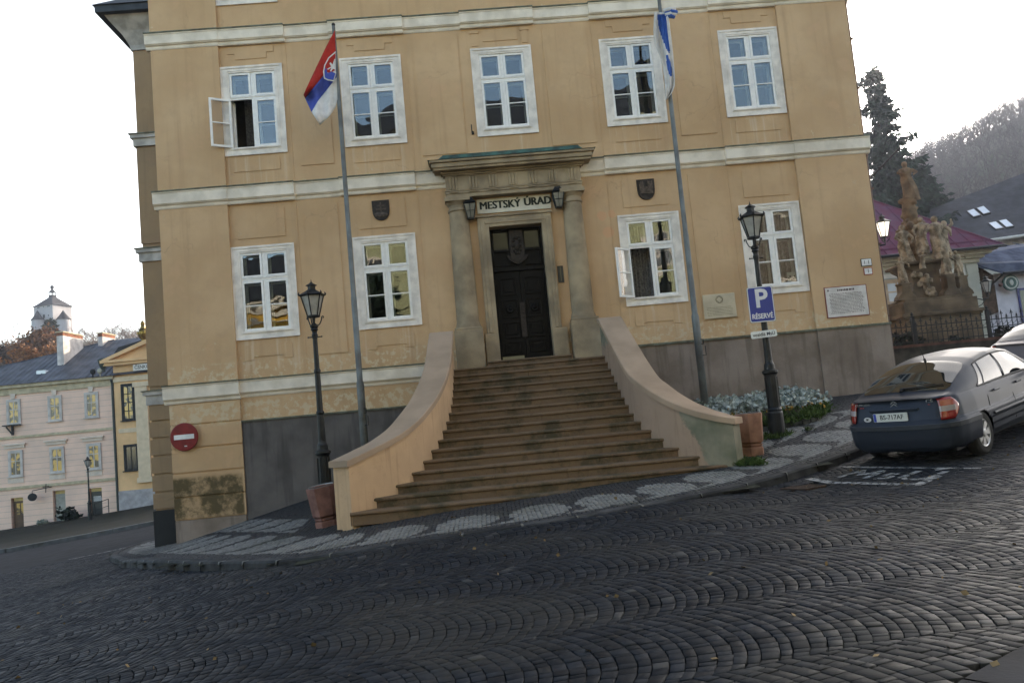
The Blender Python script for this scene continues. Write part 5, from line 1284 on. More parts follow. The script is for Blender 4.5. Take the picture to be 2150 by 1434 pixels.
# ------------------------------------------------------------------ plague column
M_OLDST = mat('brown_weathered_stone', (.155, .115, .075), .95, .15, var=.35, scale=1.6, c2=(.075, .058, .04), bmp=.6, bscale=14)
M_STAT = mat('pale_statue_stone', (.33, .265, .185), .95, .1, var=.4, scale=4.5, c2=(.115, .09, .06), bmp=.6, bscale=22)
M_STATB = mat('brown_statue_stone', (.20, .135, .08), .95, .1, var=.3, scale=3.2, c2=(.10, .07, .045), bmp=.6, bscale=20)
O = np.array([22.18, 10.61, .65])-FH*1.3; col_ = bthing('plague_column', 'baroque stone column crowded with carved saints behind the iron fence', 'monument', O)
SX, SY = .3, 1.35
mb = MB()
def sq(mb, hw, z0, z1, m=0): mb.box(SX-hw, SX+hw, SY-hw, SY+hw, z0, z1, m)
sq(mb, 1.55, -1.5, .25); sq(mb, 1.36, .2501, 1.16); sq(mb, 1.42, 1.1601, 1.24); sq(mb, 1.50, 1.2401, 1.36); sq(mb, 1.34, 1.3601, 1.80); sq(mb, 1.24, 1.8001, 1.92)
for x in (-.75, -.1, .55): mb.box(SX+x-.02, SX+x+.30, SY-1.385, SY-1.3601, .35, 1.05)
mb.build('base', M_OLDST, col_, bevel=.03)
mb = MB(); mb.prism([(SX-.68,1.92),(SX+.68,1.92),(SX+.60,2.2),(SX+.50,2.55),(SX+.52,3.0),(SX+.72,3.12),(SX+.80,3.22),(SX-.80,3.22),(SX-.72,3.12),(SX-.52,3.0),(SX-.50,2.55),(SX-.60,2.2)], SY-.62, SY+.62)
mb.box(SX-.85, SX+.85, SY-.85, SY+.85, 3.221, 3.34); mb.build('pedestal', M_OLDST, col_, bevel=.03)
for sx, sy, h in ((-1.02, -.85, .62), (1.08, -.85, .70), (.55, -1.0, .78)):
    mb = MB(); mb.prism([(sx-.34+SX,1.92),(sx+.34+SX,1.92),(sx+.30+SX,2.05),(sx+.16+SX,2.2),(sx+.15+SX,1.92+h-.08),(sx+.24+SX,1.92+h),(sx-.24+SX,1.92+h),(sx-.15+SX,1.92+h-.08),(sx-.16+SX,2.2),(sx-.30+SX,2.05)], SY+sy-.22, SY+sy+.22)
    mb.build('scroll_pedestal', M_OLDST, col_, bevel=.02)
mb = MB(); pts = []
for k in range(15):
    z = 3.34+k*(2.55/14); r_ = .30+.035*math.sin(k*1.9)+.02*math.cos(k*3.1)-.004*k; pts.append((r_, z))
mb.lathe(pts, 16, (SX+.0, SY, 0)); st = len(mb.v)
for k in range(46):
    a = random.uniform(0, 6.28); z = random.uniform(3.5, 5.8); mb.ball((SX+.28*math.cos(a), SY+.28*math.sin(a), z), random.uniform(.07, .14), 6, 0, (1, 1, .8))
for x, y, z, r_ in ((SX-.42,SY-.1,4.75,.14),(SX-.58,SY-.15,4.62,.09),(SX-.2,SY-.32,4.78,.15),(SX+.3,SY-.2,4.80,.17),(SX+.42,SY-.1,4.55,.12),(SX+.05,SY-.35,4.9,.14)): mb.ball((x, y, z), r_, 8)
mb.tube([(SX-.3,SY-.15,4.72),(SX-.55,SY-.2,4.62),(SX-.72,SY-.22,4.60)], [.08,.06,.04], 6)
o = mb.build('column_shaft', M_STATB, col_, smooth=True); rm_ = o.modifiers.new('merge', 'REMESH'); rm_.mode = 'VOXEL'; rm_.voxel_size = .035; rm_.use_smooth_shade = True
def figure(x, y, z, h, m, face=0, lean=0, arms=((-.2, .55, -.1), (.2, .6, -.1)), seed=0, staff=None, wide=1.0, name='figure'):
    r_ = random.Random(seed); mb = MB(); n = 18; P = []
    prof = [(0, .175), (.06, .17), (.2, .155), (.35, .145), (.48, .135), (.56, .115), (.63, .11), (.72, .135), (.79, .14), (.83, .10), (.855, .05), (.875, .045)]
    ph = r_.uniform(0, 6)
    for f, r in prof:
        fold = (.16 if f < .6 else .05); row = []
        for k in range(n):
            a = 2*math.pi*k/n; rr = r*h*wide*(1+fold*math.sin(a*5+ph+f*4)+fold*.5*math.sin(a*8-f*9))
            row.append((x+lean*h*f**1.5+rr*1.05*math.cos(a)+.03*h*math.sin(f*5+ph), y+rr*.78*math.sin(a), z+f*h))
        P.append(row)
    mb.grid(P, 0, True); mb.add(P[0], [tuple(range(n))]); mb.add(P[-1], [tuple(range(n))])
    hx = x+lean*h*.9+.03*h*math.sin(4.3+ph); mb.ball((hx+.01, y-.015*h, z+.935*h), .072*h, 10, 0, (.86, .95, 1.12))
    mb.ball((hx+.01, y+.02*h, z+.95*h), .075*h, 8, 0, (1.0, .9, 1.0)); mb.tube([(hx, y-.07*h, z+.945*h), (hx, y-.095*h, z+.92*h)], [.01*h, .014*h], 5)
    for i, (ax_, az, ay) in enumerate(arms):
        sx = (-1 if i == 0 else 1)*.12*h*wide; s0 = (x+lean*h*.75+sx, y, z+.79*h); e1 = (x+lean*h*.7+sx*1.55+ax_*h*.25, y-.05*h, z+(.79+az)*.5*h); hd = (x+lean*h*.7+ax_*h, y+ay*h, z+az*h)
        mb.tube([s0, e1, hd], [.05*h, .042*h, .026*h], 8); mb.ball(hd, .032*h, 6)
    for k in range(4):
        a = r_.uniform(-2.8, -.3); z0 = r_.uniform(.05, .5); mb.tube([(x+.13*h*wide*math.cos(a), y+.1*h*math.sin(a), z+z0*h), (x+.16*h*wide*math.cos(a+.3), y+.13*h*math.sin(a+.3), z+max(0, z0-.3)*h)], [.03*h, .045*h], 6)
    if staff: mb.tube([(x+staff[0]*h, y-.1*h, z+staff[1]*h), (x+staff[2]*h, y-.1*h, z+staff[3]*h)], .018*h, 6)
    o = mb.build(name, m, col_, smooth=True); rm_ = o.modifiers.new('merge', 'REMESH'); rm_.mode = 'VOXEL'; rm_.voxel_size = .015*max(h, .8)
    rm_.use_smooth_shade = True; return o
figure(SX+.12, SY, 5.80, 1.50, M_STATB, 0, -.03, ((-.12, .66, -.16), (.10, .63, -.17)), 3, None, 1.12)
figure(-.30, SY-.55, 3.34, 1.42, M_STAT, 0, -.05, ((-.12, .55, -.15), (.16, .5, -.15)), 11)
figure(.22, SY-.75, 3.60, 1.36, M_STAT, 0, .02, ((-.22, .5, -.12), (.12, .75, -.1)), 5, None, .95)
figure(.80, SY-.85, 3.30, 1.62, M_STAT, 0, -.02, ((-.34, .48, -.12), (.25, .52, -.1)), 8, None, 1.15)
figure(1.22, SY-.45, 3.34, 1.45, M_STAT, 0, .03, ((-.1, .6, -.14), (.20, 1.02, -.05)), 9, None, .85)
figure(SX-1.02, SY-.85, 2.54, .98, M_STAT, 0, .04, ((-.18, .72, -.1), (.24, .6, -.1)), 21)
figure(SX+1.08, SY-.85, 2.62, .95, M_STAT, 0, -.02, ((-.1, .6, -.1), (.28, .7, -.1)), 22)
figure(SX+.55, SY-1.0, 2.70, 1.10, M_STAT, 0, .0, ((-.2, .8, -.1), (.14, .6, -.12)), 23)
figure(.02, SY-.98, 3.0, .62, M_STAT, 0, .1, ((-.2, .8, -.1), (.24, .9, -.1)), 24)
mb = MB(); random.seed(4)
for k in range(26): mb.ball((SX-.18+random.gauss(0, .17), SY-.72+random.uniform(-.1, .1), 2.48+random.gauss(0, .26)), random.uniform(.07, .14), 6, 0, (1, .7, 1.1))
o = mb.build('carved_cartouche', M_STAT, col_, smooth=True); rm_ = o.modifiers.new('merge', 'REMESH'); rm_.mode = 'VOXEL'; rm_.voxel_size = .03; rm_.use_smooth_shade = True

# ------------------------------------------------------------------ iron fence on its low wall
O = np.array([21.39, 6.62, .69]); fen = bthing('iron_fence', 'black wrought iron fence of spiked bars on a low brown brick wall round the monument', 'fence', O)
mb = MB(); mb.box(-3.6, 6.5, -.16, .16, -1.6, .0); mb.build('low_wall', mat('sooty_wall', (.055, .05, .042), .95, .1, var=.5, scale=3, c2=(.03, .03, .025), bmp=.5, bscale=16), fen)
mb = MB(); mb.box(-3.65, 6.55, -.21, .21, .001, .085); mb.build('coping', mat('red_brown_coping', (.12, .06, .045), .9, .2, var=.3, scale=3), fen)
mb = MB()
for z in (.16, .42, .66): mb.box(-3.6, 6.5, -.015, .015, z, z+.03)
x = -3.55; k = 0
while x < 6.5:
    h = .86 if k % 2 == 0 else .74
    mb.tube([(x,0,.085),(x,0,h)], .013, 5); mb.lathe([(.004,h-.02),(.032,h+.03),(.012,h+.06),(.002,h+.12)], 5, (x,0,0)); mb.box(x-.05, x+.05, -.012, .012, h-.03, h-.005)
    mb.tube([(x-.06,0,.54),(x-.03,0,.60),(x,0,.54),(x+.03,0,.48),(x+.06,0,.54)], .010, 4); x += .165; k += 1
mb.build('railing', M_WROUGHT, fen)
for px_ in (-1.5, .95, 3.4):
    mb = MB(); mb.box(px_-.05, px_+.05, -.05, .05, .085, .98); mb.lathe([(.06,.98),(.07,1.0),(.03,1.04),(.05,1.08),(.02,1.14)], 8, (px_,0,0)); mb.build('post', M_WROUGHT, fen)
rng2 = np.random.default_rng(3)
def bush(name, label, pos, r, n, size, m, cat='shrub', sc=(1,1,1)):
    pts = rng2.normal(0, 1, (n, 3)); pts /= np.linalg.norm(pts, axis=1, keepdims=True); pts *= (rng2.random((n, 1))**.4)*r*np.array(sc); pts[:,2] += r*sc[2]*.8
    t = thing(name, label, cat, pos)
    o = leafmesh('foliage', pts, size, 6, m, (size*.4,)*3, .4, .4); o.parent = t
    mb = MB(); mb.tube([(0,0,-.3),(0,0,r)], .03, 5); mb.build('stem', M_BARK, t); return t
M_BARK = mat('dark_bark', (.045, .038, .032), .95, .1, var=.3, scale=6)
M_DKLEAF = mat('dark_leaf', (.028, .036, .026), .85, .2, var=.4, scale=4, island=.35)
p = at(2113, 712, 27.4); bush('shrub', 'dark leafy shrub with pale blooms growing through the iron fence', (p[0], p[1], p[2]-.35), .42, 160, .12, M_DKLEAF)
p = at(1900, 722, 28.6); bush('shrub', 'dark low shrub at the foot of the monument base behind the fence', (p[0], p[1], p[2]-.6), .6, 150, .12, M_DKLEAF)
p = at(2010, 730, 28.4); bush('shrub', 'dark straggly shrub right of the monument base behind the fence', (p[0], p[1], p[2]-.5), .5, 130, .12, M_DKLEAF)

# ------------------------------------------------------------------ houses on the right
M_CREAMW = mat('pale_grey_green_render', (.44, .43, .36), .9, .2, var=.1, scale=1.2); M_FIELD = mat('grey_green_field', (.31, .32, .265), .9, .2, var=.12); M_BANDW = mat('white_band', (.62, .59, .53), .85, .2, var=.08)
O = np.array([26.34, 20.69, 9.16])
hs = bthing('violet_roof_house', 'pale house with a wine red hipped metal roof behind the monument', 'house', (O[0], O[1], 0)); dz = 9.16
def zl(z): return z+dz
mb = MB(); mb.box(-5, 4.62, 0, 9, zl(-11), zl(-3.75)); mb.build('wall', M_CREAMW, hs)
mb = MB(); mb.box(-5, 4.64, -.03, -.001, zl(-3.95), zl(-3.76)); mb.box(4.1, 4.64, -.05, -.031, zl(-9.5), zl(-3.96))
for z in np.arange(-9, -4, .42): mb.box(4.08, 4.66, -.055, -.0505, zl(z), zl(z)+.38)
mb.build('quoins', M_CREAMW, hs)
mb = MB()
for x0, x1 in ((-.7, 4.0), (-4.6, -.95)):
    mb.box(x0, x1, -.012, -.0015, zl(-6.75), zl(-4.1), 1); frame_box(mb, x0, x1, zl(-6.75), zl(-4.1), .2, -.025, -.0125, 0)
mb.build('painted_field', [M_BANDW, M_FIELD], hs)
M_WOODW = mat('tan_window_wood', (.48, .33, .21), .7, .3); M_PALEP = mat('pale_pane', (.45, .43, .45), .15, .6, var=.06)
for x0 in (2.3, -.05, -3.4): bwindow(hs, x0, x0+1.05, zl(-6.02), zl(-4.5), -.03, M_WOODW, M_PALEP, (1, 2), .1, 'window', .12)
mb = MB()
for z0, z1, o_ in ((-3.9, -3.7, .12), (-3.7, -3.55, .3), (-3.55, -3.42, .55)): mb.box(-5-o_, 4.62+o_, -o_, 9, zl(z0), zl(z1)-.001)
mb.box(-5.75, 5.37, -.78, 9.3, zl(-3.42), zl(-3.30)); mb.build('cornice', mat('cream_cornice', (.50, .45, .35), .85, .2, var=.1), hs)
M_WINE = mat('wine_red_sheet', (.13, .032, .055), .85, .08, .0, var=.2, scale=2, c2=(.13, .06, .09))
mb = MB(); e0 = zl(-3.3)
mb.add([(-5.9,-.95,e0),(5.6,-.95,e0),(5.6,9.6,e0),(-5.9,9.6,e0),(-1.6,4.3,zl(1.0)),(1.2,4.3,zl(1.0))], [(0,1,5,4),(1,2,5),(2,3,4,5),(3,0,4),(0,3,2,1)])
for k in range(1, 16):
    x = -5.9+k*11.5/16; a = Vector((x,-.95,e0)); tx = np.interp(x, [-5.9,-1.6,1.2,5.6], [0,1,1,0]); b_ = Vector((x, -.95+5.25*tx, e0+(zl(1)-e0)*tx)); mb.tube([a+Vector((0,0,.02)), b_+Vector((0,0,.02))], .03, 4)
mb.tube([(5.6,-.95,e0),(1.2,4.3,zl(1.0))], .07, 6); mb.box(-5.9, 5.2, -.55, -.42, e0+.10, e0+.42)
mb.build('roof', M_WINE, hs)
mb = MB(); mb.tube([(-6,-1.0,e0-.02),(5.65,-1.0,e0-.02)], .075, 8); mb.build('gutter', mat('dark_gutter', (.03, .028, .03), .6, .4), hs)
mb = MB(); mb.box(3.7, 3.98, -.045, -.0155, zl(-7.55), zl(-7.3)); mb.build('name_plate', mat('small_brown_plate', (.3, .2, .13), .7, .2), hs)
# white house with the blue sheet roof
O = np.array([31.07, 20.74, 0]); dz = 6.56
hb = bthing('blue_roof_house', 'low white house with a blue grey metal roof beside the wine red roofed house', 'house', O)
mb = MB(); mb.prism([(.95,zl(-8)),(9,zl(-8)),(9,zl(-1.9)),(.95,zl(-1.9))], .25, 8); mb.prism([(-.6,zl(-8)),(.95,zl(-8)),(.95,zl(-3.9)),(-.6,zl(-3.9))], .4, 8); mb.build('wall', mat('lilac_white_render', (.60, .56, .60), .9, .2, var=.1, scale=1.5), hb)
mb = MB(); mb.prism([(-.2,zl(-4.2)),(.93,zl(-3.85)),(.93,zl(-1.98)),(.1,zl(-1.3)),(-.6,zl(-1.2)),(-.6,zl(-4.2))], .2, .39); mb.build('boarded_gable', mat('brown_boards', (.10, .06, .04), .9, .2, var=.3, scale=5), hb)
M_BLUER = mat('blue_grey_sheet', (.085, .10, .14), .9, .05, .0, var=.25, scale=1.6, c2=(.04, .048, .075))
mb = MB(); mb.add([(-.35,-.05,zl(-1.25)),(1.1,-.45,zl(-1.98)),(10,-.45,zl(-1.93)),(10,5,zl(.35)),(-1.5,5,zl(.1)),(-1.5,.6,zl(-.9))], [(0,1,2,3,4,5)])
mb.add([(-.35,-.05,zl(-1.33)),(1.1,-.45,zl(-2.06)),(10,-.45,zl(-2.01)),(10,5,zl(.27)),(-1.5,5,zl(.0)),(-1.5,.6,zl(-1.0))], [(5,4,3,2,1,0)])
for k in range(14):
    x = -1.2+k*.62; t0 = max(0, (1.1-x)/2.6); a = Vector((x+.0, -.45+1.05*t0, zl(-1.97)+1.07*t0+.03)); b_ = Vector((x-.5, 5, zl(.12)+.02*k+.02)); mb.tube([a, b_], .025, 4)
mb.build('roof', M_BLUER, hb)
mb = MB(); mb.tube([(1.05,-.5,zl(-2.0)),(10,-.5,zl(-1.95))], .07, 8); mb.tube([(1.0,-.45,zl(-2.05)),(.75,.1,zl(-2.45))], .05, 6); mb.build('gutter', bpy.data.materials['dark_gutter'], hb)
bwindow(hb, 2.0, 3.6, zl(-4.5), zl(-2.75), .22, mat('blue_shop_frame', (.035, .035, .16), .5, .4), M_PANE, (1, 0), .16, 'shop_window')
s = bthing('round_sign', 'round green and white projecting sign on the white house with the blue roof', 'sign', (*(O[:2]+RH[:2]*1.52+FH[:2]*-.1), zl(-2.47)))
mb = MB(); mb.lathe([(.40,0),(.40,.10)], 28, m=0); mb.lathe([(.33,.101),(.33,.12)], 28, m=1); mb.lathe([(.26,.121),(.26,.135)], 28, m=0); mb.ball((0,0,.15), .13, 8, 1, (.8,1.2,.2)); mb.xf(Matrix.Rotation(R(90), 4, 'X'))
mb.build('disc', [mat('sign_green', (.03, .075, .06), .5, .4), mat('sign_cream', (.45, .45, .40), .5, .4)], s)
mb = MB(); mb.ball((-.5,-.05,-.05), .11, 8); mb.tube([(-.5,-.05,-.05),(-.38,-.02,0)], .04, 6); mb.build('spotlight', mat('red_brown_lamp', (.14, .05, .04), .6, .3), s)
M_LIT = bpy.data.materials.new('sky_glow_lantern_glass'); M_LIT.use_nodes = True; b = M_LIT.node_tree.nodes['Principled BSDF']; b.inputs['Emission Color'].default_value = (1, .98, .93, 1); b.inputs['Emission Strength'].default_value = .45  # added emission stands in for bright sky showing in the unlit lantern's glass
# small wall lantern at the far house
def bracket_lamp(label, P, armdir, armlen, h=.9, glass=None, name='bracket_lamp'):
    t = thing(name, label, 'wall lamp', tuple(P), group='lamps on wall brackets'); k = h/.9
    mb = MB(); ro = R(22); n6 = 6; rb, rt = .10*k, .20*k; zb_, zt = -.20*k, .20*k
    mb.lathe([(.02,zb_-.14*k),(.03,zb_-.06*k),(.03,zb_-.02*k),(rb,zb_-.015*k),(rb+.02,zb_),(rb,zb_+.012*k)], n6, rot=ro)
    mb.lathe([(rt,zt-.004),(rt+.03,zt),(rt+.03,zt+.02*k),(.13*k,zt+.08*k),(.075*k,zt+.11*k),(.07*k,zt+.17*k),(.10*k,zt+.175*k),(.03*k,zt+.22*k),(.004,zt+.28*k)], n6, rot=ro)
    for q in range(n6):
        a = ro+q*math.pi/3; ca, sa = math.cos(a), math.sin(a); mb.tube([(rb*ca,rb*sa,zb_),(rt*ca,rt*sa,zt)], .012*k, 5)
        if q % 2: mb.tube([(.04*ca,.04*sa,zb_-.16*k),(.12*ca,.12*sa,zb_-.08*k),(.14*ca,.14*sa,zb_+.0)], .011*k, 5)
    mb.build('lantern_frame', M_IRON, t)
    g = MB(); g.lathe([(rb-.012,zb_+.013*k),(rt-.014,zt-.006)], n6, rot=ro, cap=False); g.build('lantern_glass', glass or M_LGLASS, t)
    d = Vector(armdir).normalized(); b0 = Vector((0,0,zb_-.14*k)); e = b0+d*armlen
    mb = MB(); mb.tube([b0, b0+Vector((0,0,-.08*k)), b0+d*armlen*.5+Vector((0,0,-.12*k)), e+Vector((0,0,-.05*k))], .022*k, 6)
    mb.tube([b0+d*armlen*.25+Vector((0,0,-.1*k)), b0+d*armlen*.6+Vector((0,0,-.30*k)), e+Vector((0,0,-.38*k))], .016*k, 6); mb.box(e.x-.03, e.x+.03, e.y-.03, e.y+.03, e.z-.45*k, e.z+.05*k)
    mb.build('bracket', M_IRON, t); return t
bracket_lamp('iron lantern on a wall bracket between the two far houses on the right', at(2072, 603, 40.5), (-1, .2, 0), .55, 1.15)
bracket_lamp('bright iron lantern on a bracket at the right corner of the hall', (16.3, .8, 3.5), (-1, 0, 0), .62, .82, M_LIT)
# big dark roof behind
O = np.array([38.56, 37.98, 0]); dz = 12.3
hd = bthing('dark_roof_house', 'large house under a wide dark tiled roof with two pairs of skylights', 'house', O)
mb = MB(); mb.box(2.5, 22, 2.2, 14, zl(-13), zl(-2.3)); mb.build('wall', mat('cream_render', (.5, .45, .38), .9, .2), hd)
slope = lambda x, t: (x-.8*t*0, 1.4+5.5*t, 0)
def rp(x, t): return (x, .9+7*t, zl(-3.1+.045*x)+t*(3.0+.24*x))
M_TILE = mat('dark_slate_tiles', (.030, .033, .043), .8, .25, var=.25, scale=1.5, bmp=.7, bscale=9)
mb = MB()
mb.grid([[rp(x, t) for x in (-6, 0, 4, 8, 14, 22)] for t in (0, .5, 1)])
mb.grid([[(rp(x, 1)[0], rp(x, 1)[1]+7*q, rp(x, 1)[2]-3.5*q-.01) for x in (-6, 0, 8, 22)] for q in (0, 1)])
o = mb.build('roof', M_TILE, hd)
mb = MB(); mb.tube([(*rp(1.5, 0)[:1], .8, rp(1.5, 0)[2]-.05), (rp(22, 0)[0], .8, rp(22, 0)[2]-.05)], .11, 8); mb.build('gutter', mat('pale_gutter', (.5, .46, .42), .6, .4), hd)
M_SKYL = mat('skylight_glass', (.5, .55, .62), .03, 1.0, var=.05)
def skyl(x, t, w=.62, dt=.17):
    g = MB(); q = [rp(x, t), rp(x+w, t), rp(x+w+.18, t+dt), rp(x+.18, t+dt)]; q = [Vector(p)+Vector((0,-.10,.09)) for p in q]
    b_ = [p+Vector((0,.07,-.09)) for p in q]; c_ = sum(q, Vector())/4
    g.add(q+b_, [(0,1,2,3),(0,4,5,1),(1,5,6,2),(2,6,7,3),(3,7,4,0)]); o = g.build('skylight', M_IRON, hd)
    g = MB(); g.add([c_+(p-c_)*.84+Vector((0,-.012,.01)) for p in q], [(0,1,2,3)]); g.build('pane', M_SKYL, o)
for x, t in ((6.15, .52), (6.95, .52), (6.25, .17), (7.05, .17)): skyl(x, t)

# ------------------------------------------------------------------ cable and its tensioner
s = thing('overhead_cable', 'thin overhead cable running from the right corner of the hall up out of the picture', 'cable', (15.9, .5, 4.75), world=True)
A_, B_, C_, D_ = np.array([15.72,.5,4.66]), np.array([18.0,1.1,6.55]), np.array([20.19,3.01,7.95]), np.array([30.0,4.0,16.5])
p1, p2, p3 = ony(1830, 372, .5), at(1890, 310, 20.8), at(2150, 98, 25)
mb = MB(); mb.tube([p1-np.array([.3,0,.25]), p1, p2], .022, 6); mb.ball(tuple(p1+(p2-p1)*.3), .04, 6, 0, (1.6,1,1.4)); mb.build('tensioner_rod', M_IRON, s)
mb = MB(); d = p3-p2; mb.tube([tuple(p2+d*t-np.array([0,0,1.1*t*(1-t)])) for t in np.linspace(0, 1.6, 24)], .011, 5); mb.build('wire', mat('wire_grey', (.12, .12, .12), .6, .3), s)
# ------------------------------------------------------------------ houses on the left
O = np.array([-20.03, 38.96, -4.05])
hl = bthing('grey_house', 'three storey pink grey house with lit yellow reflections in its windows, far left', 'house', O)
m, nt, b = basemat('pink_grey_render', .9, .2); x_, y_, z_ = zpos(nt)
colr = mixc(nt, ramp(nt, noise_node(nt, .8, 5), .3, .7), (.80, .55, .43), (.68, .48, .38))
gr = math_(nt, 'FRACT', math_(nt, 'MULTIPLY', math_(nt, 'ADD', z_, 20.0), 2.55))
colr = mixc(nt, ramp(nt, gr, .06, .1, .45, 0), colr, (.22, .18, .165)); nt.links.new(colr, b.inputs['Base Color']); M_PINK = m
M_PINKT = mat('pale_house_trim', (.64, .53, .44), .85, .2, var=.1); M_YTRIM = mat('cream_string', (.48, .40, .27), .85, .2, var=.15)
openings = [(-7.27,-6.42,-.62,1.45),(-4.37,-3.5,-.66,1.68),(-1.88,-.97,-.6,1.62)]
mb = MB(); xs_ = sorted([-16, .12]+[q for o in openings for q in o[:2]]); zs_ = sorted([-3, 9.0]+[q for o in openings for q in o[2:]])
for i in range(len(xs_)-1):
    for j in range(len(zs_)-1):
        cx, cz = (xs_[i]+xs_[i+1])/2, (zs_[j]+zs_[j+1])/2
        if any(o[0] < cx < o[1] and o[2] < cz < o[3] for o in openings): continue
        mb.add([(xs_[i],0,zs_[j]),(xs_[i+1],0,zs_[j]),(xs_[i+1],0,zs_[j+1]),(xs_[i],0,zs_[j+1])], [(0,1,2,3)])
for o in openings: mb.add([(o[0],0,o[2]),(o[1],0,o[2]),(o[1],.35,o[2]),(o[0],.35,o[2]),(o[0],0,o[3]),(o[1],0,o[3]),(o[1],.35,o[3]),(o[0],.35,o[3])], [(0,3,7,4),(1,5,6,2),(4,7,6,5)])
mb.box(-16, .12, .36, 12, -3, 9.0); mb.build('wall', M_PINK, hl)
mb = MB()
for k in range(26): mb.box(-.62+(.12 if k % 2 else 0), .125, -.03, -.001, -.2+k*.36, -.2+k*.36+.33)
mb.build('quoins', M_PINK, hl)
mb = MB(); mb.box(-16.1, .2, -.10, -.0015, 5.5, 5.68); mb.box(-16.1, .2, -.10, -.0015, 2.02, 2.22); mb.build('string_course', M_YTRIM, hl)
mb = MB(); mb.box(-16.2, .2, -.10, -.001, 8.55, 9.0); mb.box(-16.3, .3, -.32, .5, 9.0001, 9.22); mb.build('eaves_cornice', M_YTRIM, hl)
M_REFLP = bpy.data.materials.new('painted_reflection_pane'); M_REFLP.use_nodes = True; nt = M_REFLP.node_tree; b = nt.nodes['Principled BSDF']  # yellow reflections are painted into the pane's base colour
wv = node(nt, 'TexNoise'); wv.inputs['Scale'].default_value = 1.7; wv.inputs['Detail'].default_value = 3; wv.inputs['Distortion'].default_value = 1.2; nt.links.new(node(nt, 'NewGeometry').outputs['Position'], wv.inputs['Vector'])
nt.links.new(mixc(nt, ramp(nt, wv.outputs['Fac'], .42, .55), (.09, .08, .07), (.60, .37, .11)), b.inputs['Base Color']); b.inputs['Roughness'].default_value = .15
M_HWIN = mat('grey_white_window_frame', (.50, .45, .41), .7, .3)
for xw in (-12.9, -10.1, -7.3, -4.42, -1.86):
    bwindow(hl, xw+.12, xw+.82, 6.55, 8.1, -.02, M_HWIN, M_REFLP, (1, 1), .08, 'window', .14)
    bwindow(hl, xw+.12, xw+.85, 2.98, 4.55, -.02, M_HWIN, M_REFLP, (1, 1), .08, 'window', .14)
    mb = MB(); mb.box(xw-.35, xw+1.25, -.20, -.002, 5.06, 5.17); mb.box(xw-.25, xw+1.15, -.10, -.002, 4.85, 5.0595); mb.build('window_hood', M_PINKT, hl)
    mb = MB(); mb.prism([(xw+.35,8.26),(xw+.6,8.26),(xw+.66,8.62),(xw+.29,8.62)], -.13, -.002); mb.build('keystone', M_PINKT, hl)
    mb = MB(); mb.box(xw-.1, xw+1.0, -.05, -.003, 2.45, 2.8); mb.build('apron', M_PINKT, hl)
for (x0, x1, z0, z1), mt, nm in zip(openings, (mat('brown_glazed_door', (.10, .055, .03), .6, .4), mat('grey_green_door', (.30, .30, .26), .7, .3), mat('black_shop_door', (.015, .016, .016), .4, .5)), range(3)):
    mb = MB(); mb.box(x0+.08, x1-.02, .22, .30, z0-.1, z1-.25, 0)
    d = mb.build('door', mt, hl)
    mb = MB(); mb.box(x0+.1, x1-.05, .2, .26, z1-.24, z1-.02); mb.build('fanlight', mat('painted_glow_fanlight', (.5, .34, .10), .3, .5), d)  # fanlight's glow is only painted, as a yellow base colour
    if nm == 0:
        mb = MB(); mb.box(x0+.28, x0+.50, .19, .2195, z0+.9, z1-.4); mb.box(x0+.58, x0+.80, .19, .2195, z0+.9, z1-.4); mb.build('pane', M_REFLP, d)
    if nm == 2:
        mb = MB(); random.seed(5)
        for k in range(5): mb.box(x0+.22, x0+.62+random.uniform(0, .2), .205, .2195, z1-.62-k*.07, z1-.58-k*.07)
        mb.build('lettering', mat('white_lettering', (.6, .6, .6), .6, .3), d)
M_LROOF = mat('grey_standing_seam_roof', (.075, .085, .105), .55, .45, .3, var=.35, scale=1.2, c2=(.035, .042, .052))
mb = MB(); ec, rl, rr = (-16.4, -.45, 9.23), (-2.5, 6.0, 12.6), (14, 6.0, 12.6)
mb.add([ec, (.25,-.45,9.23), (14,-.45,9.4), rr, rl, (-16.4,12.5,9.23), (14,12.5,9.23)], [(0,1,2,3,4),(0,4,5),(4,3,6,5)])
for k in range(44):
    x = -15.8+k*.42; t = min(1, (x+16.4)/13.9) if x < -2.5 else 1
    if x > .2: break
    mb.tube([(x,-.45,9.25),(x,-.45+6.45*t,9.25+3.37*t)], .028, 4)
mb.tube([ec, rl], .06, 5); mb.build('roof', M_LROOF, hl)
M_CHIM = mat('patchy_white_plaster', (.62, .57, .53), .9, .2, var=.2, scale=1.5, c2=(.40, .36, .34), bmp=.4, bscale=8); M_BRK = mat('brick_red', (.24, .10, .06), .9, .2, var=.3, scale=4)
def chimney(par, x0, x1, y0, y1, z0, z1):
    mb = MB(); mb.box(x0, x1, y0, y1, z0, z1-.25, 0); mb.box(x0+.002, x1-.002, y0+.002, y1-.002, z1-.2499, z1, 1); mb.box(x0-.06, x1+.06, y0-.06, y1+.06, z1+.0001, z1+.08, 2); mb.build('chimney', [M_CHIM, M_BRK, M_YTRIM], par)
chimney(hl, -4.83, -4.36, 2.1, 4.9, 10.0, 12.95); chimney(hl, -3.28, -2.92, 5.0, 7.0, 12.0, 13.05)
mb = MB(); mb.box(-5.7, -5.05, .9, 1.5, 9.9, 10.18); mb.build('skylight', bpy.data.materials['skylight_glass'], hl)
mb = MB(); mb.tube([(.14,-.25,9.0),(.14,-.12,8.7),(.16,-.12,-.3)], .085, 8); mb.build('downpipe', mat('dark_green_pipe', (.04, .05, .045), .6, .4), hl)
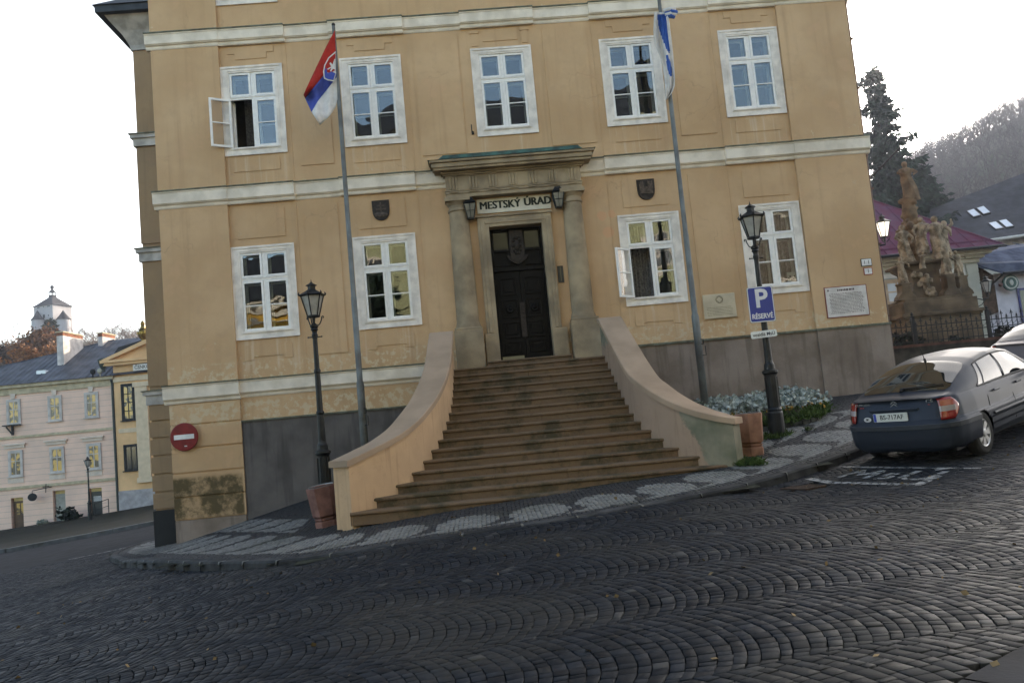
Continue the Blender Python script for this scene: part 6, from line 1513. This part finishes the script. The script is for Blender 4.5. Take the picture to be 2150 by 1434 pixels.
for dx, c_ in ((-.95, 'black'), (-.45, 'cream')):
    p = O+RH*(dx-.1)+FH*-.35+np.array([0,0,9.50]); s = thing('floodlight', f'small {c_} round floodlight on the eaves of the far left house', 'floodlight', tuple(p), group='floodlights on the eaves')
    mb = MB(); mb.ball((0,0,.12), .20, 10, 0, (1,.8,1)); mb.tube([(0,0,-.3),(0,0,.05)], .05, 6); mb.build('housing', M_BLACK if c_ == 'black' else mat('cream_lamp', (.4, .37, .28), .4, .5), s)
# yellow pedimented building
hy = bthing('yellow_pediment_building', 'pale yellow classical building with a triangular pediment beside the pink grey house', 'building', O+RH*.25)
M_YEL2 = mat('peach_yellow_render', (.72, .45, .235), .9, .2, var=.1, scale=.9); M_YPAL = mat('pale_peach_trim', (.62, .49, .34), .85, .2, var=.08)
mb = MB(); mb.box(0, 12, -.1, 12, 1.2, 9.9); mb.build('wall', M_YEL2, hy)
mb = MB(); mb.box(-.0, 12.05, -.16, -.101, -2.5, 1.25); mb.build('plinth', mat('pale_grey_plinth', (.36, .34, .34), .9, .2, var=.15), hy)
mb = MB(); mb.box(1.5, 2.35, -.28, -.101, 2.0, 8.6); mb.box(1.4, 2.45, -.32, -.101, 1.7, 2.05); mb.box(1.38, 2.5, -.34, -.101, 8.3, 8.62); mb.box(4.5, 5.3, -.28, -.101, 2.0, 8.6)
mb.box(.2, 1.5, -.14, -.101, 5.2, 5.5); mb.box(0, 12, -.2, -.101, 8.75, 9.1); mb.build('pilasters', M_YPAL, hy)
mb = MB(); mb.box(-.5, 12, -.5, -.101, 9.9, 10.1); mb.box(-.65, 12, -.65, .1, 10.1001, 10.28)
mb.prism([(-.2,10.281),(6.5,12.6),(13.2,10.281)], -.25, .3); mb.prism([(-.7,10.2811),(-.1,10.2811),(6.5,12.55),(6.5,12.95)], -.62, -.2505); mb.build('pediment', M_YEL2, hy)
mb = MB(); mb.prism([(-.4,10.5),(.2,11.25),(3.0,11.85),(6.5,13.2),(6.5,10.4)], .4, 4); mb.build('roof', M_BLACK, hy)
bwindow(hy, .62, 1.32, 6.1, 8.45, -.12, M_BLACK, M_REFLP, (1, 3), .1, 'window', .13); bwindow(hy, .62, 1.4, 2.65, 4.25, -.12, M_BLACK, M_PANE, (1, 0), .08, 'window', .13)
s = bthing('name_board', 'small white lettered board below the yellow pediment on the far left', 'sign', O+RH*2.4+FH*-.42+np.array([0,0,9.4]))
mb = MB(); mb.box(-.6, 1.2, -.02, .05, 0, .44); mb.build('board', M_BANDW, s)
mb = MB(); add_text(mb, 'ČSNKOV', .34, wallM(.12, -.022, .22), .004, .004, sx=.9); mb.build('lettering', M_BLACK, s)
s = bthing('gilded_vase', 'gilded vase ornament standing on the yellow pediment building', 'ornament', O+RH*2.33+FH*.2+np.array([0,0,11.0]))
mb = MB(); mb.lathe([(.30,0),(.30,.35),(.12,.42),(.12,.6),(.26,.72),(.36,.95),(.35,1.12),(.26,1.28),(.30,1.34),(.18,1.42),(.14,1.6),(.16,1.75),(.05,1.95)], 16)
for k in range(14): a = k*.4488; mb.ball((.35*math.cos(a), .35*math.sin(a), 1.05), .07, 6, 0, (1,1,1.8))
mb.build('vase', mat('tarnished_gilding', (.26, .17, .035), .35, .5, .8, var=.5, scale=4, c2=(.06, .04, .015)), s)
s = bthing('roof_urn', 'dark green urn at the corner of the yellow pediment', 'ornament', O+RH*-.35+FH*-.3+np.array([0,0,9.55]))
mb = MB(); mb.lathe([(.16,0),(.12,.15),(.25,.45),(.32,.7),(.34,.85),(.2,.95)], 14); mb.build('urn', mat('dark_green_urn', (.03, .045, .035), .6, .4), s)
s = bthing('hanging_sign', 'dark oval sign hanging on a wrought bracket over the house doors on the far left', 'sign', O+RH*-5.39+np.array([0,-.7,1.42]))
mb = MB(); mb.ball((0,0,0), .33, 18, 0, (1,.12,.8)); mb.build('oval_board', M_BLACK, s)
mb = MB(); mb.tube([(0,0,.25),(0,0,.42),(.9,.4,.55),(1.0,.6,.55)], .03, 6); mb.tube([(.75,.3,.2),(.78,.32,.8)], .03, 6); mb.tube([(.6,.2,.62),(.95,.4,.62)], .03, 6); mb.build('bracket', M_WROUGHT, s)
s = bthing('shelf_bracket', 'dark iron wall bracket under an upper window of the far left house', 'bracket', O+RH*-6.9+np.array([0,-.05,5.9]))
mb = MB(); mb.tube([(-.4,-.15,.45),(0,-.1,-.1)], .05, 6); mb.box(-.03, .05, -.2, .0, -.15, .5); mb.box(-.6, .6, -.3, .0, .5, .58); mb.build('iron', M_WROUGHT, s)
# steps and rails, pots
lamp('slim dark street lamp standing before the far left house', (*at(190, 1112, 52)[:2], G(*at(190, 1112, 52)[:2])), 'street lamps far down the street', 3.95)
def rail(label, pts):
    s = thing('handrail', label, 'handrail', tuple(pts[0]), group='iron handrails by the far doors'); P = [np.array(p)-np.array(pts[0]) for p in pts]
    mb = MB()
    for p in P: mb.tube([p, p+np.array([0,0,.95])], .03, 5)
    mb.tube([p+np.array([0,0,.95]) for p in P], .025, 5); mb.tube([p+np.array([0,0,.5]) for p in P], .02, 5); mb.build('rail', M_WROUGHT, s)
q = lambda x, y, z: tuple(O+RH*x+FH*y+np.array([0,0,z]))
rail('thin iron handrail left of the black shop door', [q(-2.7,-1.6,-.75), q(-2.0,-1.6,-.6)]); rail('thin iron handrail right of the black shop door', [q(-.9,-1.2,-.35), q(.05,-1.2,-.1)])
s = bthing('raised_terrace', 'low dark stone terrace with a sloping edge along the far doors', 'terrace', O)
mb = MB(); mb.add([(-9,-2.2,-2.2),(.2,-1.5,-1.2),(.2,-.001,-1.2),(-9,-.001,-2.2),(-9,-2.2,-.80),(.2,-1.5,-.12),(.2,-.001,-.10),(-9,-.001,-.72)], [(0,1,5,4),(4,5,6,7),(3,0,4,7),(1,2,6,5)]); mb.build('stone', mat('dark_terrace_stone', (.06, .055, .045), .95, .1, var=.4, scale=1.5), s)
def pot(label, p, r, c, leaf):
    t = thing('potted_plant', label, 'potted plant', p, group='potted plants on the terrace')
    mb = MB(); mb.lathe([(r*.6,0),(r*.85,r*1.0),(r*.9,r*1.1),(r*.75,r*1.1)], 14); mb.build('pot', c, t)
    pts = rng2.normal(0, r*.45, (60, 3)); pts[:,2] = np.abs(pts[:,2])+r*1.15; o = leafmesh('foliage', pts, r*.5, 5, leaf, (r*.1,)*3, .6, .4); o.parent = t
M_POT = mat('grey_white_pot', (.40, .40, .39), .8, .3); M_POTB = mat('brown_pot', (.12, .07, .04), .9, .2)
pot('small grey white pot with a plant left of the grey green door', q(-4.75,-.6,-.85), .28, M_POT, mat('pale_leaf', (.25, .27, .22), .8, .2)); pot('small grey white pot with a plant right of the grey green door', q(-3.15,-.6,-.70), .28, M_POT, bpy.data.materials['pale_leaf'])
pot('large dark bushy plant in a brown pot before the iron handrail', q(-2.65,-1.2,-.95), .55, M_POTB, M_DKLEAF)

# ------------------------------------------------------------------ houses across the square, seen only mirrored in the windows
def across(name, label, cat, x0, x1, y, z0, z1, mw, rows, roofm, mt):
    t = thing(name, label, cat, (x0, y, z0)); w_, h_ = x1-x0, z1-z0
    mb = MB(); mb.box(0, w_, -10, 0, 0, h_); mb.build('wall', mw, t)
    mb = MB(); mb.box(-.5, w_+.5, -10.5, .5, h_, h_+.25); mb.box(-.3, w_+.3, .001, .35, h_-.35, h_-.001); mb.box(-.1, w_+.1, .001, .15, h_-1.0, h_-.85); mb.build('cornice', mt, t)
    mb = MB(); mb.add([(-.7,-10.7,h_+.251),(w_+.7,-10.7,h_+.251),(w_+.7,.7,h_+.251),(-.7,.7,h_+.251),(3,-5,h_+4),(w_-3,-5,h_+4)], [(0,1,5,4),(1,2,5),(2,3,4,5),(3,0,4),(0,3,2,1)]); mb.build('roof', roofm, t)
    for z in rows:
        n = int(w_/2.9)
        for k in range(n):
            x = w_*(k+.5)/n; f = MB(); frame_box(f, x-.75, x+.75, z, z+2.1, .22, .001, .06); f.box(x-.04, x+.04, .001, .05, z+.22, z+1.88); f.box(x-.53, x+.53, .001, .049, z+1.3, z+1.4)
            fr = f.build('window', M_TRIM, t); g = MB(); g.box(x-.53, x+.53, .0005, .02, z+.22, z+1.88); g.build('pane', M_PANE, fr)
    return t
across('green_house', 'tall pale green house across the square behind the photographer', 'house', -1.5, 21, -25.5, -2.3, 15.6, mat('pale_green_render', (.40, .42, .26), .9, .2, var=.1), (1.6, 5.4, 9.4, 13.2), M_ROOF, mat('cream_stone', (.52, .5, .38), .9, .2))
across('brown_grey_house', 'brown grey house across the square right of the tall green one', 'house', 21.3, 36, -24.8, -2, 10.5, mat('brown_grey_render', (.16, .14, .12), .9, .2, var=.1), (1.8, 5.6), M_ROOF, M_BANDW)
across('yellow_house', 'lower golden yellow house across the square beside the green one', 'house', -16, -1.8, -24.5, -3.2, 6.8, mat('golden_render', (.62, .38, .07), .9, .2, var=.1), (1.2, 5.2), M_ROOF, M_BANDW)

# ------------------------------------------------------------------ hills
def hill(name, us, Ds, hf, zbase, D0, D1, m, k=1):
    P = []
    for D in Ds:
        row = []
        for u in us:
            d = RH*((u-1075)/FPX)+FH; p = CAM+d*D; t = np.clip((D-D0)/(D1-D0), 0, 1); t = t*t*(3-2*t)
            row.append((p[0], p[1], zbase+(hf(u)-zbase)*t+1.5*math.sin(p[0]*.05)+1.2*math.sin(p[1]*.04+1)))
            row[-1] = tuple(CAM+(np.array(row[-1])-CAM)*k)
        P.append(row)
    mb = MB(); mb.grid(P); o = mb.build(name, m, None, smooth=True); o['kind'] = 'structure'
    A = np.array(P); return A
M_HILL = mat('leaf_litter_hillside', (.085, .07, .055), .95, .1, var=.4, scale=.06, c2=(.05, .055, .035), bmp=.3, bscale=.4)
hlf = lambda u: np.interp(u, [-1500, -600, -100, 60, 160, 300, 500, 900], [28, 36, 37.5, 40, 40, 38, 34, 20])
hrf = lambda u: np.interp(u, [1300, 1500, 1700, 1850, 1960, 2060, 2150, 2400, 3000, 4200], [8, 22, 40, 54, 62, 66, 71, 84, 105, 110])
KL = .62
HL = hill('hill', np.linspace(-1500, 900, 60), np.r_[75, np.linspace(90, 420, 26), 520], hlf, -6, 80, 290, M_HILL, KL)
HR = hill('hill', np.linspace(1300, 4200, 70), np.r_[78, np.linspace(85, 330, 26), 430], hrf, 1, 78, 255, M_HILL)

# ------------------------------------------------------------------ bare trees
def twig_tree(seed, h=10, depth=5, thick=.16, spread=.62):
    r_ = random.Random(seed); segs = []
    def grow(p, d, l, t, k):
        q = p+d*l; segs.append((p, q, t, t*.7))
        if k == 0: return
        for _ in range(r_.choice((2, 3, 3)) if k > 1 else 3):
            v = Vector((r_.gauss(0, 1), r_.gauss(0, 1), r_.gauss(0, .6)+.25)).normalized()
            nd = (d*(1-spread)+v*spread+Vector((0, 0, .16))).normalized(); grow(q, nd, l*r_.uniform(.6, .86), t*.62, k-1)
    grow(Vector((0,0,0)), Vector((r_.gauss(0, .05), r_.gauss(0, .05), 1)).normalized(), h*.30, thick, depth)
    return segs
def segs_mesh(segs, n=3):
    V = []; F = []
    for p, q, t0, t1 in segs:
        d = (q-p).normalized(); a = d.cross(Vector((.3, .5, .81))).normalized(); b_ = d.cross(a); o_ = len(V)
        for c_, t in ((p, t0), (q, t1)):
            for k in range(n): an = 2*math.pi*k/n; V.append(c_+(a*math.cos(an)+b_*math.sin(an))*t)
        for k in range(n): F.append((o_+k, o_+(k+1) % n, o_+n+(k+1) % n, o_+n+k))
    return np.array([tuple(v) for v in V]), np.array(F)
M_TWIG = mat('grey_brown_twigs', (.055, .042, .038), .95, .1, var=.3, scale=.05, c2=(.04, .034, .036), island=.2)
M_TWIGW = mat('russet_twigs', (.14, .07, .045), .95, .1, var=.35, scale=.04, c2=(.075, .055, .05), island=.3)
VAR = [segs_mesh(twig_tree(s_, 11, 4, .20), 3) for s_ in range(5)]
def wood(name, label, A, n, m, sel, smin=.75, smax=1.3, seed=1):
    r_ = np.random.default_rng(seed); Vs = []; Fs = []; o_ = 0; cnt = 0
    while cnt < n:
        i, j = r_.integers(1, A.shape[0]-2), r_.integers(0, A.shape[1]-1); a, b_ = r_.random(2)
        p = A[i,j]*(1-a)*(1-b_)+A[i+1,j]*a*(1-b_)+A[i,j+1]*(1-a)*b_+A[i+1,j+1]*a*b_
        u, v, d = vproj(p[None])
        vt = vproj(p[None]+np.array([[0,0,10. if u[0] > 400 else 5.5]]))[1][0]
        if not sel(u[0], v[0], d[0]) or (u[0] < 400 and vt < (698 if u[0] < 175 else 672)): continue
        V, F = VAR[r_.integers(len(VAR))]; an = r_.random()*6.28; s_ = r_.uniform(smin, smax)
        X = V*s_; X = np.stack([X[:,0]*math.cos(an)-X[:,1]*math.sin(an), X[:,0]*math.sin(an)+X[:,1]*math.cos(an), X[:,2]], 1)+p-np.array([0,0,.5])
        Vs.append(X); Fs.append(F+o_); o_ += len(V); cnt += 1
    o = npmesh(name, np.concatenate(Vs), np.concatenate(Fs), m); tag(o, label, 'wood', kind='stuff')
wood('woodland', 'leafless purple grey wood covering the hazy hillside on the right', HR, 1500, M_TWIG, lambda u, v, d: 1840 < u < 2260 and 120 < d < 275, .5, .85, seed=2)
wood('woodland', 'leafless russet and grey wood on the castle hill on the left', HL, 700, M_TWIGW, lambda u, v, d: -130 < u < 360 and 76 < d < 214, .36, .62, seed=3)
def bare_tree(label, P, h, seed, m=M_TWIG, group='bare trees on the castle hill', depth=5, leaf=None, nleaf=0, lsz=.3):
    t = thing('bare_tree' if not leaf else 'autumn_tree', label, 'tree', tuple(P), group=group); sg = twig_tree(seed, h, depth, .016*h)
    tr = [s_ for s_ in sg if s_[2] > .004*h]; br = [s_ for s_ in sg if s_[2] <= .004*h]
    V, F = segs_mesh(tr, 5); o = npmesh('trunk', V, F, M_BARK); o.parent = t
    V, F = segs_mesh(br, 3); o = npmesh('crown', V, F, m); o.parent = t
    if leaf:
        tips = np.array([tuple(s_[1]) for s_ in br]); k = rng2.choice(len(tips), min(nleaf, len(tips)), replace=False)
        o = leafmesh('leaves', tips[k], lsz, 7, leaf, (lsz*1.2,)*3, .3, .45); o.parent = t
def upto(A, u, v, D):
    b_ = on(A, u, D); t_ = at(u, v, D); return tuple(b_), t_[2]-b_[2]
def on(A, u, D):
    d = RH*((u-1075)/FPX)+FH; p = CAM+d*D; q = A.reshape(-1, 3); i = np.argsort(((q[:,:2]-p[:2])**2).sum(1))[:4]
    w_ = 1/(((q[i,:2]-p[:2])**2).sum(1)+.1); return np.array([p[0], p[1], (q[i,2]*w_).sum()/w_.sum()])
M_RUST = mat('rust_leaves', (.20, .085, .04), .85, .2, var=.35, scale=.5, c2=(.12, .075, .045), island=.4)
P_, h_ = upto(HL, 82, 690, 105); bare_tree('russet autumn tree with thinning leaves in front of the castle', P_, h_, 12, M_TWIGW, 'autumn trees on the castle hill', 6, M_RUST, 1500, .34)
P_, h_ = upto(HL, 28, 705, 108); bare_tree('dull brown autumn tree left of the russet tree at the left edge', P_, h_, 15, M_TWIGW, 'autumn trees on the castle hill', 6, mat('dull_brown_leaves', (.10, .065, .05), .85, .2, var=.3, island=.4), 1100, .3)
P_, h_ = upto(HL, 108, 722, 94); bare_tree('low orange leaved tree beside the big white chimney', P_, h_, 19, M_TWIGW, 'autumn trees on the castle hill', 6, mat('orange_leaves', (.24, .095, .03), .85, .2, var=.3, island=.4), 1100, .3)
def tip_to(u, v, D, h): p = at(u, v, D); return (p[0], p[1], p[2]-h)
bare_tree('tall bare tree on the skyline above the second chimney', tip_to(235, 662, 143, 7.5), 7.5, 31); bare_tree('dense bare tree on the skyline right of the tall bare one', tip_to(268, 668, 136, 7), 7, 32, M_TWIG, 'bare trees on the castle hill', 6)
bare_tree('bare larch like tree touching the hall corner on the skyline', tip_to(301, 652, 112, 7.5), 7.5, 35); bare_tree('small bare tree left of the castle on the skyline', tip_to(38, 672, 161, 7.5), 7.5, 37)
bare_tree('small bare tree right of the castle on the skyline', tip_to(155, 675, 161, 6), 6, 38)
# conifers
M_NEED = mat('dark_spruce_needles', (.018, .034, .022), .9, .15, var=.4, scale=.8, c2=(.010, .018, .018), island=.4)
M_NEED2 = mat('olive_yew_needles', (.035, .045, .020), .9, .15, var=.4, scale=.8, island=.4)
def conifer(label, P, h, rmax, seed, m, dens=1.0, droop=.35, group=None, gap=.25, slim=1.0):
    r_ = random.Random(seed); t = thing('conifer', label, 'tree', tuple(P), group=group)
    mb = MB(); mb.tube([(0,0,-1),(0,0,h*.5),(0,0,h)], [h*.016, h*.010, .02], 7); mb.build('trunk', M_BARK, t)
    pts = []; dirs = []; n = int(44*dens)
    for k in range(n):
        f = (k+r_.random())/n; z = h*(.06+.93*f); L = rmax*(1-f)**.85*slim+.25
        for b_ in range(5 if f < .85 else 4):
            if r_.random() < gap*(1 if f > .35 else .4): continue
            a = r_.uniform(0, 6.28); l = L*r_.uniform(.55, 1.15); ns = max(6, int(l*7.5))
            for q in range(ns):
                s_ = (q+.5)/ns; zz = z-droop*l*s_+.42*l*s_**2.6*droop*1.6
                for w_ in range(6): pts.append((l*s_*math.cos(a)+r_.gauss(0, .12+.16*s_*(1-s_)*l), l*s_*math.sin(a)+r_.gauss(0, .12+.16*s_*(1-s_)*l), zz+r_.gauss(-.12, .12)))
    pts = np.array(pts); N = len(pts); d = rng2.normal(0, .6, (N, 3)); d[:,2] -= .75; rr = np.linalg.norm(pts[:,:2], axis=1, keepdims=True)+.01; d[:,:2] += pts[:,:2]/rr*.9
    d /= np.linalg.norm(d, axis=1, keepdims=True); s_ = rng2.normal(0, 1, (N, 3)); s_ -= d*(s_*d).sum(1, keepdims=True); s_ /= np.linalg.norm(s_, axis=1, keepdims=True)
    Ln = rng2.uniform(.35, .8, (N, 1)); V = np.stack([pts, pts+d*Ln*.5+s_*Ln*.22, pts+d*Ln, pts+d*Ln*.5-s_*Ln*.22], 1).reshape(-1, 3)
    o = npmesh('crown', V, np.arange(N*4).reshape(N, 4), m); o.parent = t
p = at(1828, 133, 70); conifer('tall ragged dark spruce rising behind the right corner of the hall', (p[0], p[1], 2), p[2]-2, 6.6, 3, M_NEED, 1.15, .42, 'conifers behind the monument', .28)
p = at(1945, 345, 74); conifer('shorter dark spruce behind the top of the monument', (p[0]-.6, p[1], 2), p[2]-2, 5.6, 8, M_NEED, 1.2, .3, 'conifers behind the monument', .12, 1.15)
p = at(1868, 318, 78); conifer('dark spruce half hidden between the two others behind the monument', (p[0], p[1], 2), p[2]-2, 6.0, 9, M_NEED, 1.1, .35, 'conifers behind the monument', .15)
p = at(104, 668, 150); conifer('dark green pine in front of the castle walls', (p[0], p[1], p[2]-9), 9, 3.6, 5, M_NEED2, .9, .3, 'conifers on the castle hill', .1)

conifer('dark evergreen across the square, seen mirrored in a ground floor window', (.9, -22.8, float(rz(.9, -22.8))-.1), 10.5, 2.9, 14, M_NEED, .9, .3, 'evergreens across the square', .1)
# ------------------------------------------------------------------ castle on the hill
O = np.array([-164.19, 314.04, 52.8]); O = CAM+(O-CAM)*KL; ca_ = bthing('castle', 'white hilltop castle with round corner bastions and a dark roof with a lantern turret', 'castle', O)
M_CW = mat('castle_white', (.36, .345, .36), .9, .2, var=.1, scale=.3); M_CR = mat('castle_roof', (.03, .028, .034), .85, .2, var=.2, scale=.5)
def rotsq(hx, hy, a, z): return [(-.35+hx*sx*math.cos(a)-hy*sy*math.sin(a), 5+hx*sx*math.sin(a)+hy*sy*math.cos(a), z) for sx, sy in ((-1,-1),(1,-1),(1,1),(-1,1))]
mb = MB(); a = R(-17); mb.grid([rotsq(5.0, 5.0, a, -14), rotsq(4.75, 4.75, a, 9.5)], 0, True); mb.build('tower', M_CW, ca_)
mb = MB(); P = [rotsq(5.4, 5.4, a, 9.4), rotsq(4.2, 4.2, a, 10.3), rotsq(1.05, 1.05, a, 13.3)]; mb.grid(P, 0, True); mb.add(P[0], [(0,1,2,3)]); mb.build('roof', M_CR, ca_)
mb = MB()
for z0, z1, hw in ((13.2, 14.3, 1.0), (15.3, 15.55, 1.05)): mb.grid([rotsq(hw, hw, a, z0), rotsq(hw, hw, a, z1)], 0, True); mb.add(rotsq(hw, hw, a, z1), [(0,1,2,3)])
for q in rotsq(.85, .85, a, 0): mb.tube([(q[0], q[1], 14.2), (q[0], q[1], 15.4)], .17, 5)
mb.lathe([(1.15,15.55),(1.0,15.9),(.5,16.4),(.45,16.9),(.75,17.3),(.8,17.6),(.45,18.1),(.15,18.4),(.10,19.2),(.05,20.4)], 12, (-.35,5,0)); mb.build('lantern_turret', M_CR, ca_)
for bx, by, r_, ze, za in ((-3.5,-.6,2.45,3.7,7.6), (6.1,.6,2.6,3.2,6.9), (-6.6,7,2.6,3.6,7.3)):
    mb = MB(); mb.lathe([(r_*1.12,-16),(r_*.92,ze)], 22, (bx,by,0)); bo_ = mb.build('bastion', M_CW, ca_)
    mb = MB(); mb.lathe([(r_*1.08,ze-.1),(r_*.55,ze+1.6),(.08,za)], 22, (bx,by,0)); mb.build('conical_roof', M_CR, bo_)
def cwin(x, z, w_, h_): d = MB(); n_ = Vector((math.sin(a), -math.cos(a), 0)); t_ = Vector((math.cos(a), math.sin(a), 0)); c_ = Vector((-.35, 5, z))+n_*4.83+t_*x; d.add([tuple(c_-t_*w_/2-Vector((0,0,h_/2))), tuple(c_+t_*w_/2-Vector((0,0,h_/2))), tuple(c_+t_*w_/2+Vector((0,0,h_/2))), tuple(c_-t_*w_/2+Vector((0,0,h_/2)))]+[tuple(p_+n_*-.5) for p_ in (c_-t_*w_/2-Vector((0,0,h_/2)), c_+t_*w_/2-Vector((0,0,h_/2)), c_+t_*w_/2+Vector((0,0,h_/2)), c_-t_*w_/2+Vector((0,0,h_/2)))], [(0,1,2,3)]); d.build('window', M_PANE, ca_)
for x, z, w_, h_ in ((-2.4,8.9,1.3,.5), (2.8,8.9,1.5,.5), (.3,8.95,.4,.35), (-1.9,5.2,.7,.8), (.3,5.1,1.0,1.4), (2.6,5.2,.5,.6), (.4,2.5,.9,1.2)): cwin(x, z, w_, h_)

ca_.scale = (KL, KL, KL)
# ------------------------------------------------------------------ autumn haze in the air
mb = MB(); mb.box(-620, 760, -140, 640, -40, 190); hz = mb.build('haze', None, None) if False else None
me = bpy.data.meshes.new('haze'); me.from_pydata(mb.v, [], mb.f); hz = bpy.data.objects.new('haze', me); C.objects.link(hz); hz['kind'] = 'stuff'
m = bpy.data.materials.new('pale_haze'); m.use_nodes = True; nt = m.node_tree; nt.nodes.clear()
o_ = nt.nodes.new('ShaderNodeOutputMaterial'); v_ = nt.nodes.new('ShaderNodeVolumePrincipled'); v_.inputs['Color'].default_value = (.80, .86, 1, 1); v_.inputs['Density'].default_value = .00052; v_.inputs['Anisotropy'].default_value = .75
nt.links.new(v_.outputs[0], o_.inputs['Volume']); me.materials.append(m)
for o in list(bpy.data.objects):
    if o.type == 'EMPTY' and not o.children: bpy.data.objects.remove(o)
